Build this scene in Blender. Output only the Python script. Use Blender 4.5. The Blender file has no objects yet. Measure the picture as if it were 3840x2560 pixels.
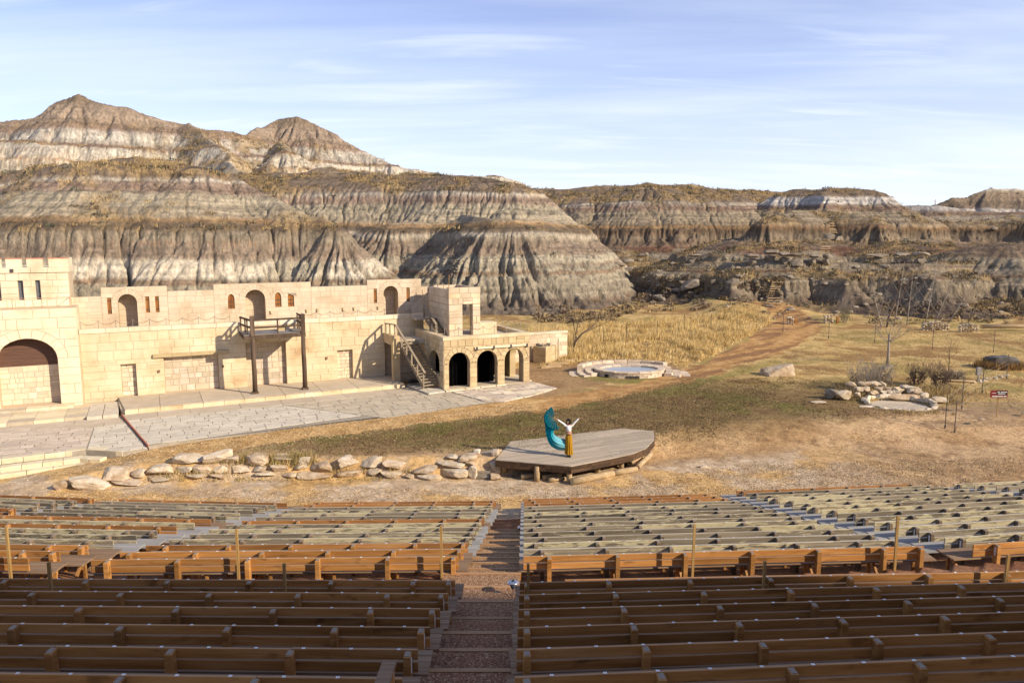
import bpy, math, random
import numpy as np
from mathutils import Vector, Matrix, noise as mnoise

# ------------------------------------------------------------------ camera, world, sun, exposure
sc = bpy.context.scene
COL = sc.collection
CAM_H = 10.4
cam_data = bpy.data.cameras.new('camera')
cam_data.lens = 26.79
cam_data.sensor_width = 36.0
cam_data.clip_start = 0.1
cam_data.clip_end = 6000
cam = bpy.data.objects.new('camera', cam_data)
COL.objects.link(cam)
cam.location = (0, 0, CAM_H)
cam.rotation_euler = (math.radians(90 - 7.95), 0, 0)
sc.camera = cam

SUN_EL = math.radians(26)
SUN_DIR = Vector((0.883 * math.cos(SUN_EL), -0.469 * math.cos(SUN_EL), math.sin(SUN_EL))).normalized()
sun_data = bpy.data.lights.new('sun', 'SUN')
sun_data.energy = 5.0
sun_data.angle = math.radians(0.55)
sun_data.color = (1.0, 0.87, 0.69)
sun = bpy.data.objects.new('sun', sun_data)
COL.objects.link(sun)
sun.rotation_euler = SUN_DIR.to_track_quat('Z', 'Y').to_euler()
sun.location = (60, -40, 60)

world = bpy.data.worlds.new('World')
sc.world = world
world.use_nodes = True
wt = world.node_tree
wt.nodes.clear()
def wn(t, **k):
    n = wt.nodes.new(t)
    for a, b in k.items():
        setattr(n, a, b)
    return n
w_out = wn('ShaderNodeOutputWorld')
w_bg = wn('ShaderNodeBackground')
w_bg.inputs['Strength'].default_value = 0.115
w_sky = wn('ShaderNodeTexSky', sky_type='NISHITA')
w_sky.sun_disc = False
w_sky.sun_elevation = SUN_EL
w_sky.sun_rotation = math.atan2(SUN_DIR.x, SUN_DIR.y)
w_sky.altitude = 700
w_sky.air_density = 1.0
w_sky.dust_density = 0.6
w_sky.ozone_density = 2.2
# thin cirrus: noise on the view direction flattened onto a high cloud sheet
w_tc = wn('ShaderNodeTexCoord')
w_sep = wn('ShaderNodeSeparateXYZ')
wt.links.new(w_tc.outputs['Generated'], w_sep.inputs[0])
w_z = wn('ShaderNodeMath', operation='ADD'); w_z.inputs[1].default_value = 0.16
w_zc = wn('ShaderNodeMath', operation='MAXIMUM'); w_zc.inputs[1].default_value = 0.0
wt.links.new(w_sep.outputs[2], w_zc.inputs[0])
wt.links.new(w_zc.outputs[0], w_z.inputs[0])
w_dx = wn('ShaderNodeMath', operation='DIVIDE')
w_dy = wn('ShaderNodeMath', operation='DIVIDE')
wt.links.new(w_sep.outputs[0], w_dx.inputs[0]); wt.links.new(w_z.outputs[0], w_dx.inputs[1])
wt.links.new(w_sep.outputs[1], w_dy.inputs[0]); wt.links.new(w_z.outputs[0], w_dy.inputs[1])
w_cmb = wn('ShaderNodeCombineXYZ')
wt.links.new(w_dx.outputs[0], w_cmb.inputs[0]); wt.links.new(w_dy.outputs[0], w_cmb.inputs[1])
def cloud_layer(rot, sx, sy, scale, lo, hi, off):
    mp = wn('ShaderNodeMapping')
    mp.inputs['Rotation'].default_value = (0, 0, rot)
    mp.inputs['Scale'].default_value = (sx, sy, 1)
    mp.inputs['Location'].default_value = (off, off * 0.7, 0)
    wt.links.new(w_cmb.outputs[0], mp.inputs[0])
    nz = wn('ShaderNodeTexNoise')
    nz.inputs['Scale'].default_value = scale
    nz.inputs['Detail'].default_value = 7
    nz.inputs['Roughness'].default_value = 0.52
    nz.inputs['Distortion'].default_value = 0.5
    wt.links.new(mp.outputs[0], nz.inputs['Vector'])
    mr = wn('ShaderNodeMapRange')
    mr.interpolation_type = 'SMOOTHSTEP'
    mr.inputs['From Min'].default_value = lo
    mr.inputs['From Max'].default_value = hi
    wt.links.new(nz.outputs[0], mr.inputs[0])
    return mr.outputs[0]
c1 = cloud_layer(0.42, 0.30, 1.0, 1.1, 0.42, 0.80, 3.1)
c2 = cloud_layer(0.30, 0.55, 2.6, 1.6, 0.42, 0.86, 8.4)
w_mx = wn('ShaderNodeMath', operation='MAXIMUM')
wt.links.new(c1, w_mx.inputs[0]); wt.links.new(c2, w_mx.inputs[1])
# the sheet thickens towards the horizon
w_h = wn('ShaderNodeMapRange'); w_h.interpolation_type = 'SMOOTHSTEP'
w_h.inputs['From Min'].default_value = 0.0
w_h.inputs['From Max'].default_value = 0.34
w_h.inputs['To Min'].default_value = 0.62
w_h.inputs['To Max'].default_value = 0.0
wt.links.new(w_zc.outputs[0], w_h.inputs[0])
w_ad = wn('ShaderNodeMath', operation='MULTIPLY_ADD')
w_ad.inputs[1].default_value = 0.62
w_ad.use_clamp = True
wt.links.new(w_mx.outputs[0], w_ad.inputs[0]); wt.links.new(w_h.outputs[0], w_ad.inputs[2])
w_mix = wn('ShaderNodeMix', data_type='RGBA')
wt.links.new(w_ad.outputs[0], w_mix.inputs[0])
w_tint = wn('ShaderNodeMix', data_type='RGBA', blend_type='MULTIPLY')
w_tint.inputs[0].default_value = 1.0
w_tint.inputs[7].default_value = (1.12, 0.99, 1.24, 1)
wt.links.new(w_sky.outputs[0], w_tint.inputs[6])
wt.links.new(w_tint.outputs[2], w_mix.inputs[6])
w_mix.inputs[7].default_value = (6.3, 6.9, 7.7, 1)
wt.links.new(w_mix.outputs[2], w_bg.inputs[0])
wt.links.new(w_bg.outputs[0], w_out.inputs[0])

sc.view_settings.view_transform = 'Standard'
sc.view_settings.look = 'None'
sc.view_settings.gamma = 1.0
sc.view_settings.use_curve_mapping = False
sc.view_settings.exposure = 0.45

# ------------------------------------------------------------------ helpers
random.seed(11)
R = random.Random(5)

def tag(o, label=None, cat=None, group=None, kind=None):
    if label: o['label'] = label
    if cat: o['category'] = cat
    if group: o['group'] = group
    if kind: o['kind'] = kind
    return o

def thing(name, label, cat, loc=(0, 0, 0), rz=0.0, group=None):
    o = bpy.data.objects.new(name, None)
    o.empty_display_size = 0.3
    COL.objects.link(o)
    o.location = loc
    o.rotation_euler = (0, 0, rz)
    return tag(o, label, cat, group)

class MB:
    """collects polygons; tr maps the caller's coordinates to the object's local ones"""
    def __init__(self, tr=None):
        self.v = []; self.f = []; self.tr = tr
    def add(self, vs, fs):
        b = len(self.v)
        if self.tr: vs = [self.tr(*p) for p in vs]
        self.v += vs
        self.f += [tuple(i + b for i in f) for f in fs]
    def box(self, x0, x1, y0, y1, z0, z1):
        self.add([(x0, y0, z0), (x1, y0, z0), (x1, y1, z0), (x0, y1, z0), (x0, y0, z1), (x1, y0, z1), (x1, y1, z1), (x0, y1, z1)],
                 [(3, 2, 1, 0), (4, 5, 6, 7), (0, 1, 5, 4), (1, 2, 6, 5), (2, 3, 7, 6), (3, 0, 4, 7)])
    def hexa(self, p):
        self.add(list(p), [(3, 2, 1, 0), (4, 5, 6, 7), (0, 1, 5, 4), (1, 2, 6, 5), (2, 3, 7, 6), (3, 0, 4, 7)])
    def prism(self, poly, a, b, axis='z', scale2=1.0):
        """poly of 2-D points swept from a to b along axis ('z': xy polygon, 'y': xz polygon, 'x': yz polygon)"""
        n = len(poly)
        cx = sum(p[0] for p in poly) / n; cy = sum(p[1] for p in poly) / n
        q = [(cx + (p[0] - cx) * scale2, cy + (p[1] - cy) * scale2) for p in poly]
        def m(p, t):
            return (p[0], p[1], t) if axis == 'z' else ((p[0], t, p[1]) if axis == 'y' else (t, p[0], p[1]))
        vs = [m(p, a) for p in poly] + [m(p, b) for p in q]
        fs = [tuple(range(n))[::-1], tuple(range(n, 2 * n))] + [(i, (i + 1) % n, n + (i + 1) % n, n + i) for i in range(n)]
        self.add(vs, fs)
    def chamfer(self, poly, a, b, c, axis='y'):
        """prism whose far face (b) is bevelled by c"""
        n = len(poly)
        cx = sum(p[0] for p in poly) / n; cy = sum(p[1] for p in poly) / n
        def ins(p):
            dx, dy = p[0] - cx, p[1] - cy
            return (p[0] - math.copysign(min(c, abs(dx) * .5), dx), p[1] - math.copysign(min(c, abs(dy) * .5), dy))
        q = [ins(p) for p in poly]
        mid = b - math.copysign(min(c, abs(b - a) * .5), b - a)
        def m(p, t):
            return (p[0], p[1], t) if axis == 'z' else ((p[0], t, p[1]) if axis == 'y' else (t, p[0], p[1]))
        vs = [m(p, a) for p in poly] + [m(p, mid) for p in poly] + [m(p, b) for p in q]
        fs = [tuple(range(2 * n, 3 * n))]
        for k in (0, 1):
            fs += [(k * n + i, k * n + (i + 1) % n, (k + 1) * n + (i + 1) % n, (k + 1) * n + i) for i in range(n)]
        self.add(vs, fs)
    def tube(self, pts, rad, n=8, cap=True):
        pts = [Vector(p) for p in pts]
        if not hasattr(rad, '__len__'): rad = [rad] * len(pts)
        vs = []; fs = []
        for i, p in enumerate(pts):
            d = (pts[min(i + 1, len(pts) - 1)] - pts[max(i - 1, 0)]).normalized()
            a = d.orthogonal().normalized() if abs(d.z) > .9 else Vector((0, 0, 1)).cross(d).normalized()
            b = d.cross(a)
            for k in range(n):
                t = 2 * math.pi * k / n
                q = p + (a * math.cos(t) + b * math.sin(t)) * rad[i]
                vs.append(tuple(q))
        for i in range(len(pts) - 1):
            for k in range(n):
                fs.append((i * n + k, i * n + (k + 1) % n, (i + 1) * n + (k + 1) % n, (i + 1) * n + k))
        if cap:
            fs.append(tuple(range(n))[::-1]); fs.append(tuple(range((len(pts) - 1) * n, len(pts) * n)))
        self.add(vs, fs)
    def bar(self, p, q, w, h, up=(0, 0, 1)):
        """rectangular bar from p to q"""
        p = Vector(p); q = Vector(q); d = (q - p).normalized(); up = Vector(up)
        s = d.cross(up)
        if s.length < 1e-4: s = d.cross(Vector((1, 0, 0)))
        s.normalize(); t = s.cross(d)
        vs = []
        for e in (p, q):
            for a, b in ((-1, -1), (1, -1), (1, 1), (-1, 1)):
                vs.append(tuple(e + s * (a * w / 2) + t * (b * h / 2)))
        self.add(vs, [(3, 2, 1, 0), (4, 5, 6, 7), (0, 1, 5, 4), (1, 2, 6, 5), (2, 3, 7, 6), (3, 0, 4, 7)])
    def mesh(self, name):
        me = bpy.data.meshes.new(name)
        me.from_pydata(self.v, [], self.f)
        return me
    def build(self, name, mat, parent=None, smooth=False):
        me = self.mesh(name)
        return link(name, me, mat, parent, smooth)

def link(name, me, mat, parent=None, smooth=False, loc=None):
    if mat is not None and not me.materials:
        me.materials.append(mat)
    if smooth:
        me.polygons.foreach_set('use_smooth', [True] * len(me.polygons))
    o = bpy.data.objects.new(name, me)
    COL.objects.link(o)
    if parent is not None: o.parent = parent
    if loc is not None: o.location = loc
    return o

def np_mesh(name, V, F, mat, smooth=False, col=None, parent=None):
    """mesh from numpy arrays, F of triangles or quads"""
    me = bpy.data.meshes.new(name)
    V = np.ascontiguousarray(V, dtype=np.float32); F = np.ascontiguousarray(F, dtype=np.int32)
    k = F.shape[1]
    me.vertices.add(len(V)); me.vertices.foreach_set('co', V.ravel())
    me.loops.add(F.size); me.loops.foreach_set('vertex_index', F.ravel())
    me.polygons.add(len(F))
    me.polygons.foreach_set('loop_start', np.arange(0, F.size, k, dtype=np.int32))
    me.update(calc_edges=True)
    if smooth:
        me.polygons.foreach_set('use_smooth', np.ones(len(F), dtype=bool))
    if col is not None:
        a = me.attributes.new('Col', 'FLOAT_COLOR', 'POINT')
        c = np.ones((len(V), 4), dtype=np.float32); c[:, :3] = col
        a.data.foreach_set('color', c.ravel())
    return link(name, me, mat, parent)

# ------------------------------------------------------------------ materials
MATS = {}
class NT:
    def __init__(self, name):
        self.m = bpy.data.materials.new(name); self.m.use_nodes = True
        self.t = self.m.node_tree; self.t.nodes.clear()
        self.out = self.n('ShaderNodeOutputMaterial')
        self.b = self.n('ShaderNodeBsdfPrincipled')
        self.t.links.new(self.b.outputs[0], self.out.inputs[0])
        MATS[name] = self.m
    def n(self, t, **k):
        x = self.t.nodes.new(t)
        for a, b in k.items(): setattr(x, a, b)
        return x
    def l(self, a, b): self.t.links.new(a, b)
    def coords(self, scale=(1, 1, 1), kind='Object', rnd=True):
        if kind == 'World':
            v = self.n('ShaderNodeNewGeometry').outputs['Position']
        else:
            v = self.n('ShaderNodeTexCoord').outputs['Object']
        mp = self.n('ShaderNodeMapping'); mp.inputs['Scale'].default_value = scale
        self.l(v, mp.inputs[0])
        if rnd and kind != 'World':
            oi = self.n('ShaderNodeObjectInfo')
            mu = self.n('ShaderNodeMath', operation='MULTIPLY'); mu.inputs[1].default_value = 57.0
            self.l(oi.outputs['Random'], mu.inputs[0])
            cb = self.n('ShaderNodeCombineXYZ')
            for i in range(3): self.l(mu.outputs[0], cb.inputs[i])
            self.l(cb.outputs[0], mp.inputs['Location'])
        return mp.outputs[0]
    def noise(self, vec, scale, detail=4, rough=.55, dist=0.0):
        z = self.n('ShaderNodeTexNoise')
        z.inputs['Scale'].default_value = scale; z.inputs['Detail'].default_value = detail
        z.inputs['Roughness'].default_value = rough; z.inputs['Distortion'].default_value = dist
        self.l(vec, z.inputs['Vector'])
        return z.outputs[0]
    def ramp(self, fac, stops):
        r = self.n('ShaderNodeValToRGB')
        e = r.color_ramp.elements
        while len(e) < len(stops): e.new(0.5)
        for x, (p, c) in zip(e, stops):
            x.position = p; x.color = (c[0], c[1], c[2], 1)
        self.l(fac, r.inputs[0])
        return r.outputs[0]
    def rng(self, fac, a, b, c, d):
        r = self.n('ShaderNodeMapRange')
        for i, x in enumerate((a, b, c, d)): r.inputs[i + 1].default_value = x
        self.l(fac, r.inputs[0])
        return r.outputs[0]
    def mul(self, col, fac):
        """colour * scalar"""
        v = self.n('ShaderNodeVectorMath', operation='SCALE')
        self.l(col, v.inputs[0]); self.l(fac, v.inputs['Scale'])
        return v.outputs[0]
    def mix(self, fac, a, b):
        x = self.n('ShaderNodeMix', data_type='RGBA')
        self.l(fac, x.inputs[0])
        for s, i in ((a, 6), (b, 7)):
            if isinstance(s, (tuple, list)): x.inputs[i].default_value = (s[0], s[1], s[2], 1)
            else: self.l(s, x.inputs[i])
        return x.outputs[2]
    def rand(self, lo, hi):
        return self.rng(self.n('ShaderNodeObjectInfo').outputs['Random'], 0, 1, lo, hi)
    def bump(self, h, strength, dist):
        b = self.n('ShaderNodeBump'); b.inputs['Strength'].default_value = strength; b.inputs['Distance'].default_value = dist
        self.l(h, b.inputs['Height']); self.l(b.outputs[0], self.b.inputs['Normal'])
    def done(self, col, rough=.85, spec=.3):
        if isinstance(col, (tuple, list)): self.b.inputs['Base Color'].default_value = (col[0], col[1], col[2], 1)
        else: self.l(col, self.b.inputs['Base Color'])
        if isinstance(rough, float): self.b.inputs['Roughness'].default_value = rough
        else: self.l(rough, self.b.inputs['Roughness'])
        self.b.inputs['Specular IOR Level'].default_value = spec
        return self.m

def surf(name, cols, scale=3.0, stretch=(1, 1, 1), rough=.85, bump=.3, bdist=.01, bscale=20, rnd=(.85, 1.12), detail=5, spec=.25, kind='Object', dist=0.0):
    t = NT(name)
    v = t.coords(stretch, kind)
    c = t.ramp(t.noise(v, scale, detail, .6, dist), cols)
    if rnd: c = t.mul(c, t.rand(*rnd))
    if bump: t.bump(t.noise(v, bscale, 4), bump, bdist)
    return t.done(c, rough, spec)

def two(a, b, lo=.35, hi=.65): return [(lo, a), (hi, b)]

surf('cream_stone', [(.30, (.42, .28, .145)), (.44, (.56, .435, .26)), (.60, (.63, .52, .34)), (.78, (.70, .61, .44))], .55, bump=.6, bdist=.03, bscale=5, rnd=(.96, 1.04), kind='World', detail=9)
surf('pale_stone', [(.28, (.50, .38, .23)), (.46, (.65, .54, .37)), (.72, (.72, .64, .48))], .5, bump=.4, bdist=.02, bscale=6, rnd=(.96, 1.04), kind='World', detail=9)
surf('pink_stone', [(.28, (.42, .31, .195)), (.48, (.54, .43, .295)), (.75, (.61, .51, .375))], .6, bump=.3, bdist=.01, bscale=9, rnd=(.93, 1.06), kind='World', detail=9)
surf('ochre_stone', [(.25, (.40, .29, .15)), (.5, (.49, .37, .20)), (.75, (.57, .45, .27))], 1.5, bump=.5, bdist=.02, bscale=9, rnd=(.9, 1.1))
surf('mortar', two((.36, .27, .175), (.44, .345, .235)), 4, rnd=None)
surf('mortar_pale', two((.48, .37, .23), (.55, .44, .30)), 4, rnd=None)
surf('concrete_beige', two((.44, .36, .25), (.52, .43, .31)), 1.2, bump=.25, bdist=.005, bscale=30, rnd=(.94, 1.06))
surf('paving_grey', [(.3, (.47, .405, .30)), (.55, (.56, .495, .38)), (.75, (.62, .555, .44))], 2.5, bump=.5, bdist=.012, bscale=9, rnd=(.90, 1.08))
surf('paving_damp', [(.3, (.40, .325, .22)), (.55, (.47, .395, .28)), (.75, (.52, .45, .33))], 2.5, bump=.5, bdist=.012, bscale=9, rnd=(.90, 1.08))
surf('flagstone', [(.3, (.46, .37, .27)), (.55, (.55, .45, .34)), (.75, (.60, .51, .40))], 1.8, bump=.5, bdist=.015, bscale=7, rnd=(.84, 1.1))
surf('yellow_stone', [(.3, (.56, .46, .28)), (.7, (.70, .60, .41))], 2, bump=.4, bdist=.015, bscale=8, rnd=(.9, 1.08))
surf('joint_dark', two((.28, .235, .17), (.36, .31, .235)), 5, rnd=None)
surf('red_edge', two((.42, .13, .07), (.55, .24, .15)), 6)
surf('shutter_wood', [(.3, (.16, .055, .015)), (.55, (.33, .13, .03)), (.75, (.42, .19, .05))], 2.2, (1, 1, .35), bscale=30, bump=.3)
surf('roller_brown', two((.085, .04, .024), (.13, .065, .04)), 3, (.3, .3, 6), rough=.6, spec=.4)
surf('roller_stone', two((.58, .46, .31), (.66, .54, .39)), 1.2)
surf('lattice_glass', two((.05, .07, .10), (.11, .14, .19)), 5, rough=.25, spec=.5)
surf('dark_metal', two((.03, .028, .026), (.06, .05, .045)), 6, rough=.5, spec=.5)
surf('rust_metal', two((.14, .07, .035), (.23, .13, .07)), 9, rough=.6, spec=.4)
surf('copper_pipe', two((.38, .18, .08), (.48, .26, .13)), 5, rough=.45, spec=.5)
surf('grey_metal', two((.20, .18, .16), (.30, .28, .25)), 5, rough=.45, spec=.5)
surf('dark_timber', [(.3, (.055, .035, .022)), (.55, (.10, .065, .042)), (.78, (.17, .12, .085))], 3, (1, 1, .25), bump=.5, bdist=.01, bscale=25)
surf('fascia_board', [(.3, (.035, .02, .011)), (.55, (.075, .042, .022)), (.78, (.13, .078, .042))], 3, (.35, 3, 3), bump=.5, bdist=.006, bscale=25, rnd=(.7, 1.35))
surf('grey_timber', [(.3, (.17, .145, .115)), (.55, (.26, .225, .18)), (.78, (.34, .30, .25))], 3, (.3, 3, 3), bump=.5, bdist=.006, bscale=18)
surf('stair_timber', [(.3, (.20, .155, .10)), (.55, (.29, .23, .155)), (.78, (.36, .30, .22))], 3, (1, 1, 1), bump=.5, bdist=.006, bscale=18)
surf('deck_plank', [(.28, (.29, .23, .16)), (.5, (.39, .315, .225)), (.74, (.48, .40, .295))], 2.6, (.22, 5, 5), bump=.5, bdist=.005, bscale=14, rnd=(.80, 1.16))
surf('seat_grey', [(.3, (.20, .185, .16)), (.55, (.30, .28, .25)), (.78, (.38, .36, .33))], 2.6, (.25, 5, 5), bump=.4, bdist=.004, bscale=14, rnd=(.85, 1.12))
surf('seat_brown', [(.3, (.16, .095, .052)), (.55, (.23, .145, .082)), (.78, (.29, .20, .125))], 2.6, (.25, 5, 5), bump=.4, bdist=.004, bscale=14, rnd=(.85, 1.12))
surf('log_wood', [(.3, (.30, .20, .10)), (.55, (.42, .30, .165)), (.78, (.52, .40, .25))], 2.4, (.3, 3, 3), bump=.5, bdist=.012, bscale=12)
surf('stake_wood', two((.30, .17, .05), (.40, .25, .09)), 3, (4, 4, .4), bscale=20)
surf('cream_beam', two((.66, .55, .36), (.74, .64, .46)), 2, (.4, 3, 3))
surf('lintel_wood', two((.42, .31, .15), (.54, .42, .24)), 2, (.4, 3, 3))
surf('shade_black', two((.002, .002, .002), (.004, .004, .004)), 2, rough=1.0, spec=0.0, bump=0)
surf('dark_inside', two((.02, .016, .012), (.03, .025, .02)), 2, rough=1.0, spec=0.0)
surf('boulder_pale', [(.28, (.36, .255, .15)), (.48, (.51, .41, .28)), (.72, (.62, .54, .42))], 2.4, bump=.7, bdist=.05, bscale=5, rnd=(.82, 1.15), dist=.6)
surf('boulder_brown', [(.28, (.31, .20, .11)), (.5, (.45, .34, .22)), (.72, (.56, .47, .35))], 2.2, bump=.7, bdist=.05, bscale=5, rnd=(.82, 1.15), dist=.8)
surf('slab_rock', [(.28, (.16, .125, .085)), (.5, (.245, .20, .145)), (.72, (.34, .29, .22))], 1.2, (1, 1, 4), bump=.7, bdist=.1, bscale=3, rnd=(.82, 1.12))
surf('dark_rock', [(.28, (.05, .045, .04)), (.5, (.10, .09, .08)), (.74, (.20, .18, .16))], 2, bump=.7, bdist=.06, bscale=4, rnd=None)
surf('pool_stone', [(.28, (.44, .33, .22)), (.5, (.54, .43, .31)), (.72, (.62, .52, .39))], 2.2, bump=.4, bdist=.015, bscale=9, rnd=(.86, 1.1))
surf('white_paint', two((.72, .70, .66), (.80, .78, .74)), 3, rough=.5)
surf('bark_grey', two((.20, .165, .13), (.36, .31, .25)), 6, (1, 1, .3), bscale=30, rnd=None)
surf('bark_brown', two((.10, .065, .045), (.17, .12, .085)), 6, (1, 1, .3), bscale=30)
surf('sage_leaf', two((.16, .13, .09), (.25, .20, .135)), .6, kind='World', bump=0, rnd=None)
surf('sign_red', two((.16, .012, .014), (.20, .018, .02)), 3, rough=.5, rnd=None)
surf('sign_black', two((.012, .012, .014), (.02, .02, .022)), 3, rough=.5, rnd=None)
surf('steel', two((.5, .5, .5), (.62, .62, .62)), 5, rough=.25, spec=.6)
surf('bucket_dark', two((.01, .01, .01), (.03, .03, .03)), 5)
surf('gap_dark', two((.05, .04, .03), (.08, .065, .05)), 5, rnd=None)
MATS['steel'].node_tree.nodes['Principled BSDF'].inputs['Metallic'].default_value = .9

# brown stained boards and posts
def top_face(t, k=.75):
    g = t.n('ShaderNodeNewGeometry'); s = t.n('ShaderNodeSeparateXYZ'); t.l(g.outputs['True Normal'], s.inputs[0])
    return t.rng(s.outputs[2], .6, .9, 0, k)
def stained(name, a, b, c, lo, hi):
    t = NT(name)
    v = t.coords((.35, 5, 5))
    f = t.noise(v, 2.2, 6, .62, .4)
    col = t.ramp(f, [(.28, a), (.52, b), (.76, c)])
    v2 = t.coords((1.4, 3, 3))
    k = t.rng(t.noise(v2, 1.3, 3, .5), .60, .72, 0, .75)      # darker knots and stains
    col = t.mix(k, col, (a[0] * .45, a[1] * .45, a[2] * .45))
    col = t.mul(col, t.rand(lo, hi))
    col = t.mix(top_face(t), col, (b[0] * .55 + .17, b[1] * .55 + .135, b[2] * .55 + .10))   # bleached upper edges, lightened further to stand for sunlit tops
    t.bump(f, .35, .004)
    return t.done(col, .62, .2)
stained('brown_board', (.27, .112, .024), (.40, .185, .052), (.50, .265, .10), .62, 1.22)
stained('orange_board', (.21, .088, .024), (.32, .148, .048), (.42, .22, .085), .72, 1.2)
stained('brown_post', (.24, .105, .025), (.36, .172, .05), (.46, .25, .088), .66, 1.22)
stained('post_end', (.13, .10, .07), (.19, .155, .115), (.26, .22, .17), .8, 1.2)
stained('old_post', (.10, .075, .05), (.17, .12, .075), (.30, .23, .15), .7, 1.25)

# weathered boards: flaking pale paint over grey wood
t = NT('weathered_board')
v = t.coords((1.1, 7, 7))
f = t.noise(v, 2.0, 7, .68, .6)
wood = t.ramp(t.noise(t.coords((.3, 9, 9)), 2.5, 5), [(.3, (.10, .08, .055)), (.7, (.265, .22, .155))])
pale = t.ramp(t.noise(t.coords((1, 2, 2)), 2, 4), [(.3, (.34, .275, .15)), (.52, (.47, .405, .245)), (.75, (.37, .345, .225))])
oi = t.n('ShaderNodeObjectInfo')
thr = t.rng(oi.outputs['Random'], 0, 1, .40, .66)
rv = t.n('ShaderNodeMath', operation='MULTIPLY'); t.l(oi.outputs['Random'], rv.inputs[0]); rv.inputs[1].default_value = 13.7
fr_ = t.n('ShaderNodeMath', operation='FRACT'); t.l(rv.outputs[0], fr_.inputs[0])
wood = t.mul(wood, t.rng(fr_.outputs[0], 0, 1, .55, 1.35))
sub = t.n('ShaderNodeMath', operation='SUBTRACT'); t.l(f, sub.inputs[0]); t.l(thr, sub.inputs[1])
k = t.rng(sub.outputs[0], -.03, .05, 0, 1)
t.bump(f, .5, .005)
t.done(t.mix(top_face(t, .8), t.mix(k, wood, pale), (.52, .465, .355)), .85, .2)  # bleached tops, brightened as if lit from above

# vertex-coloured terrain
def vcol(name, sc1, sc2, bump, bdist, lo=.78, hi=1.2, kind='World', stretch=(1, 1, 1), rough=.95, speck=0.0):
    t = NT(name)
    a = t.n('ShaderNodeAttribute', attribute_name='Col')
    v = t.coords(stretch, kind)
    n1 = t.noise(v, sc1, 6, .7)
    n2 = t.noise(v, sc2, 4, .65)
    c = t.mul(a.outputs['Color'], t.rng(n1, .3, .7, lo, hi))
    c = t.mul(c, t.rng(n2, .3, .7, lo * .6 + .4, hi * .6 + .4))
    if speck: c = t.mul(c, t.rng(t.noise(v, 4.2, 5, .7), .35, .65, .72, 1.22))
    if speck:
        vo = t.n('ShaderNodeTexVoronoi'); vo.inputs['Scale'].default_value = 26
        t.l(v, vo.inputs['Vector'])
        c = t.mul(c, t.rng(vo.outputs['Color'], 0, 1, 1 - speck, 1 + speck))
    if bump: t.bump(n1, bump, bdist)
    return t.done(c, rough, .1)
vcol('hill_earth', 1.3, 5.0, 1.0, .40, .66, 1.32, stretch=(1, 1, .6))
vcol('ground_earth', 9.0, 1.6, .6, .045, .72, 1.25, speck=.16)
vcol('blade', 1.0, 5.0, 0, 0, .9, 1.1, rough=.9)
vcol('fabric_col', 8.0, 30.0, .2, .01, .93, 1.06, kind='Object', rough=.7)
# ------------------------------------------------------------------ terrain as functions of (x, y)
_rs = np.random.RandomState(7)
_P = np.tile(_rs.permutation(256), 2).astype(np.int32)
_G = np.array([(1, 1, 0), (-1, 1, 0), (1, -1, 0), (-1, -1, 0), (1, 0, 1), (-1, 0, 1), (1, 0, -1), (-1, 0, -1), (0, 1, 1), (0, -1, 1), (0, 1, -1), (0, -1, -1)], dtype=np.float32)
def perlin(x, y, z=0.0):
    x = np.asarray(x, dtype=np.float32); y = np.asarray(y, dtype=np.float32)
    z = np.broadcast_to(np.asarray(z, dtype=np.float32), x.shape)
    xi = np.floor(x); yi = np.floor(y); zi = np.floor(z)
    fx = x - xi; fy = y - yi; fz = z - zi
    X = xi.astype(np.int32) & 255; Y = yi.astype(np.int32) & 255; Z = zi.astype(np.int32) & 255
    u = fx * fx * fx * (fx * (fx * 6 - 15) + 10); v = fy * fy * fy * (fy * (fy * 6 - 15) + 10); w = fz * fz * fz * (fz * (fz * 6 - 15) + 10)
    def g(dx, dy, dz):
        h = _P[_P[_P[(X + dx) & 255] + ((Y + dy) & 255)] + ((Z + dz) & 255)] % 12
        gg = _G[h]
        return gg[..., 0] * (fx - dx) + gg[..., 1] * (fy - dy) + gg[..., 2] * (fz - dz)
    def lerp(a, b, t): return a + (b - a) * t
    a = lerp(lerp(g(0, 0, 0), g(1, 0, 0), u), lerp(g(0, 1, 0), g(1, 1, 0), u), v)
    b = lerp(lerp(g(0, 0, 1), g(1, 0, 1), u), lerp(g(0, 1, 1), g(1, 1, 1), u), v)
    return lerp(a, b, w)
def fbm(x, y, z=0.0, o=3):
    s = 0; a = 1.0; f = 1.0
    for i in range(o):
        s = s + a * perlin(x * f + 17.3 * i, y * f - 9.1 * i, z + 3.7 * i); a *= .5; f *= 2.03
    return s
def sstep(a, b, x):
    t = np.clip((x - a) / (b - a), 0, 1)
    return t * t * (3 - 2 * t)

def prof(pieces):
    """pieces: (z_from, run per metre of height); gives cumulative run R(z) and the local cotangent"""
    z = np.arange(-6, 80, .1)
    c = np.array([[p[1] for p in pieces if p[0] <= q + 1e-6][-1] for q in z])
    c = np.convolve(np.pad(c, 2, mode='edge'), np.ones(5) / 5, mode='valid')
    rs = np.random.RandomState(3)
    lay = 1 + .38 * np.interp(z, np.arange(-6, 80, .45), rs.uniform(-1, 1, len(np.arange(-6, 80, .45))))
    c2 = c * lay
    return z, np.cumsum(c2) * .1, c
PA = prof([(-6, 1.9), (1.5, 1.15), (6.2, .95), (10.9, 2.6), (11.9, 2.2), (13.5, 1.9), (17, 1.6), (19.3, 3.2)])
PB = prof([(-6, 1.9), (1.0, 1.25), (6, 1.08), (11.0, 2.4), (12.2, 1.5), (17.8, 2.0), (19.5, 3.2), (22, 5)])
PC = prof([(-6, 5), (3, 3.4), (6.8, 2.0), (8.0, .95), (11.6, 2.3), (12.6, 1.9), (16.5, 2.2), (18.5, 2.6), (21, 3.6)])
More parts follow.
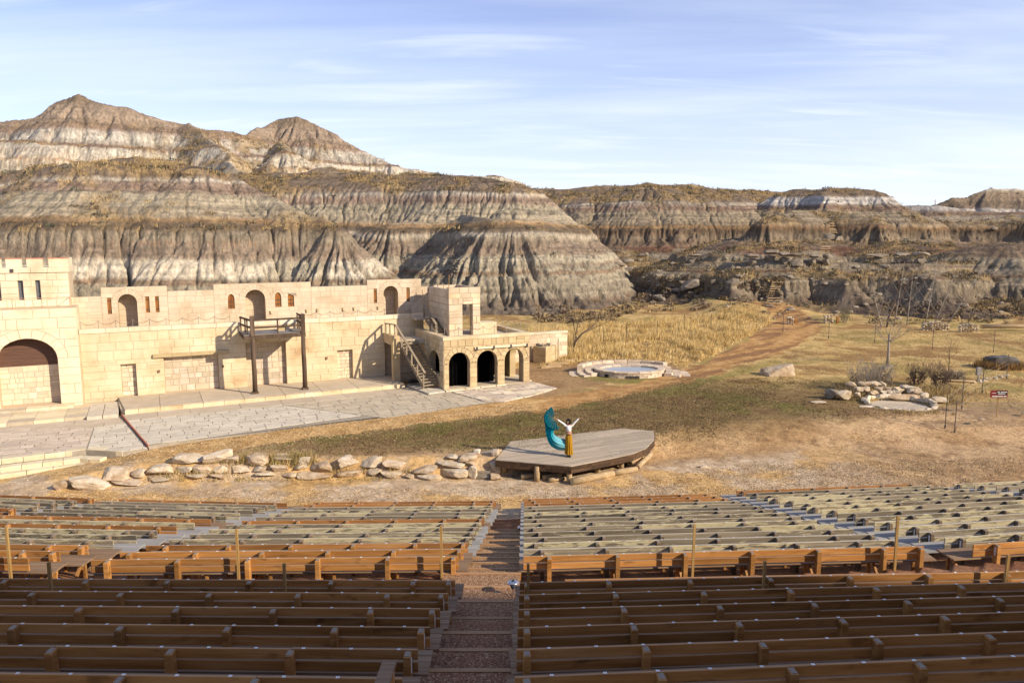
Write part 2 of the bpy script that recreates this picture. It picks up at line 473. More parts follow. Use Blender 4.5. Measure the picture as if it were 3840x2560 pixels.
PF = prof([(-6, 4.2), (.6, 3.2), (1.2, 1.5), (2.9, .8), (4.2, 4.4), (5.4, .7), (6.1, 4.5)])
PD = prof([(-6, 3.6), (1.2, 2.6), (1.8, 1.2), (4.6, 3.2), (5.4, 1.0), (6.4, 3.4), (9.2, 2.2), (9.8, .9), (12.6, 2.8), (13.9, 2.6), (17, 1.8), (20, 2.6)])
PE = prof([(-6, 3.6), (2.0, 1.1), (3.4, 2.8), (6.5, 2.2), (9.6, 1.0), (12.6, 2.8), (13.9, 2.6), (17.0, 1.8), (20, 1.9)])
PL = prof([(-6, 1.5), (24, 1.6), (26, 1.15), (30, 2.6), (30.5, 1.2), (35, 2.2), (35.7, 1.15), (41, 1.7), (44, 1.45)])

HILLS = [
 ('A', PA, [(-94.4, 114, 17.3), (-80.9, 117, 19.6), (-68.4, 117, 20.4), (-55.7, 114, 22.0), (-47.1, 113, 21.0), (-38.3, 111, 18.7), (-32.5, 108, 15.5), (-28.5, 105, 13.2), (-23.5, 101, 11.9)]),
 ('B', PB, [(-54.2, 168, 23.4), (-37.7, 162, 23.7), (-18.9, 156, 22.6), (-8, 150, 22.2), (-2.5, 144, 20.6), (1.5, 141, 17.6)]),
 ('B', PB, [(-10, 148, 21.5), (-7, 141, 19.0)]),
 ('B', PB, [(-9, 130, 13.3), (-5, 119, 13.3), (-2, 115.5, 13.3), (1.0, 115, 13.3), (3.4, 118, 13.3), (5, 130, 13.5), (5.5, 146, 14)]),
 ('B', PB, [(-34, 142, 12.4), (-21, 129, 12.3), (-15, 130, 12.2)]),
 ('C', PC, [(4.7, 215, 23.3), (18.1, 210, 23.0), (34.9, 205, 24.0), (47.6, 205, 23.5), (54.6, 205, 22.1), (65.7, 215, 22.7), (80.8, 220, 22.6)]),
 ('D', PD, [(71.4, 196, 21.7), (78.0, 192, 22.1), (86.9, 190, 20.9)]),
 ('D', PD, [(78.0, 192, 22.1), (65.8, 166, 16.1), (48.4, 152, 13.5)]),
 ('D', PD, [(78.0, 192, 22.1), (67.7, 166, 16.1), (72.5, 154, 13.6)]),
 ('E', PE, [(116.8, 240, 19.2), (126.2, 235, 19.5), (135.3, 230, 17.8), (159.4, 222, 17.2)]),
 ('E', PE, [(146.2, 275, 20.6), (156.7, 275, 23.8), (164.7, 278, 24.3), (171.9, 280, 27.0), (181.3, 280, 27.3), (187.7, 280, 26.2), (208.3, 280, 24.4)]),
 ('E', PE, [(91.5, 192, 13.0), (102.3, 186, 13.7), (119.4, 180, 14.2), (138.0, 178, 14.3)]),
 ('E', PE, [(69.5, 124, 7.4), (73.5, 121, 8.6), (77.5, 119.5, 9.3), (86, 118, 8.8), (96, 118, 8)]),
 ('F', PF, [(22, 131, 4.6), (27, 121, 6.0), (38, 117, 6.6), (50, 115, 6.6), (60, 113, 6.5), (70, 116, 6.3)]),
 ('F', PF, [(46, 116, 6.4), (47, 106, 4.4)]),
 ('F', PF, [(33, 118, 6.4), (30, 108, 3.6)]),
 ('F', PF, [(58, 113, 6.4), (57, 103, 4.2)]),
 ('L', PL, [(-193.4, 236, 42.8), (-167.8, 237, 43.7), (-155.2, 238, 44.6), (-145.8, 240, 46.0), (-138.8, 240, 50.4), (-131.9, 240, 53.4), (-121.3, 240, 49.8), (-105.4, 245, 45.7), (-96.6, 250, 43.8), (-89.0, 260, 44.1), (-89.6, 280, 48.2), (-85.9, 289, 52.7), (-78.9, 290, 54.1), (-73.0, 290, 51.8), (-63.4, 288, 45.6), (-51.8, 285, 39.9), (-43.6, 283, 36.6), (-34.1, 282, 33.6), (-24.6, 282, 32.4)]),
 ('L', PL, [(-101.8, 246, 45.1), (-78.7, 215, 32.9), (-66.2, 192, 25.5)]),
 ('L', PL, [(-166.9, 218, 37.0), (-132.3, 213, 36.2), (-121.2, 206, 32.9)]),
 ('L', PL, [(-79.1, 265, 41.7), (-69.0, 240, 37.4)]),
 ('L', PL, [(-17.7, 330, 35.4), (-8.5, 330, 35.9), (2.6, 330, 33.2), (8.5, 330, 29.8)]),
]
HCODE = dict(A=0, B=1, C=2, D=3, E=4, L=5, F=3)
AMP = dict(A=(1.6, .75, .42, .34), B=(1.8, .8, .45, .36), C=(3.6, 1.3, .7, .4), D=(2.6, 1.1, .65, .36), E=(3.0, 1.2, .7, .4), L=(2.4, 1.1, .7, .4), F=(2.0, 1.1, .7, .4))
def valley(n, k):
    return (1 - np.clip(np.abs(n) * k, 0, 1)) ** 1.25
def hill_height(x, y):
    x = np.asarray(x, dtype=np.float32); y = np.asarray(y, dtype=np.float32)
    best = np.full(x.shape, -5.0, dtype=np.float32)
    info = np.full(x.shape, -1, dtype=np.int8)
    cot = np.ones(x.shape, dtype=np.float32)
    wx = x + 2.2 * perlin(x / 17, y / 17, 1.5) + .7 * perlin(x / 5.5, y / 5.5, 4.5)
    wy = y + 2.2 * perlin(x / 17 + 40, y / 17, 2.5) + .7 * perlin(x / 5.5 + 9, y / 5.5, 7.5)
    for code, (zt, rt, ct), sp in HILLS:
        hb = np.full(x.shape, -9e9, dtype=np.float32)          # run available minus distance
        qx = np.zeros_like(x); qy = np.zeros_like(x); dd = np.zeros_like(x)
        for (ax, ay, az), (bx, by, bz) in zip(sp[:-1], sp[1:]):
            ux, uy = bx - ax, by - ay; L2 = ux * ux + uy * uy
            t = np.clip(((wx - ax) * ux + (wy - ay) * uy) / L2, 0, 1)
            px = ax + ux * t; py = ay + uy * t
            d = np.hypot(wx - px, wy - py)
            s = np.interp(az + (bz - az) * t, zt, rt) - d
            m = s > hb
            hb = np.where(m, s, hb); qx = np.where(m, px, qx); qy = np.where(m, py, qy); dd = np.where(m, d, dd)
        z0 = np.interp(hb, rt, zt)
        sel = z0 > -3.5
        if not sel.any(): continue
        X = x[sel]; Y = y[sel]; D = np.maximum(dd[sel], .3)
        nx = (wx[sel] - qx[sel]) / D; ny = (wy[sel] - qy[sel]) / D
        Zs = z0[sel]
        R0 = 34.0 if code == 'L' else (16.0 if code == 'F' else 26.0)
        fx = qx[sel] + nx * R0; fy = qy[sel] + ny * R0
        fx = fx + 1.5 * perlin(X / 6, Y / 6, Zs / 4 + 11); fy = fy + 1.5 * perlin(X / 6 + 30, Y / 6, Zs / 4 + 13)
        a = AMP[code]; S = 1.0 if code in 'ABL' else 1.15
        if code == 'L': S = 1.5
        steep = np.interp(Zs, zt, ct)
        k = sstep(2.2, .95, steep) * .86 + .14
        ramp = sstep(0.0, 6.0, D)
        v = a[0] * valley(perlin(fx / (8.5 * S), fy / (8.5 * S), Zs / 20 + 2), 2.2) * (k * .7 + .3)
        v = v + a[1] * valley(perlin(fx / (3.2 * S) + 7, fy / (3.2 * S), Zs / 9 + 5), 2.7) * k
        v = v + a[2] * valley(perlin(fx / (1.35 * S) - 3, fy / (1.35 * S), Zs / 4 + 1), 2.5) * k
        v = v + a[3] * perlin(X / .8, Y / .8, Zs / 1.2) * 1.3
        r2 = hb[sel] - v * ramp
        z1 = np.interp(r2, rt, zt)
        z1 = z1 + .22 * perlin(X / 2.1, Y / 2.1, 3.3) * sstep(.5, 3, steep) + (.85 * perlin(X / 15, Y / 15, 6.1) + .40 * perlin(X / 5.5, Y / 5.5, 2.7)) * (1.0 if code != 'L' else 1.6)
        cc = np.interp(z1, zt, ct)
        b = best[sel]
        m = z1 > b
        best[sel] = np.where(m, z1, b)
        ii = info[sel]; ii[m] = HCODE[code]; info[sel] = ii
        c0 = cot[sel]; c0[m] = cc[m]; cot[sel] = c0
    return best, info, cot

# strata colours (albedo) by height
ST = [(-5, .13, .105, .08), (1.0, .15, .12, .09), (2.2, .24, .205, .15), (4.6, .27, .235, .17), (4.9, .19, .125, .08), (5.3, .28, .245, .18), (7.2, .31, .275, .205), (7.5, .21, .165, .12), (8.6, .20, .155, .115),
      (10.1, .26, .22, .16), (10.8, .17, .135, .095), (11.3, .11, .085, .062), (11.7, .14, .105, .07), (12.1, .29, .19, .10), (12.7, .29, .245, .175), (15.6, .31, .27, .195), (16.2, .225, .165, .125), (17.4, .23, .175, .135),
      (17.8, .36, .33, .27), (18.3, .18, .14, .105), (19, .17, .13, .095), (21.5, .15, .115, .08), (23, .21, .16, .11), (25.6, .25, .19, .13), (26.4, .44, .38, .28), (29.5, .49, .42, .31), (29.9, .32, .20, .12), (30.5, .44, .37, .27), (31.2, .46, .40, .31),
      (34.6, .46, .42, .34), (35.0, .16, .105, .08), (35.8, .24, .18, .135), (36.4, .35, .31, .255), (38.4, .40, .37, .31), (40.2, .34, .30, .25), (40.8, .20, .145, .11), (42.5, .22, .165, .12), (45, .27, .21, .155), (48, .25, .195, .145), (51, .19, .145, .10), (60, .17, .13, .09)]
STA = np.array(ST, dtype=np.float32)
def strata_col(x, y, z, info, cot):
    zz = z + .55 * fbm(x / 30, y / 30, .5, 2) + .28 * perlin(x / 3.5, y / 3.5, z / 2)
    c = np.stack([np.interp(zz, STA[:, 0], STA[:, i]) for i in (1, 2, 3)], -1)
    def blend(mask, col):
        nonlocal c
        c = c * (1 - mask[..., None]) + np.array(col, dtype=np.float32) * mask[..., None]
    isA = (info == 0); isL = (info == 5); isR = (info >= 2) & (info <= 4)
    # cream band low on the left hill, chalky band high on the right ones
    patch = sstep(-.22, .12, perlin(x / 12, y / 12, 8.8) + .35 * perlin(x / 2.5, y / 2.5, z / 1.5)) * sstep(-60, -50, x) * .85
    blend(isA * sstep(5.2, 5.7, zz) * sstep(7.6, 7.2, zz) * patch, (.50, .44, .34))
    blend((info == 1) * sstep(9.9, 10.2, zz) * sstep(10.9, 10.6, zz) * .6, (.40, .35, .27))
    blend((info >= 3) * (info <= 4) * sstep(17.2, 17.8, zz) * sstep(19.6, 19.2, zz) * .8, (.42, .39, .345))
    blend((info == 4) * sstep(14.2, 14.6, zz) * sstep(16.2, 15.8, zz) * .4, (.42, .39, .33))
    c = np.where((isR & (z < 17))[..., None], c * np.array([.77, .73, .70], dtype=np.float32), c)
    # reddish talus on the benches of the right-hand hills
    blend(((info == 3) | (info == 2)) * sstep(1.2, 2.0, cot) * sstep(6.2, 6.8, zz) * sstep(8.6, 7.8, zz) * sstep(-.25, .1, perlin(x / 6, y / 6, 1.1)) * .85, (.13, .065, .04))
    blend(((info == 3) | (info == 2)) * sstep(3.0, 2.4, zz) * sstep(-.1, .25, perlin(x / 5, y / 5, 6.1)) * .6, (.075, .055, .045))
    # thin ironstone lines
    line = sstep(.34, .46, perlin(x / 60, y / 60, zz * 1.9)) * sstep(1.9, 1.2, cot)
    blend(line * .55, (.17, .10, .065))
    # fine layering
    c = c * (1 + .42 * perlin(x / 40, y / 40, zz * 3.1)[..., None] + .30 * perlin(x / 9, y / 9, zz * 6.5)[..., None] + .22 * perlin(x / 1.7, y / 1.7, z / 1.2)[..., None])
    c = c * (1 + .32 * perlin(x / 30, y / 30, zz * 9.0)[..., None] + .22 * perlin(x / 50, y / 50, zz * 17.0)[..., None])
    c = c * np.array([1.0, .975, .93], dtype=np.float32)
    # dry grass on the gentle treads
    n = fbm(x / 7, y / 7, 2.2, 3)
    veg = sstep(1.75, 3.1, cot) * sstep(-.25, .3, n)
    veg = np.where(isL, sstep(1.55, 1.9, cot) * sstep(-.2, .3, n) * .8, veg)
    veg = np.where(isA & (z > 11.8) & (z < 18.5), sstep(.0, .4, n) * .55, veg)
    cap = ((info == 0) | (info == 1) | (info == 2)) * sstep(17.2, 19.5, z + 1.6 * n) * .9
    veg = np.maximum(veg, cap * sstep(-.3, .3, n + .5 * perlin(x / 2.2, y / 2.2, 3.9)))
    slopeg = isL * sstep(22, 25, zz) * sstep(46, 38, zz) * sstep(-110, -98, x) * sstep(-60, -72, x) * sstep(-.3, .1, n)
    veg = np.maximum(veg, slopeg * .8)
    g = n * .5 + .7 * perlin(x / 1.6, y / 1.6, 5.5) - .10 * (z < 14)
    gold = np.array([.34, .235, .11], dtype=np.float32); dark = np.array([.115, .08, .05], dtype=np.float32)
    vc = dark + (gold - dark) * sstep(-.25, .3, g)[..., None]
    c = c * (1 - .85 * veg[..., None]) + vc * .85 * veg[..., None]
    return np.clip(c, .01, .8), np.maximum(veg, .05 * (z > 1.2))

# ------------------------------------------------------------------ arena ground
# rows of seats give the rake of the hillside: (y, z of the ground) from the stage up
FX = [-60, -20.8, -15.7, -8.5, -.6, .5, 8, 17, 22, 40, 80]
FY = [33.5, 29.9, 29.4, 28.95, 29.2, 29.35, 30, 31.25, 31.8, 34, 38]
def front_y(x):
    return np.interp(x, FX, FY)
def seat_ground(x, y):
    """seating slope: y measured back from the front row, 15 rows, a cross walk, then the upper rows"""
    d = front_y(x) - y
    return np.interp(d, [-1, 0, 13.3, 13.6, 13.65, 15.85, 16.6, 26, 60], [-.82, -.82, 2.58, 2.62, 2.90, 3.16, 3.30, 5.85, 10.0])
WALLX = np.array([-60, -20.1, -17.2, -14.3, -12.4, -8.5, -5.0, -1.9, 0, 1.2, 2.9, 5.0, 7.0, 9.5, 13, 18, 30, 60])
WALLY = np.array([31.0, 32.6, 33.5, 33.8, 34.1, 34.3, 34.45, 34.4, 34.8, 35.2, 35.2, 35.8, 37.0, 38.0, 38.5, 39, 40, 40])
WALLW = np.array([1.2, 1.2, 1.0, .95, .9, .8, .7, .6, .5, .6, .8, 1.2, 2.0, 3.0, 3.8, 4.5, 5, 5])
U2 = (math.cos(math.radians(25.6086)), math.sin(math.radians(25.6086)))
W2 = (math.sin(math.radians(25.6086)), -math.cos(math.radians(25.6086)))
BA = (-24.66, 47.28)
def to_uw(x, y):
    dx = x - BA[0]; dy = y - BA[1]
    return dx * U2[0] + dy * U2[1], dx * W2[0] + dy * W2[1]
def inpoly(x, y, poly):
    r = np.zeros(np.shape(x), dtype=bool)
    n = len(poly)
    for i in range(n):
        x1, y1 = poly[i]; x2, y2 = poly[(i + 1) % n]
        c = ((y1 > y) != (y2 > y)) & (x < (x2 - x1) * (y - y1) / ((y2 - y1) + 1e-9) + x1)
        r ^= c
    return r
def ground_height(x, y):
    x = np.asarray(x, dtype=np.float32); y = np.asarray(y, dtype=np.float32)
    up = np.interp(x, [-40, -23, -20, -18, -14, -12], [-.85, -.75, -.52, -.2, -.05, 0.0]) * np.where(y < 60, 1, 0)
    wy = np.interp(x, WALLX, WALLY); ww = np.interp(x, WALLX, WALLW)
    t = sstep(0, 1, (y - wy + .15) / ww)
    front = np.full(x.shape, -.82, dtype=np.float32)
    z = front * (1 - t) + up * t
    z = z + .05 * perlin(x / 6, y / 6, 1.2) + .02 * perlin(x / 1.5, y / 1.5, 2.2)
    # gentle swells of the meadow at the right, the rise towards the hill path
    z = z + sstep(50, 70, y) * sstep(14, 26, x) * .18 * perlin(x / 9, y / 9, 9.2)
    z = z + .35 * sstep(62, 78, y) * sstep(4, 10, x) * sstep(34, 26, x) + sstep(84, 110, y) * 1.2 * sstep(24, 29, x) * sstep(42, 37, x)
    u, w = to_uw(x, y)
    under = inpoly(u, w, [(-12, -30), (26.2, -30), (26.2, 5.6), (26.4, 8.2), (22.0, 10.35), (14.2, 11.3), (8.1, 11.65), (2.8, 11.6), (1.5, 11.85), (0.2, 12.0), (-1.7, 11.1), (-12, 11.1)])
    z = np.where(under, np.minimum(z, -.16) - .12, z)
    pool = np.hypot((x - 8.85) / 2.4, (y - 56.7) / 1.65) < 1
    z = np.where(pool, -.3, z)
    pond = np.hypot((x - 24.1) / 1.75, (y - 46.4) / 1.6) < 1.0
    z = np.where(pond, -.55, z)
    s = seat_ground(x, y)
    z = np.where(y < front_y(x) + .2, np.minimum(z, -.0) * 0 + s + .02 * perlin(x / .9, y / .9, 3), z)
    return z
# ------------------------------------------------------------------ hills
def polar_grid(az, rr):
    A, RR = np.meshgrid(az, rr)
    return (np.sin(A) * RR).astype(np.float32), (np.cos(A) * RR).astype(np.float32)
def grid_faces(nr, nc):
    i = np.arange(nr - 1)[:, None] * nc + np.arange(nc - 1)[None, :]
    return np.stack([i, i + 1, i + nc + 1, i + nc], -1).reshape(-1, 4)
def steps(*segs):
    r = []
    for a, b, s in segs:
        r += list(np.arange(a, b, s))
    return np.array(r)
rd = math.radians
az = np.concatenate([np.linspace(rd(-47), rd(-36), 70, endpoint=False), np.linspace(rd(-36), rd(36), 1000, endpoint=False), np.linspace(rd(36), rd(47), 70)])
rr = steps((62, 135, .24), (135, 215, .42), (215, 305, .75), (305, 362, 1.4))
GX, GY = polar_grid(az, rr)
HZ, HI, HC = hill_height(GX, GY)
def erode(z, x, y, n, kt):
    """stream-power incision: water runs to the steepest neighbour, gathers, and cuts (implicit step, base level fixed)"""
    nr, nc = z.shape
    area = np.gradient(rr)[:, None] * rr[:, None] * np.gradient(az)[None, :]
    soft = .55 + .45 * np.interp(z, np.arange(-6, 80, .6), np.random.RandomState(5).uniform(0, 1, len(np.arange(-6, 80, .6)))) * 2
    idx = np.arange(nr * nc).reshape(nr, nc)
    nb = [(-1, 0), (-1, 1), (0, 1), (1, 1), (1, 0), (1, -1), (0, -1), (-1, -1)]
    I = slice(1, -1)
    dist = []
    for a, b in nb:
        dx = x[1 + a:nr - 1 + a, 1 + b:nc - 1 + b] - x[I, I]; dy = y[1 + a:nr - 1 + a, 1 + b:nc - 1 + b] - y[I, I]
        dist.append(np.hypot(dx, dy))
    for it in range(n):
        best = np.zeros((nr - 2, nc - 2), np.float32); rec = idx.copy(); dd = np.ones((nr, nc), np.float32)
        r_in = rec[I, I]; d_in = dd[I, I]
        for (a, b), ds in zip(nb, dist):
            s = (z[I, I] - z[1 + a:nr - 1 + a, 1 + b:nc - 1 + b]) / ds
            m = s > best
            best = np.where(m, s, best); r_in = np.where(m, idx[1 + a:nr - 1 + a, 1 + b:nc - 1 + b], r_in); d_in = np.where(m, ds, d_in)
        rec[I, I] = r_in; dd[I, I] = d_in
        live = np.flatnonzero((z.ravel() > -1.5) & (rec.ravel() != idx.ravel()))
        order = live[np.argsort(-z.ravel()[live])].tolist()
        rl = rec.ravel().tolist(); A = area.ravel().tolist()
        for i in order: A[rl[i]] += A[i]
        Fk = (kt * np.sqrt(np.minimum(np.array(A), 140.0)) * soft.ravel() / dd.ravel()).tolist()
        zl = z.ravel().tolist()
        for i in reversed(order):
            f = Fk[i]; zl[i] = (zl[i] + f * zl[rl[i]]) / (1.0 + f)
        z = np.array(zl, dtype=np.float32).reshape(nr, nc)
        if it < n - 1:
            z[I, I] = z[I, I] * .84 + .04 * (z[:-2, I] + z[2:, I] + z[I, :-2] + z[I, 2:])
    return z
HZ = erode(HZ, GX, GY, 3, .038)
_az, _rr = az, rr
def hill_grid(x, y):
    """height of the finished slopes, read back from the mesh grid"""
    x = np.asarray(x, dtype=np.float64); y = np.asarray(y, dtype=np.float64)
    a = np.arctan2(x, y); r = np.hypot(x, y)
    j = np.clip(np.searchsorted(_az, a) - 1, 0, len(_az) - 2); i = np.clip(np.searchsorted(_rr, r) - 1, 0, len(_rr) - 2)
    u = np.clip((a - _az[j]) / (_az[j + 1] - _az[j]), 0, 1); v = np.clip((r - _rr[i]) / (_rr[i + 1] - _rr[i]), 0, 1)
    z = (HZ[i, j] * (1 - u) + HZ[i, j + 1] * u) * (1 - v) + (HZ[i + 1, j] * (1 - u) + HZ[i + 1, j + 1] * u) * v
    return np.where((r < _rr[0]) | (r > _rr[-1]), -5.0, z)
hc, hveg = strata_col(GX, GY, HZ, HI, HC)
F = grid_faces(len(rr), len(az))
keep = (HZ.ravel()[F] > -.8).any(1)
F = F[keep]
used = np.zeros(HZ.size, bool); used[F.ravel()] = True
idx = np.cumsum(used) - 1
V = np.stack([GX, GY, HZ], -1).reshape(-1, 3)[used]
hills = np_mesh('hills', V, idx[F], MATS['hill_earth'], smooth=True, col=hc.reshape(-1, 3)[used])
tag(hills, 'layered badlands hills with fluted grey and brown slopes behind the stage buildings', None, None, 'structure')

# unseen hillside added to the right and behind, shaped to shade the upper rows
cx = np.linspace(-10, 110, 90); cy = np.linspace(-75, 14, 70)
BX, BY = np.meshgrid(cx, cy)
def shade_bluff_z(x, y):
    crest = np.interp(x, [2, 18, 29, 47, 70, 110], [-2.2 - 8, -4.7, -6.2, -7.2, -8.5, -11])
    top = np.interp(x, [0, 9, 18, 29, 110], [4, 15, 25.3, 25.9, 26.3])
    d = np.abs(y - crest)
    n = 1.6 * perlin(x / 6, y / 6, 2.2) + .6 * perlin(x / 2.2, y / 2.2, 1.2)
    return np.where(y > crest, top - d * 1.9, top - d * .15) + n * .5
BZ = np.maximum(shade_bluff_z(BX, BY), 1.5)
binfo = np.zeros(BX.shape, dtype=np.int8)
bc, _ = strata_col(BX, BY, BZ * .5 + 1.0, binfo, np.ones_like(BX))
bluff = np_mesh('bluff', np.stack([BX, BY, BZ], -1).reshape(-1, 3), grid_faces(70, 90), MATS['hill_earth'], smooth=True, col=bc.reshape(-1, 3))
tag(bluff, 'steep eroded bluff rising beside the upper seats', None, None, 'structure')

# ------------------------------------------------------------------ ground sheet
LAWN = [(-14.7, 35.9), (-10.6, 38.3), (-6.5, 40.7), (-3.1, 42.4), (1.3, 45.0), (5.5, 48.8), (10.4, 53.1), (14.6, 58.1), (20, 65.3), (28, 77.6), (46, 80), (60, 70), (60, 40), (20, 40), (9, 38), (3, 36.5), (-1.5, 35.6), (-4, 35.2), (-8, 35), (-12, 34.8)]
TRACK = [(1.3, 44.2), (3.55, 45.4), (6.8, 48.0), (11.9, 52.9), (18.2, 60.3), (26.0, 69.3), (33.4, 82.5), (36.4, 89.8), (38, 104), (34, 106), (33, 95), (31, 88.9), (22.3, 72.6), (12.9, 57.4), (7.7, 52.3), (3.5, 49.3), (1.4, 48.2), (-1, 46.5)]
TALL = [(2.2, 60.0), (4.6, 60.9), (6.9, 62.4), (10, 62.8), (12.85, 61.5), (13.2, 58.9), (16.6, 64.2), (21.6, 72.4), (26.4, 81), (30.6, 90), (32, 101), (30.4, 100), (23, 93), (14.4, 86.6), (7, 84.6), (1.5, 80), (2.5, 68)]
def ground_colour(x, y, z):
    n1 = fbm(x / 4.0, y / 4.0, 1.1, 4); n2 = fbm(x / 1.1, y / 1.1, 5.1, 3); n3 = fbm(x / 11, y / 11, 7.7, 3)
    jx = x + .5 * n2 + .5 * n1; jy = y + .5 * fbm(x / 1.1 + 31, y / 1.1, 2.9, 3) + .5 * n3
    def m(poly): return inpoly(jx, jy, poly)
    def C(r, g, b): return np.array([r, g, b], dtype=np.float32)
    def lerp(a, b, t): return a + (b - a) * t[..., None]
    one = np.ones(x.shape + (3,), dtype=np.float32)
    gravel = lerp(one * C(.40, .265, .115), C(.52, .37, .18), sstep(-.4, .4, n2))
    # base: sandy earth of the arena's right-hand side
    sand = lerp(one * C(.32, .22, .12), C(.42, .31, .19), sstep(-.4, .4, n1))
    sand = lerp(sand, C(.17, .105, .06), sstep(.12, .45, n2 + .5 * n3) * .55)
    col = sand
    # far meadow: straw-coloured with russet and green patches
    meadow = lerp(one * C(.40, .295, .125), C(.49, .375, .18), sstep(-.3, .4, n2))
    meadow = lerp(meadow, C(.20, .115, .05), sstep(.05, .4, n1 * .6 + n3 * .7) * .75)
    meadow = lerp(meadow, C(.185, .165, .055), sstep(.0, .35, -n1 * .7 - n3 * .5) * .6)
    far = sstep(47, 55, jy + .15 * jx)
    col = lerp(col, meadow, far)
    # lawn
    lawn = lerp(one * C(.175, .128, .06), C(.145, .122, .045), sstep(-.1, .4, n1 + .5 * n3))
    lawn = lerp(lawn, C(.125, .125, .034), sstep(.0, .45, n1 * .8 + n3 * .6 + n2 * .3) * .85)
    lawn = lerp(lawn, C(.24, .175, .085), sstep(.1, .5, n2) * .45)
    lawn = lerp(lawn, C(.12, .07, .04), sstep(.25, .55, -n2) * .6)
    lm = m(LAWN) * 1.0
    fade = sstep(18, 6, jx) * sstep(56, 48, jy) + sstep(46, 54, jy)
    ed = sstep(34.5, 38.5, jy - np.maximum(jx - 1, 0) * .35)
    col = lerp(col, lerp(lawn, meadow, sstep(50, 60, jy + .12 * jx)), lm * np.clip(ed, 0, 1) * sstep(30, 14, jx + (44 - jy) * .8))
    # green rim along the foot of the track
    gr = sstep(1.6, .3, np.abs(jy - (.98 * jx + 40.6))) * sstep(7, 11, jx) * sstep(24, 18, jx)
    col = lerp(col, C(.17, .175, .05), gr * .7)
    # between the arcade and the pool
    mid = inpoly(jx, jy, [(1, 47.8), (4.4, 51.6), (9.2, 54.7), (13.3, 58.1), (13, 61.5), (4, 60), (3, 62), (1, 62), (-1, 54)])
    col = np.where(mid[..., None], lerp(one * C(.30, .21, .115), C(.225, .15, .08), sstep(-.2, .4, n1)), col)
    ring = sstep(1.5, .3, np.abs(np.hypot((jx - 8.9) / 1.15, jy - 57.0) - 3.0)) * sstep(58, 56.5, jy)
    col = lerp(col, C(.17, .17, .05), ring * .75)
    # gravel track
    tm = m(TRACK)
    along = fbm((x + y) / 9.0, (x - .98 * y) / 1.3, 3.3, 3)
    tr = lerp(gravel * C(.82, .75, .70), C(.20, .115, .06), sstep(-.05, .3, along) * .85 * sstep(46, 58, jy))
    col = np.where(tm[..., None], tr, col)
    # gravel band in front of the paving
    band = inpoly(jx, jy, [(-24, 33), (-14.7, 35.9), (-10.6, 38.3), (-6.5, 40.7), (-3.1, 42.4), (1.3, 45.0), (2.5, 47.5), (0, 48), (-10, 43), (-24, 37)])
    col = np.where(band[..., None], gravel, col)
    leftg = (jx < -13.5) & (jy < 37)
    col = np.where(leftg[..., None], gravel, col)
    # floor between the rock wall and the seats: chalky crust and drifts of gravel
    fl = sstep(35.6, 34.2, jy - np.maximum(jx - 3, 0) * .32) * sstep(22, 12, jx)
    crust = lerp(one * C(.39, .31, .215), C(.50, .425, .325), sstep(-.3, .4, n2))
    gm = sstep(-.30, .10, n1 + .6 * n3 + .35 * n2 + .35 * sstep(33.0, 30.2, jy) - .12 + .3 * sstep(-6, -16, jx))
    ff = lerp(crust, gravel, gm)
    col = lerp(col, ff, fl)
    # tall grass bed
    col = np.where(inpoly(jx, jy, TALL)[..., None], lerp(one * C(.30, .21, .095), C(.20, .135, .07), sstep(0, .4, n1)), col)
    # gravel of the seating bank: red-brown
    seat = y < front_y(x) - .4
    bank = lerp(one * C(.19, .095, .055), C(.28, .155, .09), sstep(-.4, .4, n2))
    col = np.where(seat[..., None], bank, col)
    rut = sum(np.exp(-((np.hypot(x - 10, y - 27) - r_) / .13) ** 2) for r_ in (11.2, 12.9, 14.0, 15.6)) * sstep(14, 18, x) * sstep(30, 33, y)
    col = col * (1 - .22 * rut[..., None])
    aisle_front = sstep(front_y(x) - 3.5, front_y(x) + 1.0, jy) * (y < front_y(x) + 1.5)
    col = col * C(1.13, 1.02, .88)
    return np.clip(col, .01, .8)
gaz = np.concatenate([np.linspace(rd(-60), rd(-37), 60, endpoint=False), np.linspace(rd(-37), rd(37), 620, endpoint=False), np.linspace(rd(37), rd(60), 60)])
grr = steps((3, 26, .5), (26, 34, .09), (34, 40, .12), (40, 60, .2), (60, 85, .35), (85, 125, .9), (125, 400, 25), (400, 3300, 400))
X2, Y2 = polar_grid(gaz, grr)
Z2 = ground_height(X2, Y2)
gcol = ground_colour(X2, Y2, Z2)
ground = np_mesh('ground', np.stack([X2, Y2, Z2], -1).reshape(-1, 3), grid_faces(len(grr), len(gaz)), MATS['ground_earth'], smooth=True, col=gcol.reshape(-1, 3))
tag(ground, 'open ground of gravel, dry lawn and sandy earth in the amphitheatre', None, None, 'structure')

def gz(x, y): return float(ground_height(np.array([x]), np.array([y]))[0])
def hz(x, y): return float(hill_grid(np.array([x]), np.array([y]))[0])

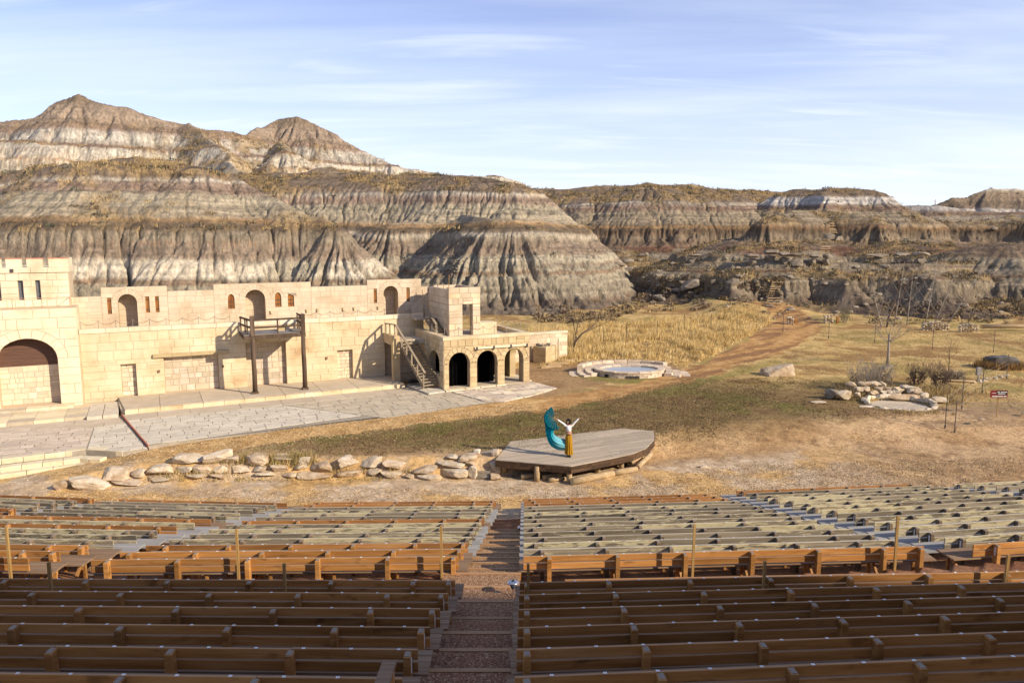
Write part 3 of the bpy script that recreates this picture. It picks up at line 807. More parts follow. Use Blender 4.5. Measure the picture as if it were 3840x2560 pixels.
# ------------------------------------------------------------------ dry grass and brush
def blades(name, P, h, w, n, pal, spread, lean, seed, label, kind='stuff'):
    """n thin triangles per point; every blade takes one of the palette colours"""
    rs = np.random.RandomState(seed)
    N = len(P); M = N * n
    base = np.repeat(P, n, 0).astype(np.float32)
    hh = np.repeat(h, n) * rs.uniform(.55, 1.1, M)
    ww = np.repeat(np.broadcast_to(w, (N,)), n) * rs.uniform(.7, 1.3, M)
    sp = np.repeat(np.broadcast_to(spread, (N,)), n)
    a = rs.uniform(0, 2 * np.pi, M)
    base[:, 0] += sp * rs.normal(0, .5, M); base[:, 1] += sp * rs.normal(0, .5, M)
    tip = base.copy()
    tip[:, 0] += hh * (lean * .6 + rs.normal(0, lean, M)); tip[:, 1] += hh * rs.normal(0, lean, M); tip[:, 2] += hh
    s = np.stack([np.cos(a) * ww, np.sin(a) * ww, np.zeros(M)], -1)
    V = np.stack([base - s, base + s, tip], 1).reshape(-1, 3)
    pal = np.array(pal, dtype=np.float32)
    t = pal[rs.randint(0, len(pal), N)][np.repeat(np.arange(N), n)] * rs.uniform(.8, 1.2, (M, 1))
    o = np_mesh(name, V, np.arange(M * 3).reshape(-1, 3), MATS['blade'], col=np.repeat(t, 3, 0))
    return tag(o, label, None, None, kind)
def bushes(name, P, size, n, pal, seed, label):
    """clumps of small leaf triangles filling a squat dome"""
    rs = np.random.RandomState(seed)
    N = len(P); M = N * n
    sz = np.repeat(size, n)
    d = rs.normal(0, 1, (M, 3)); d /= np.linalg.norm(d, axis=1, keepdims=True)
    rad = rs.uniform(.35, 1, M) ** .6
    d *= (rad * sz)[:, None]; d[:, 2] = np.abs(d[:, 2]) * .75
    c = np.repeat(P, n, 0) + d
    q = rs.normal(0, 1, (M, 3, 3)) * (sz * .16)[:, None, None]
    V = (c[:, None, :] + q).reshape(-1, 3)
    pal = np.array(pal, dtype=np.float32)
    t = pal[rs.randint(0, len(pal), N)][np.repeat(np.arange(N), n)] * rs.uniform(.7, 1.3, (M, 1))
    o = np_mesh(name, V, np.arange(M * 3).reshape(-1, 3), MATS['blade'], col=np.repeat(t, 3, 0))
    return tag(o, label, None, None, 'stuff')
GOLD = [(.50, .36, .15), (.42, .29, .11), (.54, .40, .19), (.34, .23, .09)]
rs = np.random.RandomState(21)
# hills: tufts where the treads carry grass
vz = hveg.ravel() * (HZ.ravel() > .5) * (np.abs(np.arctan2(GX, GY)).ravel() < rd(37))
area = (np.hypot(GX, GY).ravel()) ** 1.0 * np.repeat(np.gradient(rr), len(az))
p = vz ** 1.5 * area; p /= p.sum()
pick = rs.choice(len(p), 17000, p=p)
P = np.stack([GX.ravel()[pick], GY.ravel()[pick], HZ.ravel()[pick] - .05], -1) + np.concatenate([rs.uniform(-.2, .2, (17000, 2)), np.zeros((17000, 1))], 1)
blades('hill_grass', P, rs.uniform(.3, .75, 17000), .06, 7, [(.36, .25, .11), (.30, .20, .09), (.22, .155, .08), (.40, .29, .14)], .7, .35, 2, 'dry golden grass on the benches and tops of the hills')
p2 = p ** .8 * (.3 + sstep(-.1, .4, perlin(GX / 5, GY / 5, 4.4)).ravel()); p2 /= p2.sum()
pick = rs.choice(len(p2), 5200, p=p2)
P = np.stack([GX.ravel()[pick], GY.ravel()[pick], HZ.ravel()[pick] - .1], -1)
bushes('hill_brush', P, rs.uniform(.25, .9, 5200), 30, [(.09, .10, .065), (.16, .135, .09), (.20, .15, .085), (.10, .08, .05), (.15, .14, .10)], 3, 'low dark sagebrush scattered over the hill benches')
# tall golden grass right of the buildings
def sample_poly(poly, n, seed):
    rs = np.random.RandomState(seed); out = []
    xs = [p[0] for p in poly]; ys = [p[1] for p in poly]
    while len(out) < n:
        x = rs.uniform(min(xs), max(xs), n * 2); y = rs.uniform(min(ys), max(ys), n * 2)
        ok = inpoly(x, y, poly)
        out += list(zip(x[ok], y[ok]))
    return np.array(out[:n])
def on_ground(q, dz=-.03):
    return np.concatenate([q, (ground_height(q[:, 0], q[:, 1]) + dz)[:, None]], 1)
q = sample_poly(TALL, 9500, 4)
dens = fbm(q[:, 0] / 3.5, q[:, 1] / 3.5, 4.4, 3)
ok = rs.uniform(-.9, .5, len(q)) < dens + .25
q = q[ok]; dens = dens[ok]
hgt = (.26 + .62 * sstep(-.35, .45, dens + .4 * perlin(q[:, 0] / 1.3, q[:, 1] / 1.3, 6.6))) * rs.uniform(.6, 1.2, len(q)) * np.where(q[:, 1] > 63, 1, .75)
hgt *= np.where((q[:, 0] < 7.5) & (q[:, 1] > 61), 1.35, 1)
blades('tall_grass', on_ground(q), hgt, .022, 13, [(.67, .49, .21), (.59, .42, .165), (.71, .55, .27), (.50, .34, .125)], .32, .22, 5, 'tall golden grass on the bank right of the stone arcade')
q = np.concatenate([sample_poly([(14, 55), (60, 62), (60, 82), (34, 84), (22, 66)], 4200, 6), sample_poly([(20, 47), (32, 44), (42, 52), (42, 60), (24, 55)], 1600, 7)])
q = q[~inpoly(q[:, 0], q[:, 1], TRACK)]
blades('meadow_grass', on_ground(q), rs.uniform(.06, .17, len(q)), .022, 8, [(.52, .39, .18), (.46, .33, .14), (.38, .25, .10), (.30, .26, .10)], .5, .5, 8, 'short dry meadow grass right of the track')
q = sample_poly([(-14, 35.4), (-10.6, 38), (-3.1, 42), (1.3, 44.6), (8, 50), (14, 56), (17, 50), (11, 40), (3, 36.8), (-1.5, 35.8), (-8, 35.1)], 9000, 9)
blades('lawn_grass', on_ground(q), rs.uniform(.05, .13, len(q)), .02, 6, [(.20, .145, .07), (.14, .135, .045), (.31, .23, .115), (.13, .085, .045), (.24, .165, .08)], .3, .6, 10, 'worn brown and green turf behind the wooden stage')

# dead leaves, clods and loose gravel that speckle the bare ground
q = sample_poly([(-13, 35.3), (-6, 39), (4, 45.5), (12, 53), (20, 56), (28, 50), (22, 44), (14, 40), (9, 38), (2, 37.5), (-1.5, 35.8)], 7500, 12)
k_ = fbm(q[:, 0] / 3, q[:, 1] / 3, 8.1, 3) > rs.uniform(-.7, .5, len(q))
q = q[k_]
q = q[~inpoly(q[:, 0], q[:, 1], TRACK)]
blades('leaf_litter', on_ground(q, .0), rs.uniform(.02, .06, len(q)), .035, 5, [(.12, .07, .04), (.17, .10, .05), (.10, .08, .04), (.30, .21, .11)], .35, .9, 13, 'brown leaf litter and clods speckling the worn lawn')
q = np.concatenate([sample_poly([(-24, 30.8), (-9, 29.9), (9, 31), (20, 33), (30, 38), (12, 36.5), (3, 33.0), (-20, 32.5)], 6500, 14), sample_poly([(-22, 33.6), (-14, 35.4), (-3, 41.5), (1.5, 44.5), (1, 47), (-10, 41.5), (-18, 37)], 3500, 15)])
blades('loose_gravel', on_ground(q, .0), rs.uniform(.015, .035, len(q)), .03, 5, [(.50, .36, .18), (.34, .22, .10), (.58, .46, .30), (.22, .14, .075)], .3, .9, 16, 'loose golden gravel scattered on the floor before the stage')
q = sample_poly([(16, 33.5), (32, 40), (40, 50), (30, 45), (20, 42), (10, 38), (9, 34)], 1000, 17)
blades('sandy_tufts', on_ground(q), rs.uniform(.03, .12, len(q)), .022, 6, [(.40, .28, .13), (.26, .165, .08), (.46, .35, .19)], .25, .6, 18, 'sparse dry tufts on the sandy ground at the right')
# ------------------------------------------------------------------ stage buildings, in the wall's own frame:
# u runs along the long wall, w out of it towards the seats, z up
BANG = math.radians(25.6086)
def bw(u, w, z=0.0):
    return (BA[0] + u * U2[0] + w * W2[0], BA[1] + u * U2[1] + w * W2[1], z)
def bthing(name, label, cat, u, w, z, group=None):
    t = thing(name, label, cat, bw(u, w, z), BANG, group)
    t['_o'] = (u, w, z)
    return t
def bmb(t):
    u0, w0, z0 = t['_o']
    return MB(lambda u, w, z: (u - u0, w0 - w, z - z0))
BT = []
def bt(*a, **k):
    t = bthing(*a, **k); BT.append(t); return t

class Arch:
    def __init__(s, u0, u1, z0, zs, rise, depth=.4, ring=.0):
        s.u0, s.u1, s.z0, s.zs, s.rise, s.depth, s.ring = u0, u1, z0, zs, rise, depth, ring
        s.c = (u0 + u1) / 2; s.a = (u1 - u0) / 2; s.z1 = zs + rise
    def top(s, u):
        k = max(0, 1 - ((u - s.c) / s.a) ** 2)
        return s.zs + s.rise * math.sqrt(k)
def Rect(u0, u1, z0, z1, depth=.3):
    return Arch(u0, u1, z0, z1, 0.0, depth)

def core(mb, u0, u1, z0, ztop, w0, w1, holes):
    """solid wall between w0 and w1 with openings, cut into vertical strips"""
    br = {u0, u1}
    for h in holes:
        for k in range(13 if h.rise > 0 else 2):
            n = 12 if h.rise > 0 else 1
            t = h.c - h.a * math.cos(math.pi * k / n) if h.rise > 0 else (h.u0 if k == 0 else h.u1)
            if u0 < t < u1: br.add(t)
    for t, _ in ztop[1:-1] if len(ztop) > 2 else []:
        br.add(t)
    br = sorted(br)
    def zt(um):
        for (a, z), (b, _) in zip(ztop[:-1], ztop[1:]):
            if a - 1e-6 <= um <= b + 1e-6: return z
        return ztop[-1][1]
    for a, b in zip(br[:-1], br[1:]):
        if b - a < 1e-5: continue
        m = (a + b) / 2
        segs = [(z0, z0)]; cuts = []
        for h in holes:
            if h.u0 < m < h.u1:
                cuts.append((h.z0, h.z0, h.top(a) if h.rise > 0 else h.zs, h.top(b) if h.rise > 0 else h.zs))
        cuts.sort()
        la = lb = z0
        for c in cuts:
            if c[0] > la + 1e-4:
                mb.hexa([(a, w0, la), (b, w0, lb), (b, w1, lb), (a, w1, la), (a, w0, c[0]), (b, w0, c[1]), (b, w1, c[1]), (a, w1, c[0])])
            la, lb = c[2], c[3]
        z = zt(m)
        mb.hexa([(a, w0, la), (b, w0, lb), (b, w1, lb), (a, w1, la), (a, w0, z), (b, w0, z), (b, w1, z), (a, w1, z)])

def courses(z0, z1, marks, h, rnd):
    zs = sorted({z0, z1} | {m for m in marks if z0 + .12 < m < z1 - .12})
    out = []
    for a, b in zip(zs[:-1], zs[1:]):
        n = max(1, round((b - a) / h))
        c = [a]
        for i in range(1, n): c.append(a + (b - a) * i / n + rnd.uniform(-.12, .12) * h)
        c.append(b)
        out += list(zip(c[:-1], c[1:]))
    return out

def block_polys(u0, u1, z0, z1, holes, h, L, rnd, gap, split=.0):
    """irregular ashlar: rectangles (or rectangles bitten by arches) as polygons in (u, z)"""
    polys = []
    marks = [x for k in holes for x in (k.z0, k.zs if k.rise > 0 else k.z1)]
    for a, b in courses(z0, z1, marks, h, rnd):
        iv = [(u0, u1)]
        for k in holes:
            if a < k.zs - .02 and b > k.z0 + .02:
                n = []
                for p, q in iv:
                    if k.u1 <= p or k.u0 >= q: n.append((p, q)); continue
                    if k.u0 > p: n.append((p, k.u0))
                    if k.u1 < q: n.append((k.u1, q))
                iv = n
        for p, q in iv:
            if q - p < .06: continue
            n = max(1, round((q - p) / (L * rnd.uniform(.85, 1.2))))
            c = [p] + [p + (q - p) * (i + rnd.uniform(-.28, .28)) / n for i in range(1, n)] + [q]
            for e, f in zip(c[:-1], c[1:]):
                rects = [(e, f, a, b)]
                if split and rnd.random() < split and b - a > .25 and f - e > .35:
                    if rnd.random() < .5:
                        m = a + (b - a) * rnd.uniform(.4, .6); rects = [(e, f, a, m), (e, f, m, b)]
                    else:
                        m = e + (f - e) * rnd.uniform(.3, .7); rects = [(e, m, a, b), (m, f, a, b)]
                for (e2, f2, a2, b2) in rects:
                    g = gap / 2
                    r = (e2 + g, f2 - g, a2 + g, b2 - g)
                    if r[1] - r[0] < .04 or r[3] - r[2] < .04: continue
                    poly = [(r[0], r[2]), (r[1], r[2]), (r[1], r[3]), (r[0], r[3])]
                    for k in holes:
                        if k.rise > 0 and r[3] > k.zs and r[2] < k.z1 + k.ring + .02 and r[1] > k.u0 - k.ring and r[0] < k.u1 + k.ring:
                            poly = bite(poly, k, g)
                            if poly is None: break
                    if poly is not None: polys.append(poly)
    return polys
def bite(poly, k, g):
    A = k.a + k.ring + g; B = k.rise + k.ring + g
    def inside(p): return p[1] > k.zs - 1e-3 and ((p[0] - k.c) / A) ** 2 + ((p[1] - k.zs) / B) ** 2 < 1
    d = []
    for (x0, y0), (x1, y1) in zip(poly, poly[1:] + poly[:1]):
        for i in range(5): d.append((x0 + (x1 - x0) * i / 5, y0 + (y1 - y0) * i / 5))
    fl = [inside(p) for p in d]
    if not any(fl): return poly
    if all(fl): return None
    out = []
    for p, f in zip(d, fl):
        if f:
            r = math.sqrt(((p[0] - k.c) / A) ** 2 + ((p[1] - k.zs) / B) ** 2)
            if r < 1e-3: continue
            p = (k.c + (p[0] - k.c) / r, k.zs + (p[1] - k.zs) / r)
        if not out or abs(p[0] - out[-1][0]) + abs(p[1] - out[-1][1]) > .004: out.append(p)
    ar = abs(sum(a[0] * b[1] - b[0] * a[1] for a, b in zip(out, out[1:] + out[:1]))) / 2
    ext = max(p[0] for p in out) - min(p[0] for p in out), max(p[1] for p in out) - min(p[1] for p in out)
    if ar < .015 or min(ext) < .05 or len(out) < 4: return None
    return out
def voussoirs(k, n, gap=.03):
    out = []
    for i in range(n):
        t0 = math.pi * i / n; t1 = math.pi * (i + 1) / n
        e = gap / (k.a + k.ring) / 2
        t0 += e; t1 -= e
        q = []
        for t in (t0, (t0 + t1) / 2, t1): q.append((k.c + (k.a + .005) * math.cos(t), k.zs + (k.rise + .005) * math.sin(t)))
        for t in (t1, (t0 + t1) / 2, t0): q.append((k.c + (k.a + k.ring - gap * .5) * math.cos(t), k.zs + (k.rise + k.ring - gap * .5) * math.sin(t)))
        out.append(q)
    return out
def add_blocks(parent, polys, w, proud, mats, rnd, name='stone_block', cap=295, axis='y', back=.03, bevel=.012):
    """each polygon becomes one stone standing proud of the wall face at w"""
    extra = bmb(parent) if hasattr(parent, 'get') and parent.get('_o') else MB()
    n = 0
    big = sorted(polys, key=lambda p: -(max(q[0] for q in p) - min(q[0] for q in p)) * (max(q[1] for q in p) - min(q[1] for q in p)))
    for p in big:
        pr = w + proud * rnd.uniform(.55, 1.25)
        if n < cap:
            mb = bmb(parent); mb.chamfer(p, w - back, pr, bevel, axis)
            mb.build(name, MATS[rnd.choice(mats)], parent)
        else:
            extra.chamfer(p, w - back, pr, bevel, axis)
        n += 1
    if extra.f:
        o = extra.build(name + '_field', MATS[mats[0]], parent); o['kind'] = 'stuff'
def side_blocks(parent, polys, u, proud, mats, rnd, sign=-1, name='stone_block', back=.03, bevel=.012, cap=295):
    """the same on a face at constant u; polys in (w, z)"""
    for p in polys[:cap]:
        mb = bmb(parent)
        mb.chamfer(p, u - sign * back, u + sign * proud * rnd.uniform(.5, 1.25), bevel, 'x')
        mb.build(name, MATS[rnd.choice(mats)], parent)

rb = random.Random(77)
# ---- long lower wall
LW = bt('castle_wall', 'long cream stone castle wall with walled-up gates and a timber lintel', 'wall', 8, 0, 0)
h_door1 = Rect(.02, .88, .25, 2.33); h_gate1 = Rect(2.50, 5.80, .25, 2.62); h_gate2 = Rect(7.55, 10.15, .25, 3.24)
h_door2 = Rect(13.66, 14.74, .25, 2.33); h_pass = Rect(17.12, 19.38, .25, 2.72)
holes = [h_door1, h_gate1, h_gate2, h_door2, h_pass]
mb = bmb(LW); core(mb, -2.14, 20.1, -.5, [(-2.14, 4.60), (20.1, 4.60)], -.5, 0, holes)
mb.build('wall_core', MATS['mortar_pale'], LW)
pol = block_polys(-2.10, 17.10, .02, 4.36, holes[:4], .46, .98, rb, .015, .16)
pol += block_polys(17.12, 20.05, 2.74, 4.36, [], .5, .9, rb, .035, .1)
add_blocks(LW, pol, 0, .026, ['cream_stone'], rb, 'stone_block', 292)
u = -2.12
while u < 20.0:                                                   # coping
    e = min(u + rb.uniform(1.0, 1.5), 20.1)
    mb = bmb(LW); mb.box(u + .01, e - .01, -.52, .06, 4.38, 4.66); mb.build('coping_stone', MATS['pale_stone'], LW); u = e
mb = bmb(LW); mb.box(-2.1, 20.0, -1.82, -.5, 4.25, 4.42); mb.build('terrace_floor', MATS['concrete_beige'], LW)
def walled(parent, h, name, hh, L, depth, mats):
    mb = bmb(parent); mb.box(h.u0 - .02, h.u1 + .02, -depth - .1, -depth, h.z0 - .05, h.z1 + .02)
    o = mb.build(name, MATS['mortar'], parent)
    o['_o'] = parent['_o']
    add_blocks(o, block_polys(h.u0 + .01, h.u1 - .01, h.z0 + .02, h.z1 - .02, [], hh, L, rb, .035, .22), -depth, .02, mats, rb, 'stone_block', 290)
walled(LW, h_door1, 'walled_doorway', .28, .4, .3, ['pale_stone', 'pink_stone'])
walled(LW, h_gate1, 'walled_gate', .36, .5, .34, ['paving_damp', 'pink_stone', 'flagstone'])
walled(LW, h_gate2, 'walled_gate', .38, .55, .34, ['paving_damp', 'pink_stone', 'flagstone'])
walled(LW, h_door2, 'walled_doorway', .26, .38, .28, ['pale_stone', 'pink_stone'])
mb = bmb(LW); mb.box(17.05, 19.45, -.62, -.5, .2, 2.8); o = mb.build('passage_wall', MATS['mortar'], LW); o['_o'] = LW['_o']
add_blocks(o, block_polys(17.14, 19.36, .27, 2.7, [], .45, .7, rb, .03), -.5, .02, ['pink_stone'], rb)
mb = bmb(LW)
nb = 4
for i in range(nb):
    a = 1.89 + 4.55 * i / nb; mb.box(a + .006, a + 4.55 / nb - .006, 0, .17, 2.635, 2.86)
mb.build('lintel_beam', MATS['lintel_wood'], LW)
for (hu, hz_) in ((2.2, 1.75), (6.05, 1.78), (12.9, 1.85)):
    mb = bmb(LW); mb.box(hu - .06, hu + .06, .04, .12, hz_ - .08, hz_ + .08); mb.build('lamp_bracket', MATS['rust_metal'], LW)

# ---- set-back upper wall
UW = bt('upper_wall', 'set-back upper castle wall of thin pink stone with arched niches and orange shutters', 'wall', 9, -1.8, 4.42)
wf = -1.8
A_ = lambda u0, u1, z0, zs, r, d, ring=.36: Arch(u0, u1, z0, zs, r, d, ring)
slits = [Rect(-.54, -.31, 5.37, 6.41), Rect(1.67, 1.90, 5.37, 6.42), Rect(2.25, 2.47, 5.37, 6.42), Rect(16.89, 17.12, 5.41, 6.46), Rect(19.40, 19.65, 5.43, 6.48)]
goth = [A_(6.74, 7.16, 5.40, 6.08, .33, .1, .2), A_(9.84, 10.26, 5.40, 6.08, .34, .1, .2), A_(10.71, 11.13, 5.40, 6.08, .35, .1, .2)]
nich = [A_(.07, 1.17, 4.42, 6.06, .56, .95), A_(7.85, 9.18, 4.42, 5.98, .68, .95, .4), A_(17.63, 18.74, 4.42, 6.08, .56, .95)]
allh = slits + goth + nich
tops = [(-2.92, 6.52), (-.86, 7.08), (3.0, 6.73), (5.85, 7.10), (12.33, 6.74), (16.40, 7.12), (20.57, 7.12)]
mb = bmb(UW); core(mb, -2.92, 20.57, 4.3, tops, wf - .3, wf, allh); mb.build('wall_core', MATS['mortar'], UW)
pol = []
for (a, z), (b, _) in zip(tops[:-1], tops[1:]):
    hs = [h for h in allh if h.u0 < b and h.u1 > a]
    pol += block_polys(a + .01, b - .01, 4.44, z, hs, .36, .62, rb, .018, .22)
for k in nich: pol += voussoirs(k, 11, .03)
for k in goth: pol += voussoirs(k, 5, .03)
add_blocks(UW, pol, wf, .010, ['pink_stone'], rb, 'stone_block', 295, bevel=.004)
for k in nich:
    mb = bmb(UW); mb.box(k.u0 - .05, k.u1 + .05, wf - 1.0, wf - .95, 4.4, k.z1 + .1)
    mb.box(k.u0 - .15, k.u0 - .002, wf - .95, wf - .3, 4.4, k.z1 + .1); mb.box(k.u1 + .002, k.u1 + .15, wf - .95, wf - .3, 4.4, k.z1 + .1)
    mb.box(k.u0, k.u1, wf - .95, wf - .3, k.z1 + .02, k.z1 + .12)
    o = mb.build('niche', MATS['mortar'], UW); o['_o'] = UW['_o']
    add_blocks(o, block_polys(k.u0, k.u1, 4.44, k.z1, [], .36, .5, rb, .03), wf - .95, .012, ['pink_stone'], rb, bevel=.004)
for k in slits + goth:
    mb = bmb(UW)
    n = 10 if k.rise > 0 else 1
    poly = [(k.u0, k.z0), (k.u1, k.z0)] + ([(k.c + k.a * math.cos(math.pi * i / n), k.zs + k.rise * math.sin(math.pi * i / n)) for i in range(n + 1)] if k.rise > 0 else [(k.u1, k.z1), (k.u0, k.z1)])
    mb.prism(poly, wf - .11, wf - .07, 'y')
    sh = mb.build('shutter', MATS['shutter_wood'], UW); sh['_o'] = UW['_o']
    mb = bmb(UW)
    mb.box(k.c - .012, k.c + .012, wf - .07, wf - .055, k.z0 + .02, k.zs)
    for zz in (k.z0 + .2, k.zs - .2): mb.box(k.u0 + .02, k.u1 - .02, wf - .07, wf - .05, zz - .03, zz + .03)
    mb.build('batten', MATS['dark_timber'], sh)
for u, z in ((9.55, 5.05), (12.0, 5.05), (12.75, 5.05), (14.6, 5.05), (15.4, 5.05), (17.2, 5.05)):
    mb = bmb(UW); mb.box(u - .05, u + .05, wf, wf + .12, z - .1, z + .06); mb.box(u - .08, u + .02, wf + .02, wf + .1, z + .06, z + .12)
    mb.build('wall_lamp', MATS['lintel_wood'], UW)

# ---- sloping parapet beside the upper stair
SP = bt('stair_parapet', 'sloping pink stone parapet between the upper wall and the square tower', 'wall', 20.3, -1.4, 4.3)
mb = bmb(SP); mb.prism([(19.6, 4.3), (21.2, 4.3), (21.2, 6.15), (20.95, 6.1), (19.6, 5.0)], -1.55, -1.35, 'y'); mb.build('parapet', MATS['mortar'], SP)
ps = []
for a, b in ((19.62, 20.1), (20.1, 20.65), (20.65, 21.19)):
    t0 = 5.0 + (a - 19.6) * .815; t1 = min(5.0 + (b - 19.6) * .815, 6.13)
    m0 = 4.32; n = 3
    for i in range(n):
        ps.append([(a + .012, m0 + (t0 - m0) * i / n + .012), (b - .012, m0 + (t1 - m0) * i / n + .012), (b - .012, m0 + (t1 - m0) * (i + 1) / n - .012), (a + .012, m0 + (t0 - m0) * (i + 1) / n - .012)])
add_blocks(SP, ps, -1.35, .014, ['pink_stone'], rb, bevel=.004)
mb = bmb(SP); mb.box(20.57, 21.1, -2.1, -1.9, 4.3, 6.5); mb.box(20.70, 20.76, -1.9, -1.86, 5.75, 6.3); mb.build('end_wall', MATS['pink_stone'], SP)

# ---- gatehouse
GH = bt('gatehouse', 'bright cream stone gatehouse with crenellated upper tower and big arched roller door', 'building', -5, .35, 0)
gw_ = .35
ga = Arch(-6.42, -3.32, .2, 3.02, 1.28, .9, .55)
mb = bmb(GH); core(mb, -10.5, -2.14, -.5, [(-10.5, 6.05), (-2.14, 6.05)], -.75, gw_, [ga]); mb.box(-10.5, -2.14, -4.0, -.76, -.5, 6.05)
mb.build('gate_core', MATS['mortar_pale'], GH)
pol = block_polys(-8.0, -2.16, .0, 6.03, [ga], .62, 1.0, rb, .022, .08) + voussoirs(ga, 9, .03)
add_blocks(GH, pol, gw_, .03, ['pale_stone'], rb)
side_blocks(GH, block_polys(-.70, gw_ - .01, 4.66, 6.03, [], .6, .5, rb, .03), -2.14, .03, ['pale_stone'], rb, 1)
sl = bmb(GH)
zz = 2.56
k = 0
while zz < 4.35:
    sl.box(-6.5, -3.25, -.50 - .012 * (k % 2), -.44 - .0001 * k, zz, zz + .082); zz += .088; k += 1
sl.build('roller_shutter', MATS['roller_brown'], GH)
mb = bmb(GH); mb.box(-6.5, -3.25, -.50, -.44, .1, 2.555); o = mb.build('door_panel', MATS['mortar'], GH); o['_o'] = GH['_o']
add_blocks(o, block_polys(-6.45, -3.3, .22, 2.54, [], .32, .52, rb, .026, .25), -.44, .012, ['roller_stone'], rb, bevel=.004)
# upper tower
tw = -1.0
wins = [Rect(-5.19, -4.93, 6.5, 7.67), Rect(-4.29, -4.04, 6.5, 7.67), Rect(-6.33, -6.08, 6.5, 7.67)]
mb = bmb(GH); core(mb, -10.5, -2.50, 6.0, [(-10.5, 8.13), (-2.50, 8.13)], -4.0, tw, wins)
mb.build('tower_core', MATS['mortar_pale'], GH)
pol = block_polys(-7.6, -2.52, 6.07, 8.12, wins, .42, .72, rb, .026, .12)
add_blocks(GH, pol, tw, .03, ['pale_stone'], rb)
u = -8.5
while u < -2.5:
    e = min(u + rb.uniform(.8, 1.2), -2.44)
    if -2.44 - e < .3: e = -2.44
    mb = bmb(GH); mb.box(u + .008, e - .008, -4.0, tw + .09, 8.14, 8.46); mb.build('cornice_stone', MATS['pale_stone'], GH); u = e
for a, b in ((-7.75, -6.95), (-6.72, -5.93), (-5.70, -4.90), (-4.64, -3.80), (-3.50, -2.45)):
    mb = bmb(GH); mb.box(a, b, tw - .32, tw + .08, 8.465, 8.97); m_ = mb.build('merlon', MATS['pale_stone'], GH)
    mb = bmb(GH); mb.box(a - .015, b + .015, tw - .34, tw + .10, 8.972, 9.02); mb.build('merlon_cap', MATS['red_edge'], m_)
for a, b in ((-4.0 + .2, -3.2), (-2.9, -2.1), (-1.8, -1.4)):
    mb = bmb(GH); mb.box(-2.84, -2.45, a, b, 8.465, 8.97); mb.build('merlon', MATS['pale_stone'], GH)
for k in wins:
    mb = bmb(GH); mb.box(k.u0, k.u1, tw - .22, tw - .16, k.z0, k.z1); o = mb.build('lattice_window', MATS['lattice_glass'], GH)
    mb = bmb(GH)
    cu, cz = k.c, (k.z0 + k.z1) / 2
    for i in range(-6, 7):
        for s in (1, -1):
            zc = k.z0 + (i + 6) * (k.z1 - k.z0) / 12
            a0 = (k.u0, tw - .15, zc - s * .13); a1 = (k.u1, tw - .15, zc + s * .13)
            if min(a0[2], a1[2]) > k.z0 and max(a0[2], a1[2]) < k.z1: mb.bar(a0, a1, .014, .014)
    mb.build('lattice', MATS['grey_metal'], o)
mb = bmb(GH); mb.box(-5.5, -5.33, tw + .09, tw + .16, 8.2, 8.38); mb.build('vent', MATS['dark_metal'], GH)
mb = bmb(GH)
rail = [(-10, .2, 6.68), (-2.45, .2, 6.68), (-2.45, -.95, 6.68)]
mb.tube(rail, .018, 6)
for u in (-8.4, -6.9, -5.4, -3.9, -2.45): mb.tube([(u, .2, 6.05), (u, .2, 6.68)], .018, 6)
mb.build('ledge_rail', MATS['copper_pipe'], GH)

# ---- timber balcony
BL = bt('timber_balcony', 'dark timber balcony on two round log posts in front of the castle wall', 'balcony', 9.3, 2.5, .25)
for u in (7.73, 10.90):
    mb = bmb(BL)
    mb.tube([(u, 2.5, .38), (u + .01, 2.5, 1.5), (u - .015, 2.5, 2.8), (u, 2.5, 4.0)], [.155, .15, .14, .135], 12)
    p_ = mb.build('post', MATS['dark_timber'], BL, True)
    mb = bmb(BL); mb.box(u - .2, u + .2, 2.3, 2.7, .25, .38); mb.build('post_base', MATS['dark_timber'], p_)
    mb = bmb(BL); mb.box(u - .13, u + .13, 2.4, 2.66, 4.0, 5.28); mb.build('corner_post', MATS['dark_timber'], BL)
mb = bmb(BL); mb.box(7.18, 11.05, 2.47, 2.60, 3.80, 4.04); mb.build('beam', MATS['dark_timber'], BL)
mb = bmb(BL); mb.box(7.18, 7.30, .08, 2.465, 3.80, 4.04); mb.build('beam', MATS['dark_timber'], BL)
mb = bmb(BL); mb.box(10.93, 11.05, .08, 2.465, 3.80, 4.04); mb.build('beam', MATS['dark_timber'], BL)
for i in range(15):
    w0 = .02 + i * .17
    mb = bmb(BL); mb.box(7.20, 11.03, w0, w0 + .16, 4.045, 4.085); mb.build('plank', MATS['grey_timber'], BL)
rails = [((7.25, .1, 5.0), (7.7, 2.5, 4.98)), ((7.25, .1, 4.55), (7.7, 2.5, 4.5)), ((7.75, 2.53, 5.0), (10.88, 2.53, 5.02)), ((7.75, 2.53, 4.52), (10.88, 2.53, 4.54)),
         ((10.95, 2.5, 5.06), (10.95, .1, 5.08)), ((10.95, 2.5, 4.6), (10.95, .1, 4.62))]
for p, q in rails:
    mb = bmb(BL); mb.bar(p, q, .07, .12); mb.build('rail', MATS['dark_timber'], BL)
for u, w in ((7.28, .2), (7.45, 1.1), (7.52, 1.6), (9.3, 2.5), (10.95, .25), (10.95, 1.0), (10.95, 1.7)):
    mb = bmb(BL); mb.box(u - .045, u + .045, w - .045, w + .045, 4.085, 4.98); mb.build('baluster', MATS['dark_timber'], BL)
BX_ = bt('wooden_box', 'small orange wooden box standing on the timber balcony', 'box', 9.7, 1.3, 4.085)
mb = bmb(BX_); mb.box(9.45, 10.0, 1.1, 1.5, 4.087, 4.36); mb.build('crate_body', MATS['lintel_wood'], BX_)
mb = bmb(BX_); mb.box(9.43, 10.02, 1.08, 1.52, 4.362, 4.39); mb.build('lid', MATS['shutter_wood'], BX_)
PL_ = bt('white_plank', 'long whitewashed plank lying across the balcony floor', 'plank', 8.6, 1.6, 4.09)
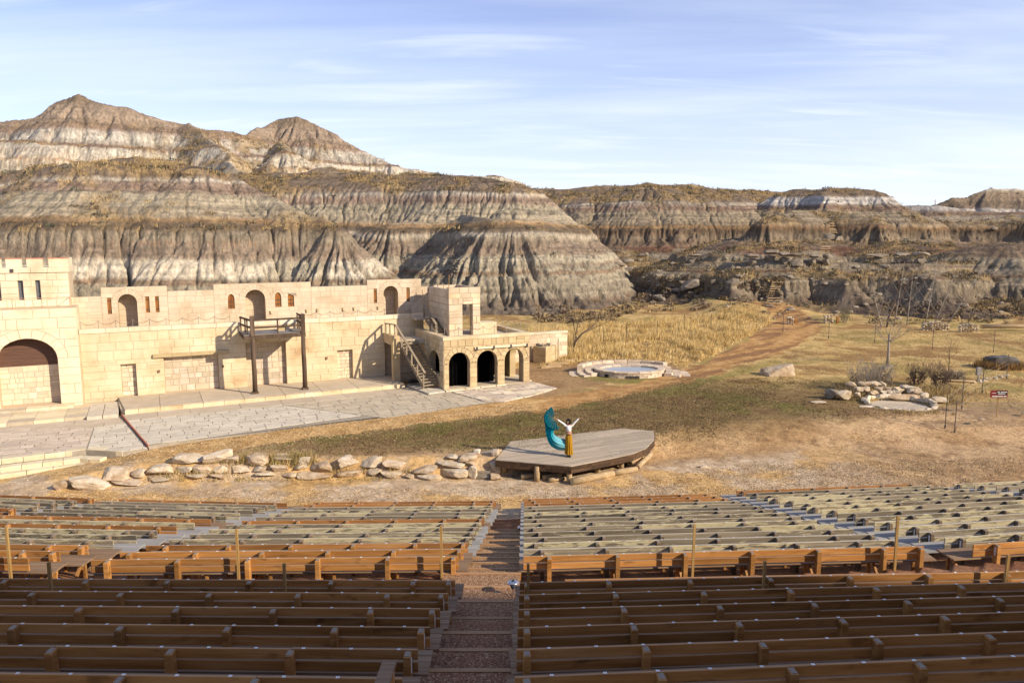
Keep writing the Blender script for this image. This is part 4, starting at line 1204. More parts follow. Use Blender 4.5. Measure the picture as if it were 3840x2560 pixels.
mb = bmb(PL_); mb.box(7.9, 10.1, 1.75, 1.9, 4.087, 4.13); mb.build('board', MATS['white_paint'], PL_)

# ---- chain railings
def chain_rail(label, group, pts, h, sag=.22):
    t = bt('chain_railing', label, 'railing', *pts[0], group=group)
    for p in pts:
        mb = bmb(t); mb.tube([(p[0], p[1], p[2]), (p[0], p[1], p[2] + h)], .018, 6); mb.build('post', MATS['grey_metal'], t)
    for p, q in zip(pts[:-1], pts[1:]):
        mb = bmb(t); n = 8
        mb.tube([(p[0] + (q[0] - p[0]) * i / n, p[1] + (q[1] - p[1]) * i / n, p[2] + (q[2] - p[2]) * i / n + h - .05 - sag * (1 - (2 * i / n - 1) ** 2)) for i in range(n + 1)], .013, 5, False)
        mb.build('chain', MATS['rust_metal'], t)
chain_rail('sagging chain railing along the wall top left of the balcony', 'chain railings', [(-2.0 + .96 * i, -.08, 4.66) for i in range(10)], .5)
chain_rail('sagging chain railing along the wall top right of the balcony', 'chain railings', [(11.3 + .98 * i, -.08, 4.66) for i in range(9)], .5)

# ---- square tower on the arcade roof
TW = bt('square_tower', 'open pink stone tower with a square doorway standing on the arcade roof', 'tower', 21.9, 1.8, 3.3)
def tblock(a, b, c, d, e, f, faces, hh=.42, L=.7):
    mb = bmb(TW); mb.box(a, b, c, d, e, f); mb.build('pier', MATS['mortar'], TW)
    if 'f' in faces: add_blocks(TW, block_polys(a, b, e, f, [], hh, L, rb, .03, .15), d, .025, ['pink_stone', 'cream_stone', 'pink_stone'], rb)
    if 'l' in faces: side_blocks(TW, block_polys(c, d, e, f, [], hh, L, rb, .03, .15), a, .025, ['pink_stone'], rb, -1)
    if 'r' in faces: side_blocks(TW, block_polys(c, d, e, f, [], hh, L, rb, .03, .15), b, .025, ['pink_stone'], rb, 1)
tblock(20.72, 21.0, -.5, 3.33, 3.3, 5.56, 'l')
tblock(20.72, 21.74, 3.34, 3.62, 3.3, 5.56, 'fl')
tblock(22.52, 23.10, 3.10, 3.62, 3.3, 5.56, 'fl')
tblock(20.72, 23.10, 3.34, 3.62, 5.57, 6.76, 'flr', .4, .75)
tblock(20.72, 21.0, -.5, 3.33, 5.57, 6.62, 'l')
tblock(22.82, 23.10, -.5, 3.33, 5.57, 6.70, 'r')
tblock(22.60, 23.10, -.5, -.1, 3.3, 5.56, 'f')
tblock(21.0, 22.82, -.5, -.22, 5.57, 6.70, 'f')
mb = bmb(TW); mb.box(21.02, 22.8, -.2, 3.33, 6.35, 6.42); mb.build('roof_slab', MATS['concrete_beige'], TW)
mb = bmb(TW); mb.tube([(21.9, .6, 6.42), (21.92, .6, 7.5)], .03, 6); mb.box(21.75, 22.05, .5, .7, 6.42, 6.56); mb.build('mast', MATS['stake_wood'], TW)

# ---- arcade building
AR = bt('stone_arcade', 'ochre stone arcade with three round arches and a flat chained roof', 'building', 22.6, 3, .12)
fw = 5.97
a1 = Arch(19.78, 21.30, .10, 1.78, .78, 1, .34); a2 = Arch(21.83, 23.36, .10, 1.78, .78, 1, .34); a3 = Arch(23.91, 25.36, .10, 1.78, .80, 1, .34)
mb = bmb(AR); core(mb, 19.40, 25.85, -.3, [(19.40, 3.60), (25.85, 3.60)], fw - .45, fw, [a1, a2, a3]); mb.build('front_wall', MATS['mortar'], AR)
pol = block_polys(19.42, 25.83, .14, 3.4, [a1, a2, a3], .36, .58, rb, .028, .15)
for k in (a1, a2, a3): pol += voussoirs(k, 9, .03)
add_blocks(AR, pol, fw, .03, ['ochre_stone'], rb)
# left side, in (w, z)
sa = Arch(3.2, 5.25, .95, 1.72, .80, 1, .0)
def side_core(mb, u0, u1, w0, w1, z0, z1, h):
    br = sorted({w0, w1} | {h.c - h.a * math.cos(math.pi * k / 12) for k in range(13)})
    for a, b in zip(br[:-1], br[1:]):
        m = (a + b) / 2
        if h.u0 < m < h.u1:
            ta, tb = h.top(a), h.top(b)
            if h.z0 > z0 + .01: mb.hexa([(u0, a, z0), (u1, a, z0), (u1, b, z0), (u0, b, z0), (u0, a, h.z0), (u1, a, h.z0), (u1, b, h.z0), (u0, b, h.z0)])
            mb.hexa([(u0, a, ta), (u1, a, ta), (u1, b, tb), (u0, b, tb), (u0, a, z1), (u1, a, z1), (u1, b, z1), (u0, b, z1)])
        else: mb.box(u0, u1, a, b, z0, z1)
mb = bmb(AR); side_core(mb, 19.40, 19.85, .1, fw - .46, -.3, 3.60, sa); mb.build('side_wall', MATS['mortar'], AR)
side_blocks(AR, block_polys(.12, fw - .01, .14, 3.4, [sa], .36, .58, rb, .028, .15), 19.40, .03, ['ochre_stone', 'cream_stone'], rb, -1)
ra = Arch(3.7, 5.2, .10, 1.72, .75, 1, .3)
mb = bmb(AR); side_core(mb, 25.40, 25.85, .1, fw - .46, -.3, 3.60, ra); mb.build('side_wall', MATS['ochre_stone'], AR)
mb = bmb(AR); mb.box(19.86, 25.39, .1, .4, -.3, 3.3); mb.build('back_wall', MATS['dark_inside'], AR)  # unlit interior put into the wall colour
mb = bmb(AR); mb.box(19.86, 25.39, .41, fw - .46, 3.12, 3.36); mb.build('roof_floor', MATS['concrete_beige'], AR)
mb = bmb(AR); mb.box(19.5, 25.75, .2, fw - .02, -.05, .135); mb.build('inner_floor', MATS['paving_damp'], AR)
# black sheets added inside to hold the arches in deep shade
for (p, q) in (((19.9, 5.2), (21.6, 5.15)), ((21.62, 4.75), (23.62, 4.75)), ((23.64, 4.75), (23.72, 2.2)), ((23.7, 2.15), (25.3, 2.15)), ((19.95, .6), (19.95, 5.2))):
    mb = bmb(AR); n = 18
    f = []
    for i in range(n + 1):
        t = i / n; o_ = .05 * math.sin(i * 1.9)
        dx, dy = q[0] - p[0], q[1] - p[1]; L = math.hypot(dx, dy)
        f.append((p[0] + dx * t - dy / L * o_, p[1] + dy * t + dx / L * o_))
    vs = [(a, b, .14) for a, b in f] + [(a, b, 3.12) for a, b in f] + [(a, b - .012, .14) for a, b in f] + [(a, b - .012, 3.12) for a, b in f]
    m_ = n + 1
    fs = [(i, i + 1, m_ + i + 1, m_ + i) for i in range(n)] + [(2 * m_ + i, 2 * m_ + i + 1, 3 * m_ + i + 1, 3 * m_ + i) for i in range(n)]
    mb.add(vs, fs); mb.build('shade_sheet', MATS['shade_black'], AR)
# coping
def coping(a, b, c, d, along):
    s, e = (a, b) if along == 'u' else (c, d)
    x = s
    while x < e - .01:
        y = min(x + rb.uniform(.9, 1.3), e)
        if e - y < .35: y = e
        mb = bmb(AR)
        if along == 'u': mb.box(x + .006, y - .006, c, d, 3.42, 3.645)
        else: mb.box(a, b, x + .006, y - .006, 3.42, 3.645)
        mb.build('coping_stone', MATS['cream_stone'], AR); x = y
coping(19.38, 25.87, fw - .46, fw + .035, 'u'); coping(19.37, 19.86, .1, fw - .465, 'w'); coping(25.39, 25.88, .1, fw - .465, 'w')
mb = bmb(AR); mb.box(21.65, 25.72, fw + .035, fw + .14, 2.72, 2.86); bm_ = mb.build('white_beam', MATS['cream_beam'], AR)
for u in (21.78, 23.05, 24.35, 25.6):
    mb = bmb(AR); mb.box(u - .06, u + .06, fw + .142, fw + .17, 2.70, 2.88); mb.box(u - .05, u + .05, fw + .03, fw + .14, 2.62, 2.715); mb.build('bracket', MATS['dark_metal'], bm_)
for u in (19.6, 21.48, 21.72, 23.5, 23.75, 25.6):
    mb = bmb(AR); mb.tube([(u, fw + .02, 1.83), (u, fw + .09, 1.83), (u + .03, fw + .11, 1.9)], .02, 6); mb.build('hook', MATS['rust_metal'], AR)
mb = bmb(AR); mb.box(23.12, 24.45, 2.4, 3.5, 3.37, 4.2); mb.build('roof_box', MATS['cream_stone'], AR)
chain_rail('chain railing around the front edge of the arcade roof', 'chain railings', [(19.6, 1.4, 3.645), (19.6, 2.3, 3.645), (19.6, 3.2, 3.645), (19.6, 4.3, 3.645), (19.6, 5.72, 3.645), (20.6, 5.75, 3.645), (21.55, 5.75, 3.645), (22.4, 5.75, 3.645), (23.25, 5.75, 3.645), (24.15, 5.75, 3.645), (25.0, 5.75, 3.645), (25.68, 5.75, 3.645)], .62)
chain_rail('chain railing along the back edge of the arcade roof', 'chain railings', [(25.65, 4.9, 3.645), (25.65, 3.9, 3.645), (25.65, 2.9, 3.645), (25.65, 1.9, 3.645), (25.65, .9, 3.645), (24.9, .3, 3.645), (24.0, .3, 3.645)], .62)

# ---- landing and wooden stairs
LD = bt('stair_landing', 'stone stair landing carried on one square pillar beside the arcade', 'landing', 17.9, 1.5, .25)
mb = bmb(LD); mb.box(17.06, 19.36, .05, 2.25, 2.78, 3.10); mb.build('slab', MATS['concrete_beige'], LD)
mb = bmb(LD); mb.box(17.04, 17.28, .05, 1.86, 2.74, 3.42); mb.build('edge_beam', MATS['cream_stone'], LD)
mb = bmb(LD); mb.box(17.04, 17.54, 1.87, 2.28, .25, 3.42); mb.build('pillar', MATS['ochre_stone'], LD)
def stair(label, T, B, width, n, z0off=0, rail_l=True, name='wooden_stair'):
    """T, B: middle of the top and bottom nosings (u, w, z)"""
    t = bt(name, label, 'stairs', *B)
    d = Vector((B[0] - T[0], B[1] - T[1], 0)); L = d.length; d.normalize(); s = Vector((-d.y, d.x, 0))
    for sg in (-1, 1):
        mb = bmb(t); o = s * (sg * (width / 2))
        mb.bar(Vector(T) + o - Vector((0, 0, .12)), Vector(B) + o - Vector((0, 0, .02)), .06, .26); mb.build('stringer', MATS['stair_timber'], t)
    for i in range(n):
        c = Vector(T).lerp(Vector(B), (i + .5) / n)
        mb = bmb(t); mb.bar(c - s * (width / 2 - .03), c + s * (width / 2 - .03), .27, .05); tr = mb.build('tread', MATS['stair_timber'], t)
        if i % 2 == 0:
            mb = bmb(t); q = c - Vector((0, 0, .12)) - d * .02; mb.bar(q - s * .04, q + s * .04, .04, .17); mb.build('cleat', MATS['stair_timber'], tr)
    return t, d, s
ST1, d1, s1 = stair('steep grey wooden stair climbing to the landing left of the arcade', (18.15, 2.2, 3.10), (18.82, 5.3, .28), 1.34, 16)
def rail_line(t, pts, posts, mat='stair_timber'):
    for p, q in zip(pts[:-1], pts[1:]):
        mb = bmb(t); mb.bar(p, q, .16, .06); mb.build('handrail', MATS[mat], t)
    for p, h in posts:
        mb = bmb(t); mb.bar(p, (p[0], p[1], p[2] + h), .09, .09, (0, 1, 0)); mb.build('rail_post', MATS[mat], t)
hb = (17.48, 2.35)
rail_line(ST1, [(17.12, .25, 4.12), (17.30, 2.2, 4.20), (18.2, 5.62, 1.28)],
          [((17.13, .35, 3.42), .68), ((17.2, 1.1, 3.42), .7), ((17.28, 2.0, 3.42), .75)] + [((17.45 + .72 * k, 2.35 + 3.2 * k, 2.85 - 2.75 * k), .98) for k in (.12, .32, .52, .74, .97)])
ST2, d2, s2 = stair('short wooden stair from the arcade roof up to the wall terrace', (20.3, 1.05, 4.45), (20.3, 3.25, 3.45), .78, 7)
rail_line(ST2, [(19.9, .6, 5.36), (19.9, 3.3, 4.22)], [((19.9, .7, 4.42), .9), ((19.9, 1.9, 3.9), .9), ((19.9, 3.2, 3.42), .85)])
mb = bmb(ST2); mb.box(19.2, 20.70, -.45, .95, 4.30, 4.42); mb.build('top_landing', MATS['concrete_beige'], ST2)
BK = bt('dark_bag', 'small black bag lying in the shadow under the wooden stair', 'bag', 18.0, 3.6, .25)
mb = bmb(BK); mb.prism([(17.7, .252), (18.5, .252), (18.45, .40), (18.1, .5), (17.8, .42)], 3.3, 3.7, 'y'); mb.build('bag_body', MATS['bucket_dark'], BK)

# ---- pavements
def slab(name, poly, z0, z1, mat, label):
    mb = MB()
    mb.prism([bw(u, w)[:2] for u, w in poly], z0, z1, 'z')
    o = mb.build(name, MATS[mat]); tag(o, label, None, None, 'structure'); return o
def clip_poly(poly, a, b, c):
    """keep the part where a*x + b*y <= c"""
    out = []
    for p, q in zip(poly, poly[1:] + poly[:1]):
        fp = a * p[0] + b * p[1] - c; fq = a * q[0] + b * q[1] - c
        if fp <= 0: out.append(p)
        if fp * fq < 0:
            t = fp / (fp - fq); out.append((p[0] + (q[0] - p[0]) * t, p[1] + (q[1] - p[1]) * t))
    return out
def clip_convex(poly, region):
    n = len(region); cx = sum(p[0] for p in region) / n; cy = sum(p[1] for p in region) / n
    for (x0, y0), (x1, y1) in zip(region, region[1:] + region[:1]):
        a, b = y1 - y0, -(x1 - x0); c = a * x0 + b * y0
        if a * cx + b * cy > c: a, b, c = -a, -b, -c
        poly = clip_poly(poly, a, b, c)
        if len(poly) < 3: return None
    return poly
def pave(parent, region, du, dw, z0, z1, mats, rnd, gap=.03, skew=0.0, name='paving_slab', jit=.3, rough=.0, cap=300):
    us = [p[0] for p in region]; ws = [p[1] for p in region]
    w = min(ws); polys = []
    while w < max(ws):
        h = dw * rnd.uniform(.8, 1.2); u = min(us) - rnd.uniform(0, du)
        while u < max(us):
            L = du * rnd.uniform(1 - jit, 1 + jit)
            p = [(u, w), (u + L, w), (u + L, w + h), (u, w + h)]
            p = [(a + skew * (b - min(ws)), b) for a, b in p]
            if rough: p = [(a + rnd.uniform(-rough, rough), b + rnd.uniform(-rough, rough)) for a, b in p]
            q = clip_convex(p, region)
            if q and len(q) >= 3:
                cx = sum(a for a, b in q) / len(q); cy = sum(b for a, b in q) / len(q)
                ext = min(max(a for a, b in q) - min(a for a, b in q), max(b for a, b in q) - min(b for a, b in q))
                if ext > .09:
                    k = 1 - gap / ext
                    polys.append([(cx + (a - cx) * k, cy + (b - cy) * k) for a, b in q])
            u += L
        w += h
    polys.sort(key=lambda p: -(max(a for a, b in p) - min(a for a, b in p)) * (max(b for a, b in p) - min(b for a, b in p)))
    ex = MB()
    for i, p in enumerate(polys):
        m_ = MB() if i < cap else ex
        m_.chamfer([bw(a, b)[:2] for a, b in p], z0, z1 + rnd.uniform(-.006, .006), .01, 'z')
        if i < cap: m_.build(name, MATS[rnd.choice(mats)], parent)
    if ex.f: ex.build(name + '_field', MATS[mats[0]], parent)['kind'] = 'stuff'
SWK = slab('sidewalk', [(-.24, .01), (17.45, .01), (17.45, 3.3), (17.3, 3.58), (.25, 4.2), (-.05, 3.1)], -.4, .17, 'concrete_beige', 'beige concrete walk along the foot of the castle wall')
us = [-.22, 2.1, 4.5, 6.9, 9.4, 11.8, 14.2, 17.44]
for a, b in zip(us[:-1], us[1:]):
    fwd = lambda u: 4.2 - (u - .25) * .0364
    lo = [(a + .01, .02), (b - .01, .02), (b - .01, fwd(b) - .32), (max(a, .2) + .01 if a < 0 else a + .01, fwd(a) - .32)]
    mb = MB(); mb.chamfer([bw(*p)[:2] for p in lo], .17, .25, .01, 'z'); mb.build('walk_slab', MATS['concrete_beige'], SWK)
    n = 2
    for i in range(n):
        p0 = a + (b - a) * i / n; p1 = a + (b - a) * (i + 1) / n
        mb = MB(); mb.chamfer([bw(*p)[:2] for p in [(max(p0, .22) + .01, fwd(p0) - .31), (p1 - .01, fwd(p1) - .31), (p1 - .01, fwd(p1) + .03), (max(p0, .22) + .01, fwd(p0) + .03)]], -.1, .245, .02, 'z')
        mb.build('kerb_stone', MATS['cream_stone'], SWK)
CT = slab('court', [(.05, 3.6), (17.6, 3.1), (17.9, 6.8), (22.4, 10.9), (22.2, 10.6), (14.2, 11.55), (8.1, 11.9), (2.8, 11.85), (1.42, 12.1)], -.6, -.02, 'joint_dark', 'paved forecourt of the stage')
pave(CT, [(.06, 3.9), (17.5, 3.5), (17.95, 5.3), (.34, 5.85)], 2.4, 1.9, -.05, .0, ['concrete_beige'], rb, .014)
pave(CT, [(.36, 5.88), (8.9, 5.62), (13.6, 11.60), (8.1, 11.88), (2.8, 11.84), (1.40, 12.05)], 1.0, .60, -.05, .0, ['paving_grey'], rb, .020, .0)
pave(CT, [(9.0, 5.62), (17.95, 5.32), (19.9, 6.7), (22.3, 10.6), (14.2, 11.52), (13.7, 11.58)], 1.05, .60, -.05, .0, ['paving_damp'], rb, .020, .0, cap=150)
CL = slab('lower_court', [(-9, 3.4), (.0, 3.7), (1.36, 12.1), (.24, 12.28), (-1.40, 11.12), (-9, 11.3)], -.75, -.135, 'joint_dark', 'sunken left part of the paved forecourt')
pave(CL, [(-7.5, 4.0), (-1.9, 3.9), (-.05, 4.4), (.24, 5.9), (-1.25, 6.4), (-7.5, 3.95)], 2.5, 1.4, -.15, -.115, ['concrete_beige'], rb, .02)
pave(CL, [(-7.5, 4.2), (-5.5, 4.35), (-1.32, 6.5), (-1.40, 11.08), (-7.5, 11.28)], .95, .48, -.15, -.11, ['flagstone'], rb, .028, 0, 'flagstone', .45, .03)
pave(CL, [(-1.28, 6.46), (.26, 5.95), (1.34, 12.05), (.24, 12.25), (-1.34, 11.12)], .8, .55, -.15, -.11, ['paving_grey'], rb, .02)
RE = bt('red_kerb', 'red painted kerb stepping down between the two levels of paving', 'kerb', .7, 8, -.1)
for i in range(6):
    t0, t1 = i / 6, (i + 1) / 6
    a = Vector((.02 + 1.39 * t0, 3.9 + 8.2 * t0, 0)); b = Vector((.02 + 1.39 * t1, 3.9 + 8.2 * t1, 0))
    mb = bmb(RE); mb.bar(a + Vector((0, .01, -.05)), b - Vector((0, .01, .05)), .045, .12); mb.build('kerb_stone', MATS['red_edge'], RE)
# steps of the gatehouse and the front steps at the left
FS = bt('front_steps', 'three yellowish stone steps curving down from the paving at the left edge', 'steps', -3, 11.6, -.7)
for z1, pts in ((-.115, [(-7, 11.25), (-4.9, 11.3), (-1.40, 11.1), (-.6, 11.65), (.24, 12.3)]), (-.345, [(-7, 11.5), (-4.9, 11.55), (-1.5, 11.42), (-1.0, 11.8), (-.5, 12.12)]), (-.56, [(-7, 11.95), (-4.9, 12.0), (-1.7, 11.72), (-1.25, 11.95)])):
    for (p, q) in zip(pts[:-1], pts[1:]):
        L = math.hypot(q[0] - p[0], q[1] - p[1]); n = max(1, round(L / .95))
        for i in range(n):
            a = (p[0] + (q[0] - p[0]) * i / n, p[1] + (q[1] - p[1]) * i / n); b = (p[0] + (q[0] - p[0]) * (i + 1) / n, p[1] + (q[1] - p[1]) * (i + 1) / n)
            dx, dy = (b[0] - a[0]) / (L / n), (b[1] - a[1]) / (L / n); g = .012
            nx, ny = -dy, dx
            if ny < 0: nx, ny = -nx, -ny
            poly = [(a[0] + dx * g, a[1] + dy * g), (b[0] - dx * g, b[1] - dy * g), (b[0] - dx * g - nx * .5, b[1] - dy * g - ny * .5), (a[0] + dx * g - nx * .5, a[1] + dy * g - ny * .5)]
            poly = [(c - nx * 0 + nx * .42 * (z1 < -.2), d - 0 + ny * .42 * (z1 < -.2)) for c, d in poly]
            mb = bmb(FS)
            u0, w0, z0 = FS['_o']
            mb.tr = None
            mb.chamfer([(c - u0, w0 - d) for c, d in poly], z1 - .25 - z0, z1 + rb.uniform(-.008, .004) - z0 + .004, .015, 'z')
            mb.build('step_stone', MATS['yellow_stone'], FS)
GS = bt('gate_steps', 'low worn stone steps at the foot of the gatehouse arch', 'steps', -5, 2, -.1)
for (a, b, c, d, z) in ((-9, -2.62, .4, 1.2, .2), (-9, -1.76, 1.2, 4.0, .06)):
    x = a
    while x < b - .05:
        e = min(x + rb.uniform(1.1, 1.7), b)
        y = c
        while y < d - .05:
            f_ = min(y + .95, d)
            mb = bmb(GS); mb.box(x + .01, e - .01, y + .008, f_ - .008, -.4, z + rb.uniform(-.008, .008)); mb.build('step_slab', MATS[rb.choice(['yellow_stone', 'paving_damp'])], GS); y = f_
        x = e
for i in range(2):
    mb = bmb(GS); mb.box(-1.74 + i * .82, -.96 + i * .82, .45, 4.3, -.4, .08); mb.build('step_slab', MATS['paving_grey'], GS)
# arcade apron and flags
AP = slab('apron', [(17.62, 3.2), (19.3, .3), (26.3, .3), (26.3, 5.85), (19.75, 6.5), (18.02, 6.75)], -.4, .04, 'joint_dark', 'pale stone apron under the arcade')
pave(AP, [(17.66, 3.2), (19.38, 1.0), (19.38, 5.95), (26.27, 5.7), (26.27, 5.85), (19.75, 6.46), (18.04, 6.7)], .95, .9, .0, .12, ['pale_stone', 'paving_grey'], rb, .025)
pave(AP, [(17.66, 3.2), (19.38, 2.0), (19.38, 6.45), (18.04, 6.68)], 1.1, .9, .0, .118, ['paving_grey'], rb, .02)
pave(AP, [(19.39, 5.96), (26.27, 5.96), (26.27, 6.05), (19.8, 6.46), (19.39, 6.5)], 1.0, .6, .0, .119, ['pale_stone'], rb, .02)
FL = slab('flag_terrace', [(19.72, 6.52), (26.3, 6.1), (26.75, 8.4), (25.4, 9.3), (24.0, 9.9), (22.46, 10.5), (21.62, 10.84), (20.55, 10.15)], -.4, .012, 'joint_dark', 'rough flagstone terrace in front of the arcade')
pave(FL, [(19.74, 6.54), (26.3, 6.14), (26.7, 8.45), (24.0, 9.95), (21.62, 10.8), (20.57, 10.15)], .9, .52, -.05, .055, ['flagstone', 'flagstone', 'pale_stone'], rb, .032, .22, 'flagstone', .45, .05)

# ---- low wall and planter to the right of the arcade
RW = bt('retaining_wall', 'low pale pink stone wall running right from behind the arcade', 'wall', 30, -2.5, 0)
mb = bmb(RW); mb.box(25.6, 33.75, -2.9, -2.5, -.3, 2.34); mb.build('wall_core', MATS['mortar_pale'], RW)
add_blocks(RW, block_polys(25.6, 33.75, .02, 2.2, [], .38, .6, rb, .03, .1), -2.5, .02, ['pale_stone', 'pink_stone', 'pink_stone'], rb)
u = 25.6
while u < 33.7:
    e = min(u + 1.25, 33.78); mb = bmb(RW); mb.box(u + .008, e - .008, -2.93, -2.44, 2.215, 2.37); mb.build('coping_stone', MATS['pale_stone'], RW); u = e
PT = bt('block_planter', 'two stacked rough concrete blocks with rubble on top beside the tall grass', 'planter', 31.6, -1.6, 0)
for z0, z1 in ((0, .68), (.71, 1.38)):
    mb = bmb(PT); mb.chamfer([(30.2, -1.9), (30.75, -.75), (32.3, -1.35), (31.9, -2.44)], z0 - .05, z1, .06, 'z'); mb.tr = None
    mb = MB(); u0, w0, zz0 = PT['_o']
    mb.chamfer([(p[0] - u0, w0 - p[1]) for p in [(30.2, -1.9), (30.75, -.75), (32.3, -1.35), (31.9, -2.42)]], z0 - .05, z1, .07, 'z')
    mb.build('block', MATS['ochre_stone'], PT)
ORD = ['first', 'second', 'third', 'fourth', 'fifth', 'sixth', 'seventh', 'eighth', 'ninth', 'tenth', 'eleventh', 'twelfth', 'thirteenth', 'fourteenth', 'fifteenth', 'sixteenth']
# ------------------------------------------------------------------ wooden stage
ST = bt('wooden_stage', 'low weathered wooden stage platform with dark fascia boards and a curved right end', 'stage', 20, 22, -.8)
SPOLY = [(15.97, 21.95), (18.63, 24.34), (19.8, 24.22), (20.91, 24.10), (22.25, 23.91), (23.43, 23.40), (24.67, 22.33), (25.18, 21.68), (25.75, 20.80), (24.49, 19.62), (17.97, 19.39)]
def stage_clip(a, b):
    return clip_poly(clip_poly(SPOLY, 0, 1, b), 0, -1, -a)
w = 19.38; ri = random.Random(8)
while w < 24.34:
    q = stage_clip(w + .006, w + .182)
    if len(q) >= 3:
        lo = min(p[0] for p in q); hi = max(p[0] for p in q); x = lo
        while x < hi - .05:
            e = x + ri.uniform(2.2, 4.4)
            if hi - e < 1.0: e = hi
            s = clip_poly(clip_poly(q, 1, 0, e - .004), -1, 0, -x)
            if len(s) >= 3:
                mb = bmb(ST); mb.chamfer(s, 0.0, .05 + ri.uniform(-.003, .003), .006, 'z'); mb.build('deck_plank', MATS['deck_plank'], ST)
            x = e
    w += .188
edge = SPOLY[:10]
for k, (z0, z1) in enumerate(((-.15, .012), (-.30, -.155))):
    for (p, q) in zip(edge[:-1], edge[1:]):
        L = math.hypot(q[0] - p[0], q[1] - p[1]); n = max(1, round(L / 1.3))
        for i in range(n):
            a = Vector((p[0] + (q[0] - p[0]) * i / n, p[1] + (q[1] - p[1]) * i / n, (z0 + z1) / 2)); b = Vector((p[0] + (q[0] - p[0]) * (i + 1) / n, p[1] + (q[1] - p[1]) * (i + 1) / n, (z0 + z1) / 2))
            mb = bmb(ST); mb.bar(a, b, .06, z1 - z0); mb.build('fascia_board', MATS['fascia_board'], ST)
mb = bmb(ST)
inn = [(20.6 + (p[0] - 20.6) * .96, 21.8 + (p[1] - 21.8) * .96) for p in SPOLY]
mb.prism(inn, -.06, -.012, 'z'); mb.build('subfloor', MATS['dark_timber'], ST)
for (x, y) in ((-.36, 34.75), (1.15, 33.85), (2.62, 33.65), (4.08, 35.08), (5.29, 35.72), (.8, 35.3), (2.6, 35.8), (6.3, 37.0), (4.2, 37.0)):
    u, w = to_uw(x, y); z = gz(x, y)
    mb = bmb(ST); mb.tube([(u, w, z - .05), (u, w, -.1)], [.135, .125], 10); mb.build('post', MATS['log_wood'], ST, True)
mb = bmb(ST)
for i in range(8):
    u = 16.8 + i * 1.05; q = clip_poly(clip_poly(SPOLY, 1, 0, u + .05), -1, 0, -u)
    if len(q) > 2: mb.box(u, u + .05, min(p[1] for p in q) + .15, max(p[1] for p in q) - .15, -.28, -.06)
mb.build('joists', MATS['dark_timber'], ST)
def lying_log(p, q, r, label):
    t = thing('log', label, 'log', ((p[0] + q[0]) / 2, (p[1] + q[1]) / 2, p[2]), group='logs lying around the stage')
    a = Vector(p) - t.location; b = Vector(q) - t.location
    mb = MB(); mb.tube([a, a.lerp(b, .35) + Vector((0, .01, .01)), a.lerp(b, .7), b], [r, r * .97, r * .95, r * .88], 12); mb.build('trunk', MATS['log_wood'], t, True)
    mb = MB(); d = (b - a).normalized(); mb.tube([a - d * .006, a - d * .001], [r * .96, r * .98], 12); mb.build('sawn_end', MATS['lintel_wood'], t)
zf = -.82
lying_log((2.72, 33.30, zf + .16), (4.75, 34.55, zf + .15), .17, 'longest pale peeled log lying along the front of the stage')
lying_log((4.80, 34.60, zf + .15), (5.95, 35.2, zf + .16), .15, 'second pale log lying along the stage front, end to end with the longest')
lying_log((6.0, 35.25, zf + .22), (6.95, 36.9, zf + .42), .13, 'thin grey log curving up along the right end of the stage')
lying_log((1.72, 33.66, zf + .11), (2.45, 34.0, zf + .11), .11, 'short stub of log under the front corner of the stage')
lying_log((1.45, 34.0, zf + .12), (2.3, 34.5, zf + .12), .12, 'dark split log lying further under the stage')
lying_log((.45, 34.1, zf + .13), (1.4, 34.4, zf + .12), .12, 'log lying between the two left posts under the stage')
lying_log((5.75, 35.9, zf + .2), (6.35, 36.5, zf + .34), .17, 'thick log standing half buried under the curved stage end')

# ------------------------------------------------------------------ rocks
def rock_mesh(seed, n=2):
    """an angular boulder of unit half-size: sphere cut by random planes"""
    rs = np.random.RandomState(seed)
    import bmesh
    bm = bmesh.new(); bmesh.ops.create_icosphere(bm, subdivisions=max(n, 1) + (n > 0), radius=1) if n < 2 else bmesh.ops.create_icosphere(bm, subdivisions=3, radius=1)
    P = np.array([v.co[:] for v in bm.verts])
    d = P / np.linalg.norm(P, axis=1, keepdims=True)
    p = 5.0
    r = 1.0 / (np.abs(d) ** p).sum(1) ** (1 / p)                   # rounded box
    P = d * r[:, None]
    for i in range(10):
        nrm = rs.normal(0, 1, 3); nrm /= np.linalg.norm(nrm); off = rs.uniform(.55, .95)
        h = P @ nrm - off
        P = P - np.maximum(h, 0)[:, None] * nrm * .9
    P *= (1 + .07 * perlin(P[:, 0] * 2.1 + seed, P[:, 1] * 2.1, P[:, 2] * 2.1) + .035 * perlin(P[:, 0] * 6 + seed, P[:, 1] * 6, P[:, 2] * 6))[:, None]
    fs = [[v.index for v in f.verts] for f in bm.faces]
    bm.free()
    return P, fs
def rock(name, mat, parent, c, s, rz, seed, tilt=0.0, n=2):
    P, fs = rock_mesh(seed, n)
    P = P * np.array(s)
    ct, st_ = math.cos(tilt), math.sin(tilt)
    P = np.stack([P[:, 0] * ct + P[:, 2] * st_, P[:, 1], -P[:, 0] * st_ + P[:, 2] * ct], 1)
    ca, sa_ = math.cos(rz), math.sin(rz)
    P = np.stack([P[:, 0] * ca - P[:, 1] * sa_, P[:, 0] * sa_ + P[:, 1] * ca, P[:, 2]], 1)
    me = bpy.data.meshes.new(name); me.from_pydata((P + np.array(c)).tolist(), [], fs)
    return link(name, me, MATS[mat], parent)
def R4z(X, Y, z):
    """point of the level plane z under image pixel X, Y, cast from the camera"""
    a = (X - 1176) / 1750; b = (Y - 784) / 1750; th = math.radians(7.95)
    r = (a, math.cos(th) - b * math.sin(th), -math.sin(th) - b * math.cos(th)); t = (z - CAM_H) / r[2]
    return r[0] * t, r[1] * t
